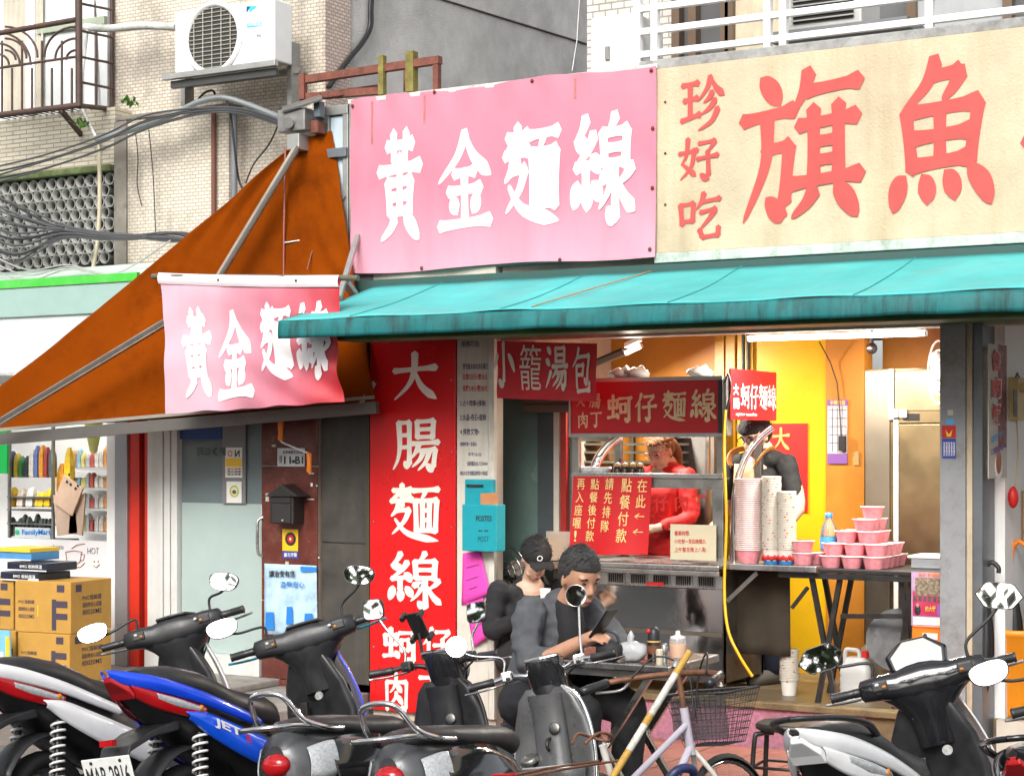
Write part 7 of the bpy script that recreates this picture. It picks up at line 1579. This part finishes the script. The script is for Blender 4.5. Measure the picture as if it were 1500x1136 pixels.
def classic_scooter(label, M_, bodym, frontm, steer, mshape, plate_text, barm=None, phone=False, noscreen=False, mirr=None):
    t = thing('scooter', label, 'scooter', mtx=M_, local=True)
    common(t, bodym)
    # rounded rear body
    ringloft([(-.36,.60,.05,.10),(-.33,.60,.12,.15,.8,1),(-.22,.59,.17,.185,.75,1),(-.05,.57,.2,.2,.72,1),(.15,.55,.205,.21,.72,1),(.32,.52,.19,.21,.75,1),(.45,.47,.16,.18),(.56,.40,.13,.11)], 28, 2.5).obj('body', bodym, t)
    for s_ in (1,-1):
        panel([(-.22,.15,.70),(-.1,.172,.715),(.1,.188,.71),(.28,.18,.66),(.38,.165,.6)], [(-.2,.20,.48),(-.08,.222,.44),(.12,.228,.42),(.3,.212,.43),(.4,.175,.45)], .022, side=s_).obj('side_panel', bgloss, t, solid=.006)
        panel([(-.30,.12,.68),(-.27,.145,.69),(-.22,.163,.70),(-.18,.172,.70)], [(-.31,.135,.56),(-.27,.165,.55),(-.22,.182,.55),(-.19,.19,.56)], .012, side=s_, m=5).obj('turn_signal', clearlens, t, solid=.008)
    B().ball((-.36,0,.62), (.045,.07,.05), 18, 12).obj('tail_light', redlens, t); B().lathe([(.078,0),(.082,.012),(.07,.02)], 22, (-.33,0,.62), (-1,0,.05), cap=False).obj('tail_light_ring', chrome, t)
    plate(t, Vector((-.43,0,.43)), plate_text, Matrix.Rotation(R(-14),3,'Y')); B().box((-.42,-.05,.5), (-.3,.05,.53)).obj('plate_bracket', bplast, t)
    seat = [(-.30,.79,.06,.025),(-.26,.805,.10,.04),(-.15,.815,.13,.05),(.0,.81,.145,.055),(.15,.8,.15,.058),(.3,.795,.15,.06),(.42,.785,.135,.06),(.52,.765,.10,.055),(.57,.74,.06,.045)]
    o = ringloft([(x,z-hz,hw,hz,.85,1) for x,z,hw,hz in seat], 24, 2.8).obj('seat', seatm, t)
    # chrome grab rail: standing hoop and lying loop
    B().tube(bez([(-.08,.15,.745),(-.2,.155,.755),(-.31,.12,.80),(-.38,.09,.89),(-.40,.04,.915),(-.40,-.04,.915),(-.38,-.09,.89),(-.31,-.12,.80),(-.2,-.155,.755),(-.08,-.15,.745)], 6), .0125, 10).obj('grab_rail', chrome, t)
    B().tube(bez([(-.22,.125,.76),(-.34,.12,.775),(-.46,.09,.775),(-.49,.0,.775),(-.46,-.09,.775),(-.34,-.12,.775),(-.22,-.125,.76)], 6), .0115, 10).obj('grab_rail', chrome, t)
    B().box((.5,-.17,.27), (1.0,.17,.35)).obj('footboard', bplast, t, bevel=.02)
    rings = []
    for z, x, hw, d in ((.34,1.0,.2,.05),(.5,1.04,.215,.06),(.65,1.06,.215,.07),(.78,1.05,.19,.075),(.88,1.03,.15,.075),(.93,1.02,.10,.05)):
        rings.append([Vector((x+d*math.cos(a)*.8-(.06*abs(math.sin(a))**2), hw*math.sin(a), z)) for a in [2*math.pi*i/26 for i in range(26)]])
    B().loft(rings).obj('leg_shield', frontm, t)
    B().tube(bez([(.975,.20,.40),(.985,.215,.6),(1.0,.19,.78),(1.0,.13,.9),(1.0,0,.945),(1.0,-.13,.9),(1.0,-.19,.78),(.985,-.215,.6),(.975,-.20,.40)], 6), .009, 8).obj('shield_trim', chrome if not noscreen else blackm, t)
    B().loft([[Vector((x-.09+.05*math.cos(a), hw*math.sin(a), z)) for a in [2*math.pi*i/18 for i in range(18)]] for z,x,hw in ((.36,1.03,.12),(.5,1.05,.10),(.65,1.065,.085),(.8,1.06,.085),(.9,1.04,.09))]).obj('steering_cover', frontm, t)
    b = B(); b.loft([[Vector((.955-d*math.cos(a), hw*math.sin(a), z)) for a in [-1.5+3.0*i/16 for i in range(17)]] for z,d,hw in ((.40,.05,.15),(.5,.085,.17),(.56,.10,.18),(.57,.095,.175))], cap=False, closed=False); b.obj('pocket', frontm, t, solid=.008)
    B().tube([(.955-.1*math.cos(a), .18*math.sin(a), .57) for a in [-1.5+3.0*i/16 for i in range(17)]], .007, 6).obj('pocket_rim', mat('rim_pale', (.4,.4,.4), .4), t)
    B().lathe([(.028,0),(.03,.008),(.022,.012),(0,.012)], 18, (.93,-.05,.74), (-1,0,.1)).obj('key_lock', steel_d, t); B().lathe([(.045,0),(.045,.02),(.035,.026),(0,.026)], 20, (.93,.1,.60), (-.5,.1,.9)).obj('fuel_cap', steel_d, t)
    B().tube(bez([(.93,-.02,.70),(.9,-.02,.69),(.89,-.02,.66),(.905,-.02,.645)],4), .008, 8).obj('hook', blackm, t)
    S_ = steer_m(steer, Vector((1.04,0,.85)))
    b = B(S_); b.loft([[Vector((x+hx*math.copysign(abs(math.cos(a))**.7,math.cos(a)), hw*math.copysign(abs(math.sin(a))**.7,math.sin(a)), z)) for a in [2*math.pi*i/20 for i in range(20)]] for x,hx,hw,z in ((1.05,.06,.065,.86),(1.03,.075,.085,.93),(1.02,.085,.092,1.0),(1.0,.085,.092,1.045),(.995,.08,.085,1.06))]); hbo = b.obj('headlight_nacelle', bgloss, t, plabel='glossy black headlight nacelle')
    b = B(S_); b.lathe([(.072,0),(.076,.01),(.06,.02),(0,.022)], 22, (1.105,0,.98), (1,0,.05)); b.obj('headlight', clearlens, hbo)
    b = B(S_); b.loft([[Vector((.995+x_*s_, y*s_, z)) for x_, y in ((-.075,-.08),(.07,-.085),(.085,0),(.07,.085),(-.075,.08),(-.085,0))] for s_, z in ((1,1.06),(1,1.068),(.9,1.076))], smooth=False); b.obj('dash_rim', chrome, hbo, bevel=.004)
    b = B(S_); b.add([(.99+x_*.8, y*.8, 1.0775) for x_, y in ((-.075,-.08),(.07,-.085),(.085,0),(.07,.085),(-.075,.08),(-.085,0))], [(0,1,2,3,4,5)]); b.obj('dash_glass', mat('dash_glass', (.12,.125,.13)), hbo)
    barm = barm or chrome
    for s_ in (1,-1):
        b = B(S_); b.tube(bez([(1.0,.07*s_,1.0),(.985,.13*s_,1.015),(.95,.18*s_,1.02),(.91,.24*s_,1.01)], 5), .0125, 10); b.obj('handlebar', barm, hbo)
        b = B(S_); b.lathe([(.016,0),(.0195,.004),(.018,.04),(.0185,.11),(.022,.118),(.018,.124)], 14, (.912,.235*s_,1.01), (-.2,s_,-.02)); b.obj('grip', bplast, hbo)
        b = B(S_); b.box((.925,.175*s_-.028,.995), (.965,.175*s_+.028,1.045)); b.obj('switch_block', barm if barm is chrome else blackm, hbo, bevel=.01); b = B(S_); b.ball((.922,.17*s_,1.01), (.006,.012,.008), 8, 5); b.obj('switch', black, hbo)
        b = B(S_); b.tube(bez([(.97,.18*s_,.995),(.985,.25*s_,.99),(.965,.32*s_,.985),(.935,.39*s_,.985)], 4), .008, 8, flat=.6); b.obj('brake_lever', chrome, hbo)
        b = B(S_); b.tube(bez([(.98,.15*s_,1.0),(1.03,.17*s_,1.02),(1.05,.1*s_,.98),(1.04,.05*s_,.93)], 4), .005, 6); b.obj('brake_cable', black, hbo)
        mh = (mirr or {}).get(s_, (.9,.3,1.2))
        mirror(hbo, S_ @ Vector((.955,.19*s_,1.04)), S_ @ Vector((mh[0], mh[1]*s_, mh[2])), (.052,.052) if mshape == 'round' else (.055,.05), mshape, bplast if mshape != 'round' else chrome, chrome, face=(S_.to_3x3() @ Vector((-1,-.1*s_,.16 if (s_ == 1) == (mshape == 'round') else -.02))).normalized())
    if phone:
        b = B(S_); b.box((.93,.045,1.13), (.945,.125,1.28), rot=Matrix.Rotation(R(-35),3,'Y')); po = b.obj('phone_holder', blackm, hbo, bevel=.006)
        for (dy, dz) in ((-.01,.0),(-.01,.13),(.085,0),(.085,.13)):
            b = B(S_); b.box((.90,.045+dy-.008,1.14+dz-.01), (.955,.045+dy+.012,1.14+dz+.014), rot=Matrix.Rotation(R(-35),3,'Y'), c=(.937,.085,1.205)); b.obj('holder_claw', black, po, bevel=.003)
        b = B(S_); b.cyl((.95,.085,1.04), (.94,.085,1.17), .008, n=8); b.obj('holder_stem', blackm, po)
    return t
H90 = R(90)
blue = mat('metallic_blue', (.006,.07,.78), .22, var=.08, vs=3, metal=.1, coat=.8); bluec = mat('blue_cyan', (.008,.1,.8), .2, var=.15, vs=4, metal=.1, coat=.8)
whites = mat('scooter_white', (.78,.79,.8), .28, var=.05, coat=.5, dirt=.15, ds=7, dcol=(.4,.4,.4))
cyan_l = mat('cyan_lever', (.02,.45,.62), .25, metal=.6, var=.05)
def place(u, Y, zb=1.0, xb=.93, lean=R(10), head=H90):
    """origin for a scooter whose handlebar middle stands on the sight line u at depth row Y"""
    X = XS(u, Y); dx = xb*math.cos(head)-zb*math.sin(lean)*math.sin(head)*1.0
    dy = xb*math.sin(head)+zb*math.sin(lean)*math.cos(head)
    return X-dx, Y-dy
def sc(u, Y, lean=R(10), head=H90, pitch=R(4.5), k=1):
    X, Y0 = place(u, Y, zb=1.0*k, xb=.93*k, lean=lean, head=head); return pose(X, Y0, head, lean, pitch) @ Matrix.Scale(k, 4)
sport_scooter('white scooter with red tail light at the left edge of the row', sc(236,-2.92), whites, whites, R(28), clearlens, plate_text='NQK-0K', mirrors={1:(.86,.38,1.08), -1:(.86,.30,1.15)})
sport_scooter('bright blue sporty scooter with black seat and cyan levers', sc(428,-2.85), blue, bluec, R(32), clearlens, plate_text='MAB-2916', script='JET', lever=cyan_l, mirrors={1:(.86,.36,1.14), -1:(.86,.32,1.20)})
classic_scooter('black retro scooter with chrome rack and phone holder in front of the red sign', sc(624,-2.95,k=.92), bgrey, bplast, R(5), 'square', 'MFT-208', barm=blackm, phone=True, noscreen=True, mirr={1:(.92,.31,1.32), -1:(.94,.24,1.22)})
classic_scooter('grey retro scooter with chrome handlebar and round mirrors beside the bicycle', sc(775,-2.95,k=.92), bgrey, mat('scooter_silver', (.17,.172,.175), .3, metal=.5, var=.15, vs=5, dirt=.3, ds=8, dcol=(.08,.08,.08), rvar=.1), R(22), 'round', 'MGK-551', mirr={1:(.9,.37,1.21), -1:(.94,.23,1.31)})
sport_scooter('white scooter with black hexagonal mirrors near the right edge', sc(1335,-2.85), whites, whites, R(20), clearlens, plate_text='NAC-630', dashm=bgloss, mshape='hex', visor=True, stalk=blackm, grab=bplast, tailm=whites, tilt={1:-.02,-1:-.04}, mirrors={1:(.9,.36,1.16), -1:(.9,.36,1.24)})
sport_scooter('black scooter with clear rear lens cut off by the right edge', sc(1610,-2.9), bgloss, bgloss, R(20), clearlens, tail_red=False, plate_text='MNB-117', mirrors={1:(.86,.40,1.16), -1:(.86,.36,1.2)}, grab=bgloss)
# ------------------------------------------------------------------ bicycle
lil = mat('lilac_frame', (.52,.48,.55), .3, var=.1, coat=.3, dirt=.3, ds=9, dcol=(.5,.48,.45)); rustb = mat('rust_bike', (.2,.09,.05), .6, metal=.4, var=.4, vs=25)
bk_ = thing('bicycle', 'old lilac and white bicycle with wire basket between two scooters', 'bicycle', mtx=pose(XS(905,-4.05)-.14, -4.1, R(78), R(8)), local=True)
def bwheel(x, r):
    o = B().lathe([(r-.018,-.014),(r,0),(r-.018,.014),(r-.03,0)], 40, (x,0,r), (0,1,0), cap=False).obj('wheel', tyre, bk_); B().lathe([(r-.03,-.012),(r-.04,0),(r-.03,.012)], 36, (x,0,r), (0,1,0), cap=False).obj('rim', steel, o)
    b = B()
    for k in range(18): a = k*math.pi/9; b.cyl((x,.02*(-1)**k,r), (x+(r-.035)*math.cos(a),0,r+(r-.035)*math.sin(a)), .0014, n=4)
    b.cyl((x,-.04,r), (x,.04,r), .02, n=10).obj('spokes', steel, o); return o
bwheel(0,.30); bwheel(.98,.30)
for pts, r, m_, nm in (([(.42,0,.30),(.30,0,.62),(.27,0,.72)],.016,mat('bike_white', (.7,.68,.62), .4, dirt=.3, ds=12),'seat_tube'),([(.42,0,.30),(.80,0,.66)],.019,lil,'down_tube'),([(.36,0,.55),(.79,0,.74)],.016,lil,'top_tube'),([(.79,0,.62),(.775,0,.80)],.021,lil,'head_tube'),([(0,.05,.30),(.33,.02,.58)],.009,lil,'seat_stay'),([(0,-.05,.30),(.33,-.02,.58)],.009,lil,'seat_stay'),([(0,.05,.30),(.42,.03,.30)],.01,lil,'chain_stay'),([(0,-.05,.30),(.42,-.03,.30)],.01,lil,'chain_stay'),([(.80,0,.64),(.88,.05,.5),(.98,.05,.30)],.012,mat('bike_white', (.7,.68,.62)),'fork'),([(.80,0,.64),(.88,-.05,.5),(.98,-.05,.30)],.012,mat('bike_white', (.7,.68,.62)),'fork'),([(.775,0,.78),(.765,0,.93)],.014,rustb,'stem')):
    B().tube(bez(pts, 4), r*.82, 10).obj(nm, m_, bk_)
hbk = B().tube(bez([(.55,.30,.90),(.66,.27,.92),(.745,.12,.93),(.77,0,.93),(.745,-.12,.93),(.66,-.27,.92),(.55,-.30,.90)], 5), .0115, 10).obj('handlebar', rustb, bk_)
for s_ in (1,-1):
    B().lathe([(.014,0),(.0185,.005),(.017,.05),(.0185,.1),(.017,.13),(.0,.132)], 12, (.665,.27*s_,.92), (-.11,.03*s_,-.02)).obj('grip', bplast, hbk); B().tube(bez([(.72,.2*s_,.92),(.70,.24*s_,.885),(.62,.30*s_,.885)], 4), .006, 6).obj('brake_lever', al, hbk)
    B().tube(bez([(.70,.18*s_,.93),(.80,.12*s_,1.0),(.86,.03*s_,.93),(.83,0,.75)], 5), .004, 6).obj('brake_cable', black, hbk)
B().tube(bez([(.79,.005,.96),(.755,-.01,.98),(.73,-.01,.955)],4), .012, 8).obj('bell', chrome, hbk)
# basket of wire
bw_ = mat('basket_wire', (.06,.06,.065), .5, metal=.5); bs = B()
for k in range(9):
    z = .64+.028*k; w = .13+.01*k; x0_, x1_ = .88-.004*k, 1.12+.012*k; bs.tube([(x0_,-w,z),(x1_,-w,z),(x1_,w,z),(x0_,w,z)], .0018 if k < 8 else .005, 5, closed=True)
for k in range(12):
    t_ = k/11; bs.tube([(.88+.24*t_,-.13,.64),(.848+.368*t_,-.21,.865)], .0018, 4).tube([(.88+.24*t_,.13,.64),(.848+.368*t_,.21,.865)], .0018, 4); bs.tube([(.88,-.13+.26*t_,.64),(.848,-.21+.42*t_,.865)], .0018, 4).tube([(1.12,-.13+.26*t_,.64),(1.216,-.21+.42*t_,.865)], .0018, 4).tube([(.88+.24*t_,-.13,.64),(.88+.24*t_,.13,.64)], .0018, 4)
bs.v = [Vector((.86+(p.x-.86)*.6, p.y*.72, .66+(p.z-.66)*.9)) for p in bs.v]; bs.obj('basket', bw_, bk_); B().box((.862,-.13,.67), (.868,.13,.83)).obj('basket_liner', mat('mesh_liner', (.07,.07,.075), .8, alpha=.55), bk_)
# rear rack, mudguard, reflector, saddle, taped pole
mgp = [[Vector((.33*math.cos(a), .03*y_, .30+.33*math.sin(a)-.008*y_*y_)) for y_ in (-1,0,1)] for a in [R(20+k*12) for k in range(14)]]
B().loft(mgp, cap=False, closed=False).obj('mudguard', mat('guard_cream', (.5,.45,.36), .5, var=.3, dirt=.5, ds=9, dcol=(.2,.1,.05)), bk_, solid=.003)
B().tube(bez([(.30,.05,.66),(0,.06,.67),(-.22,.04,.67),(-.24,0,.67),(-.22,-.04,.67),(0,-.06,.67),(.30,-.05,.66)], 4), .005, 6).tube([(0,.05,.30),(-.1,.06,.67)], .004, 6).tube([(0,-.05,.30),(-.1,-.06,.67)], .004, 6).obj('rear_rack', rustb, bk_)
B().box((-.275,-.045,.635), (-.25,.045,.69)).obj('reflector', redlens, bk_, bevel=.004)
B().tube(bez([(.14,.03,.74),(.2,.05,.77),(.27,.05,.75),(.3,.0,.73),(.27,-.05,.75),(.2,-.05,.77),(.14,-.03,.74)], 4), .006, 6).obj('saddle_spring', rustb, bk_)
tape = mat('tape_white', (.6,.58,.52), .5, dirt=.6, ds=18); tapey = mat('tape_yellow', (.5,.29,.05), .6, dirt=.8, ds=24, dcol=(.15,.1,.05))
pA, pB = Vector((.24,-.05,.60)), Vector((.56,-.22,1.02)); 
for a_, b2, m_ in ((0,.22,tapey),(.221,.42,tape),(.421,.5,tapey),(.501,.82,tape),(.821,1,tapey)): B().cyl(pA.lerp(pB,a_), pA.lerp(pB,b2), .0135, n=10).obj('taped_pole', m_, bk_)
lk = B().tube(bez([(.6,.03,.5),(.68,.06,.42),(.78,.03,.46),(.74,-.04,.56),(.64,-.04,.58),(.6,.03,.5)], 5), .018, 8).obj('cable_lock', mat('lock_navy', (.03,.04,.12), .4, var=.5, vs=30), bk_)
# ------------------------------------------------------------------ cardboard boxes outside the store
kraft = mat('carton_ochre', (.50,.27,.05), .75, var=.1, vs=6, dirt=.15, ds=5, dcol=(.3,.15,.03)); cinkm = mat('carton_ink', (.06,.045,.07), .7)
def carton(pf, w, d, h, rz, lab, F=True, name='carton'):
    t = thing(name, lab, 'box', pf, (0,0,rz), local=True)
    B().box((-w,0,0), (0,d,h)).obj('body', kraft, t, bevel=.006)
    B().box((-w+.002,.0+d*.49,h+.0005), (-.002,d*.51,h+.002)).obj('tape', mat('tape_clear', (.55,.33,.1), .3), t)
    fF = lambda x, y: Vector((x, -.0018, y)); fR = lambda x, y: Vector((.0018, x, y))
    def rect(fn, x, y, ww, hh): B().add([fn(x,y), fn(x+ww,y), fn(x+ww,y+hh), fn(x,y+hh)], [(0,1,2,3)]).obj('printed_mark', cinkm, t)
    if F:
        rect(fF, -.15, .02, .035, h*.6); rect(fF, -.115, h*.5, .09, h*.13); rect(fF, -.115, h*.27, .09, h*.12)
    rect(fF, -.11, h*.8, .06, h*.14); rect(fR, .05, h*.8, .06, h*.14)
    for k, s_ in enumerate(('PVC保鮮膜','超耐熱安心認證','80020MS')):
        label_text(t, s_, fR, .12, h*(.62-.14*k), .2, h*.1, cinkm, .01); label_text(t, s_, fF, -w+.03, h*(.55-.14*k), .13, h*.08, cinkm, .01)
    return t
z0 = .246
def boxp(u, v): p = G(u, v, z0); return p
pb = G(102,1003,z0)
hB = .325
carton((pb.x,pb.y,z0), .43, .42, hB, R(4), 'lower ochre carton with large printed letter under another carton')
carton((pb.x-.0,pb.y+.01,z0+hB+.002), .45, .43, hB+.01, R(6), 'upper ochre carton with large printed letter and a price card')
carton((pb.x-.5,pb.y+.02,z0), .43, .42, hB, R(2), 'ochre carton at the left edge standing on the stoop')
carton((pb.x-.52,pb.y+.02,z0+hB+.002), .43, .42, hB, R(3), 'ochre carton at the left edge on top of another')
ux = Vector((pb.x-.30,pb.y-.012,z0+hB+.09))
pc = thing('price_card', 'white and orange price card hanging on the upper carton', 'card', ux); B().box((ux.x-.05,ux.y-.004,ux.z), (ux.x+.04,ux.y+.0,ux.z+.26)).obj('card', paper, pc); B().box((ux.x-.05,ux.y-.006,ux.z+.02), (ux.x+.04,ux.y-.0045,ux.z+.09)).obj('print', yellow_p, pc); B().box((ux.x-.035,ux.y-.0075,ux.z+.022), (ux.x+.02,ux.y-.0065,ux.z+.045)).obj('print', red_ink, pc); B().box((ux.x+.015,ux.y-.006,ux.z+.1), (ux.x+.03,ux.y-.0045,ux.z+.15)).obj('print', blue_ink, pc)
pq = W(2,955,pb.y-.12)
pc2 = thing('sale_card', 'blue and yellow sale card with red 95 leaning on the left cartons', 'card', pq); B().box((pq.x-.1,pq.y-.01,z0+.06), (pq.x+.09,pq.y,z0+.34), rot=Matrix.Rotation(R(-3),3,'Y')).obj('card', mat('sale_blue', (.2,.5,.72), .5), pc2); B().box((pq.x-.1,pq.y-.013,z0+.06), (pq.x+.03,pq.y-.0105,z0+.2)).obj('print', paper, pc2); B().box((pq.x+.05,pq.y-.013,z0+.1), (pq.x+.085,pq.y-.0105,z0+.3)).obj('print', yellow_p, pc2); label_text(pc2, '95', lambda x, y: Vector((x,pq.y-.0145,y)), pq.x-.04, z0+.08, .065, .06, red_ink, .04)
# flat packages stacked on the left cartons
zk = z0+2*hB+.006; navyp = mat('navy_pack', (.02,.022,.04), .3, var=.3, vs=12)
for k, (m_, dx, w) in enumerate(((navyp,.0,.34),(navyp,.04,.36),(mat('pack_blue', (.08,.28,.55), .4),-.06,.3))):
    o = B().box((pb.x-.62+dx,pb.y+.0+.02*k,zk+.065*k), (pb.x-.62+dx+w,pb.y+.3,zk+.065*k+.055)).obj('flat_package', m_, None, ('bottom navy','middle navy','top blue and yellow')[k]+' flat package in the pile on the left cartons', 'package', bevel=.008)
    B().box((pb.x-.62+dx+.003,pb.y-.0015+.02*k,zk+.065*k+.0), (pb.x-.62+dx+w-.003,pb.y-.0008+.02*k,zk+.065*k+.008)).obj('white_edge', white_ink, o)
    if k < 2: label_text(o, '8MG 收納保溫', lambda x, y: Vector((x, pb.y-.003+.02*k, y)), pb.x-.5+dx, zk+.065*k+.018, .2, .025, white_ink, .01)
    else: B().box((pb.x-.62+dx,pb.y+.03,zk+.065*k+.0555), (pb.x-.62+dx+w,pb.y+.3,zk+.065*k+.08)).obj('yellow_top', yellow_p, o)
# ================================================================== STREET TREES ACROSS THE ROAD (seen in the mirrors and the steel)
def street_tree(x, y, h, r, seed, lab):
    rn = random.Random(seed); t = thing('street_tree', lab, 'tree', (x,y,0)); tr = B(); tr.tube(bez([(x,y,0),(x+.1,y,h*.25),(x-.05,y+.1,h*.5),(x,y,h*.75)], 5), [.16-.006*k for k in range(16)], 10)
    lf = B(); vs_, fs_ = [], []
    for k in range(34):
        a = rn.uniform(0,6.28); e = rn.uniform(-.1,1.2); L_ = r*rn.uniform(.5,1); p0 = Vector((x,y,h*rn.uniform(.2,.75))); p1 = p0+Vector((math.cos(a)*math.cos(e), math.sin(a)*math.cos(e), math.sin(e)))*L_
        tr.tube([p0, p0.lerp(p1,.5)+Vector((0,0,.15)), p1], [.05,.03,.012], 6)
        for q in range(190):
            c = p0.lerp(p1, rn.uniform(.4,1.1)) + Vector((rn.gauss(0,.4),rn.gauss(0,.4),rn.gauss(0,.3)))
            m_ = Matrix.Rotation(rn.uniform(0,6.3),3,'Z') @ Matrix.Rotation(rn.uniform(-1.2,1.2),3,'X'); s_ = rn.uniform(.1,.19); i = len(vs_)
            vs_ += [c+m_@Vector(v)*s_ for v in ((-.5,0,0),(0,-1,0),(.5,0,0),(0,1,0))]; fs_.append((i,i+1,i+2,i+3))
    lf.add(vs_, fs_); lf.obj('crown', mat('tree_leaf', (.06,.11,.025), .55, var=.45, vs=5), t); tr.obj('trunk', mat('bark', (.09,.07,.05), .9, var=.3, bump=.5), t)
for k, (x, y, h, r_) in enumerate(((8.5,-20,11,4.6),(14,-18,10,4.4),(3,-20.5,11.5,4.6),(-2,-19.5,11,4.6),(-7,-19,11.5,4.6),(-12,-18.5,11,4.6),(20,-17,10,4.6))):
    street_tree(x, y, h, r_, k+1, 'leafy street tree across the road behind the viewer, '+('opposite the cart','opposite the grey post','opposite the pillar','opposite the glass door','opposite the store','farthest left','farthest right')[k])
bpy.data.scenes.remove(TMP)
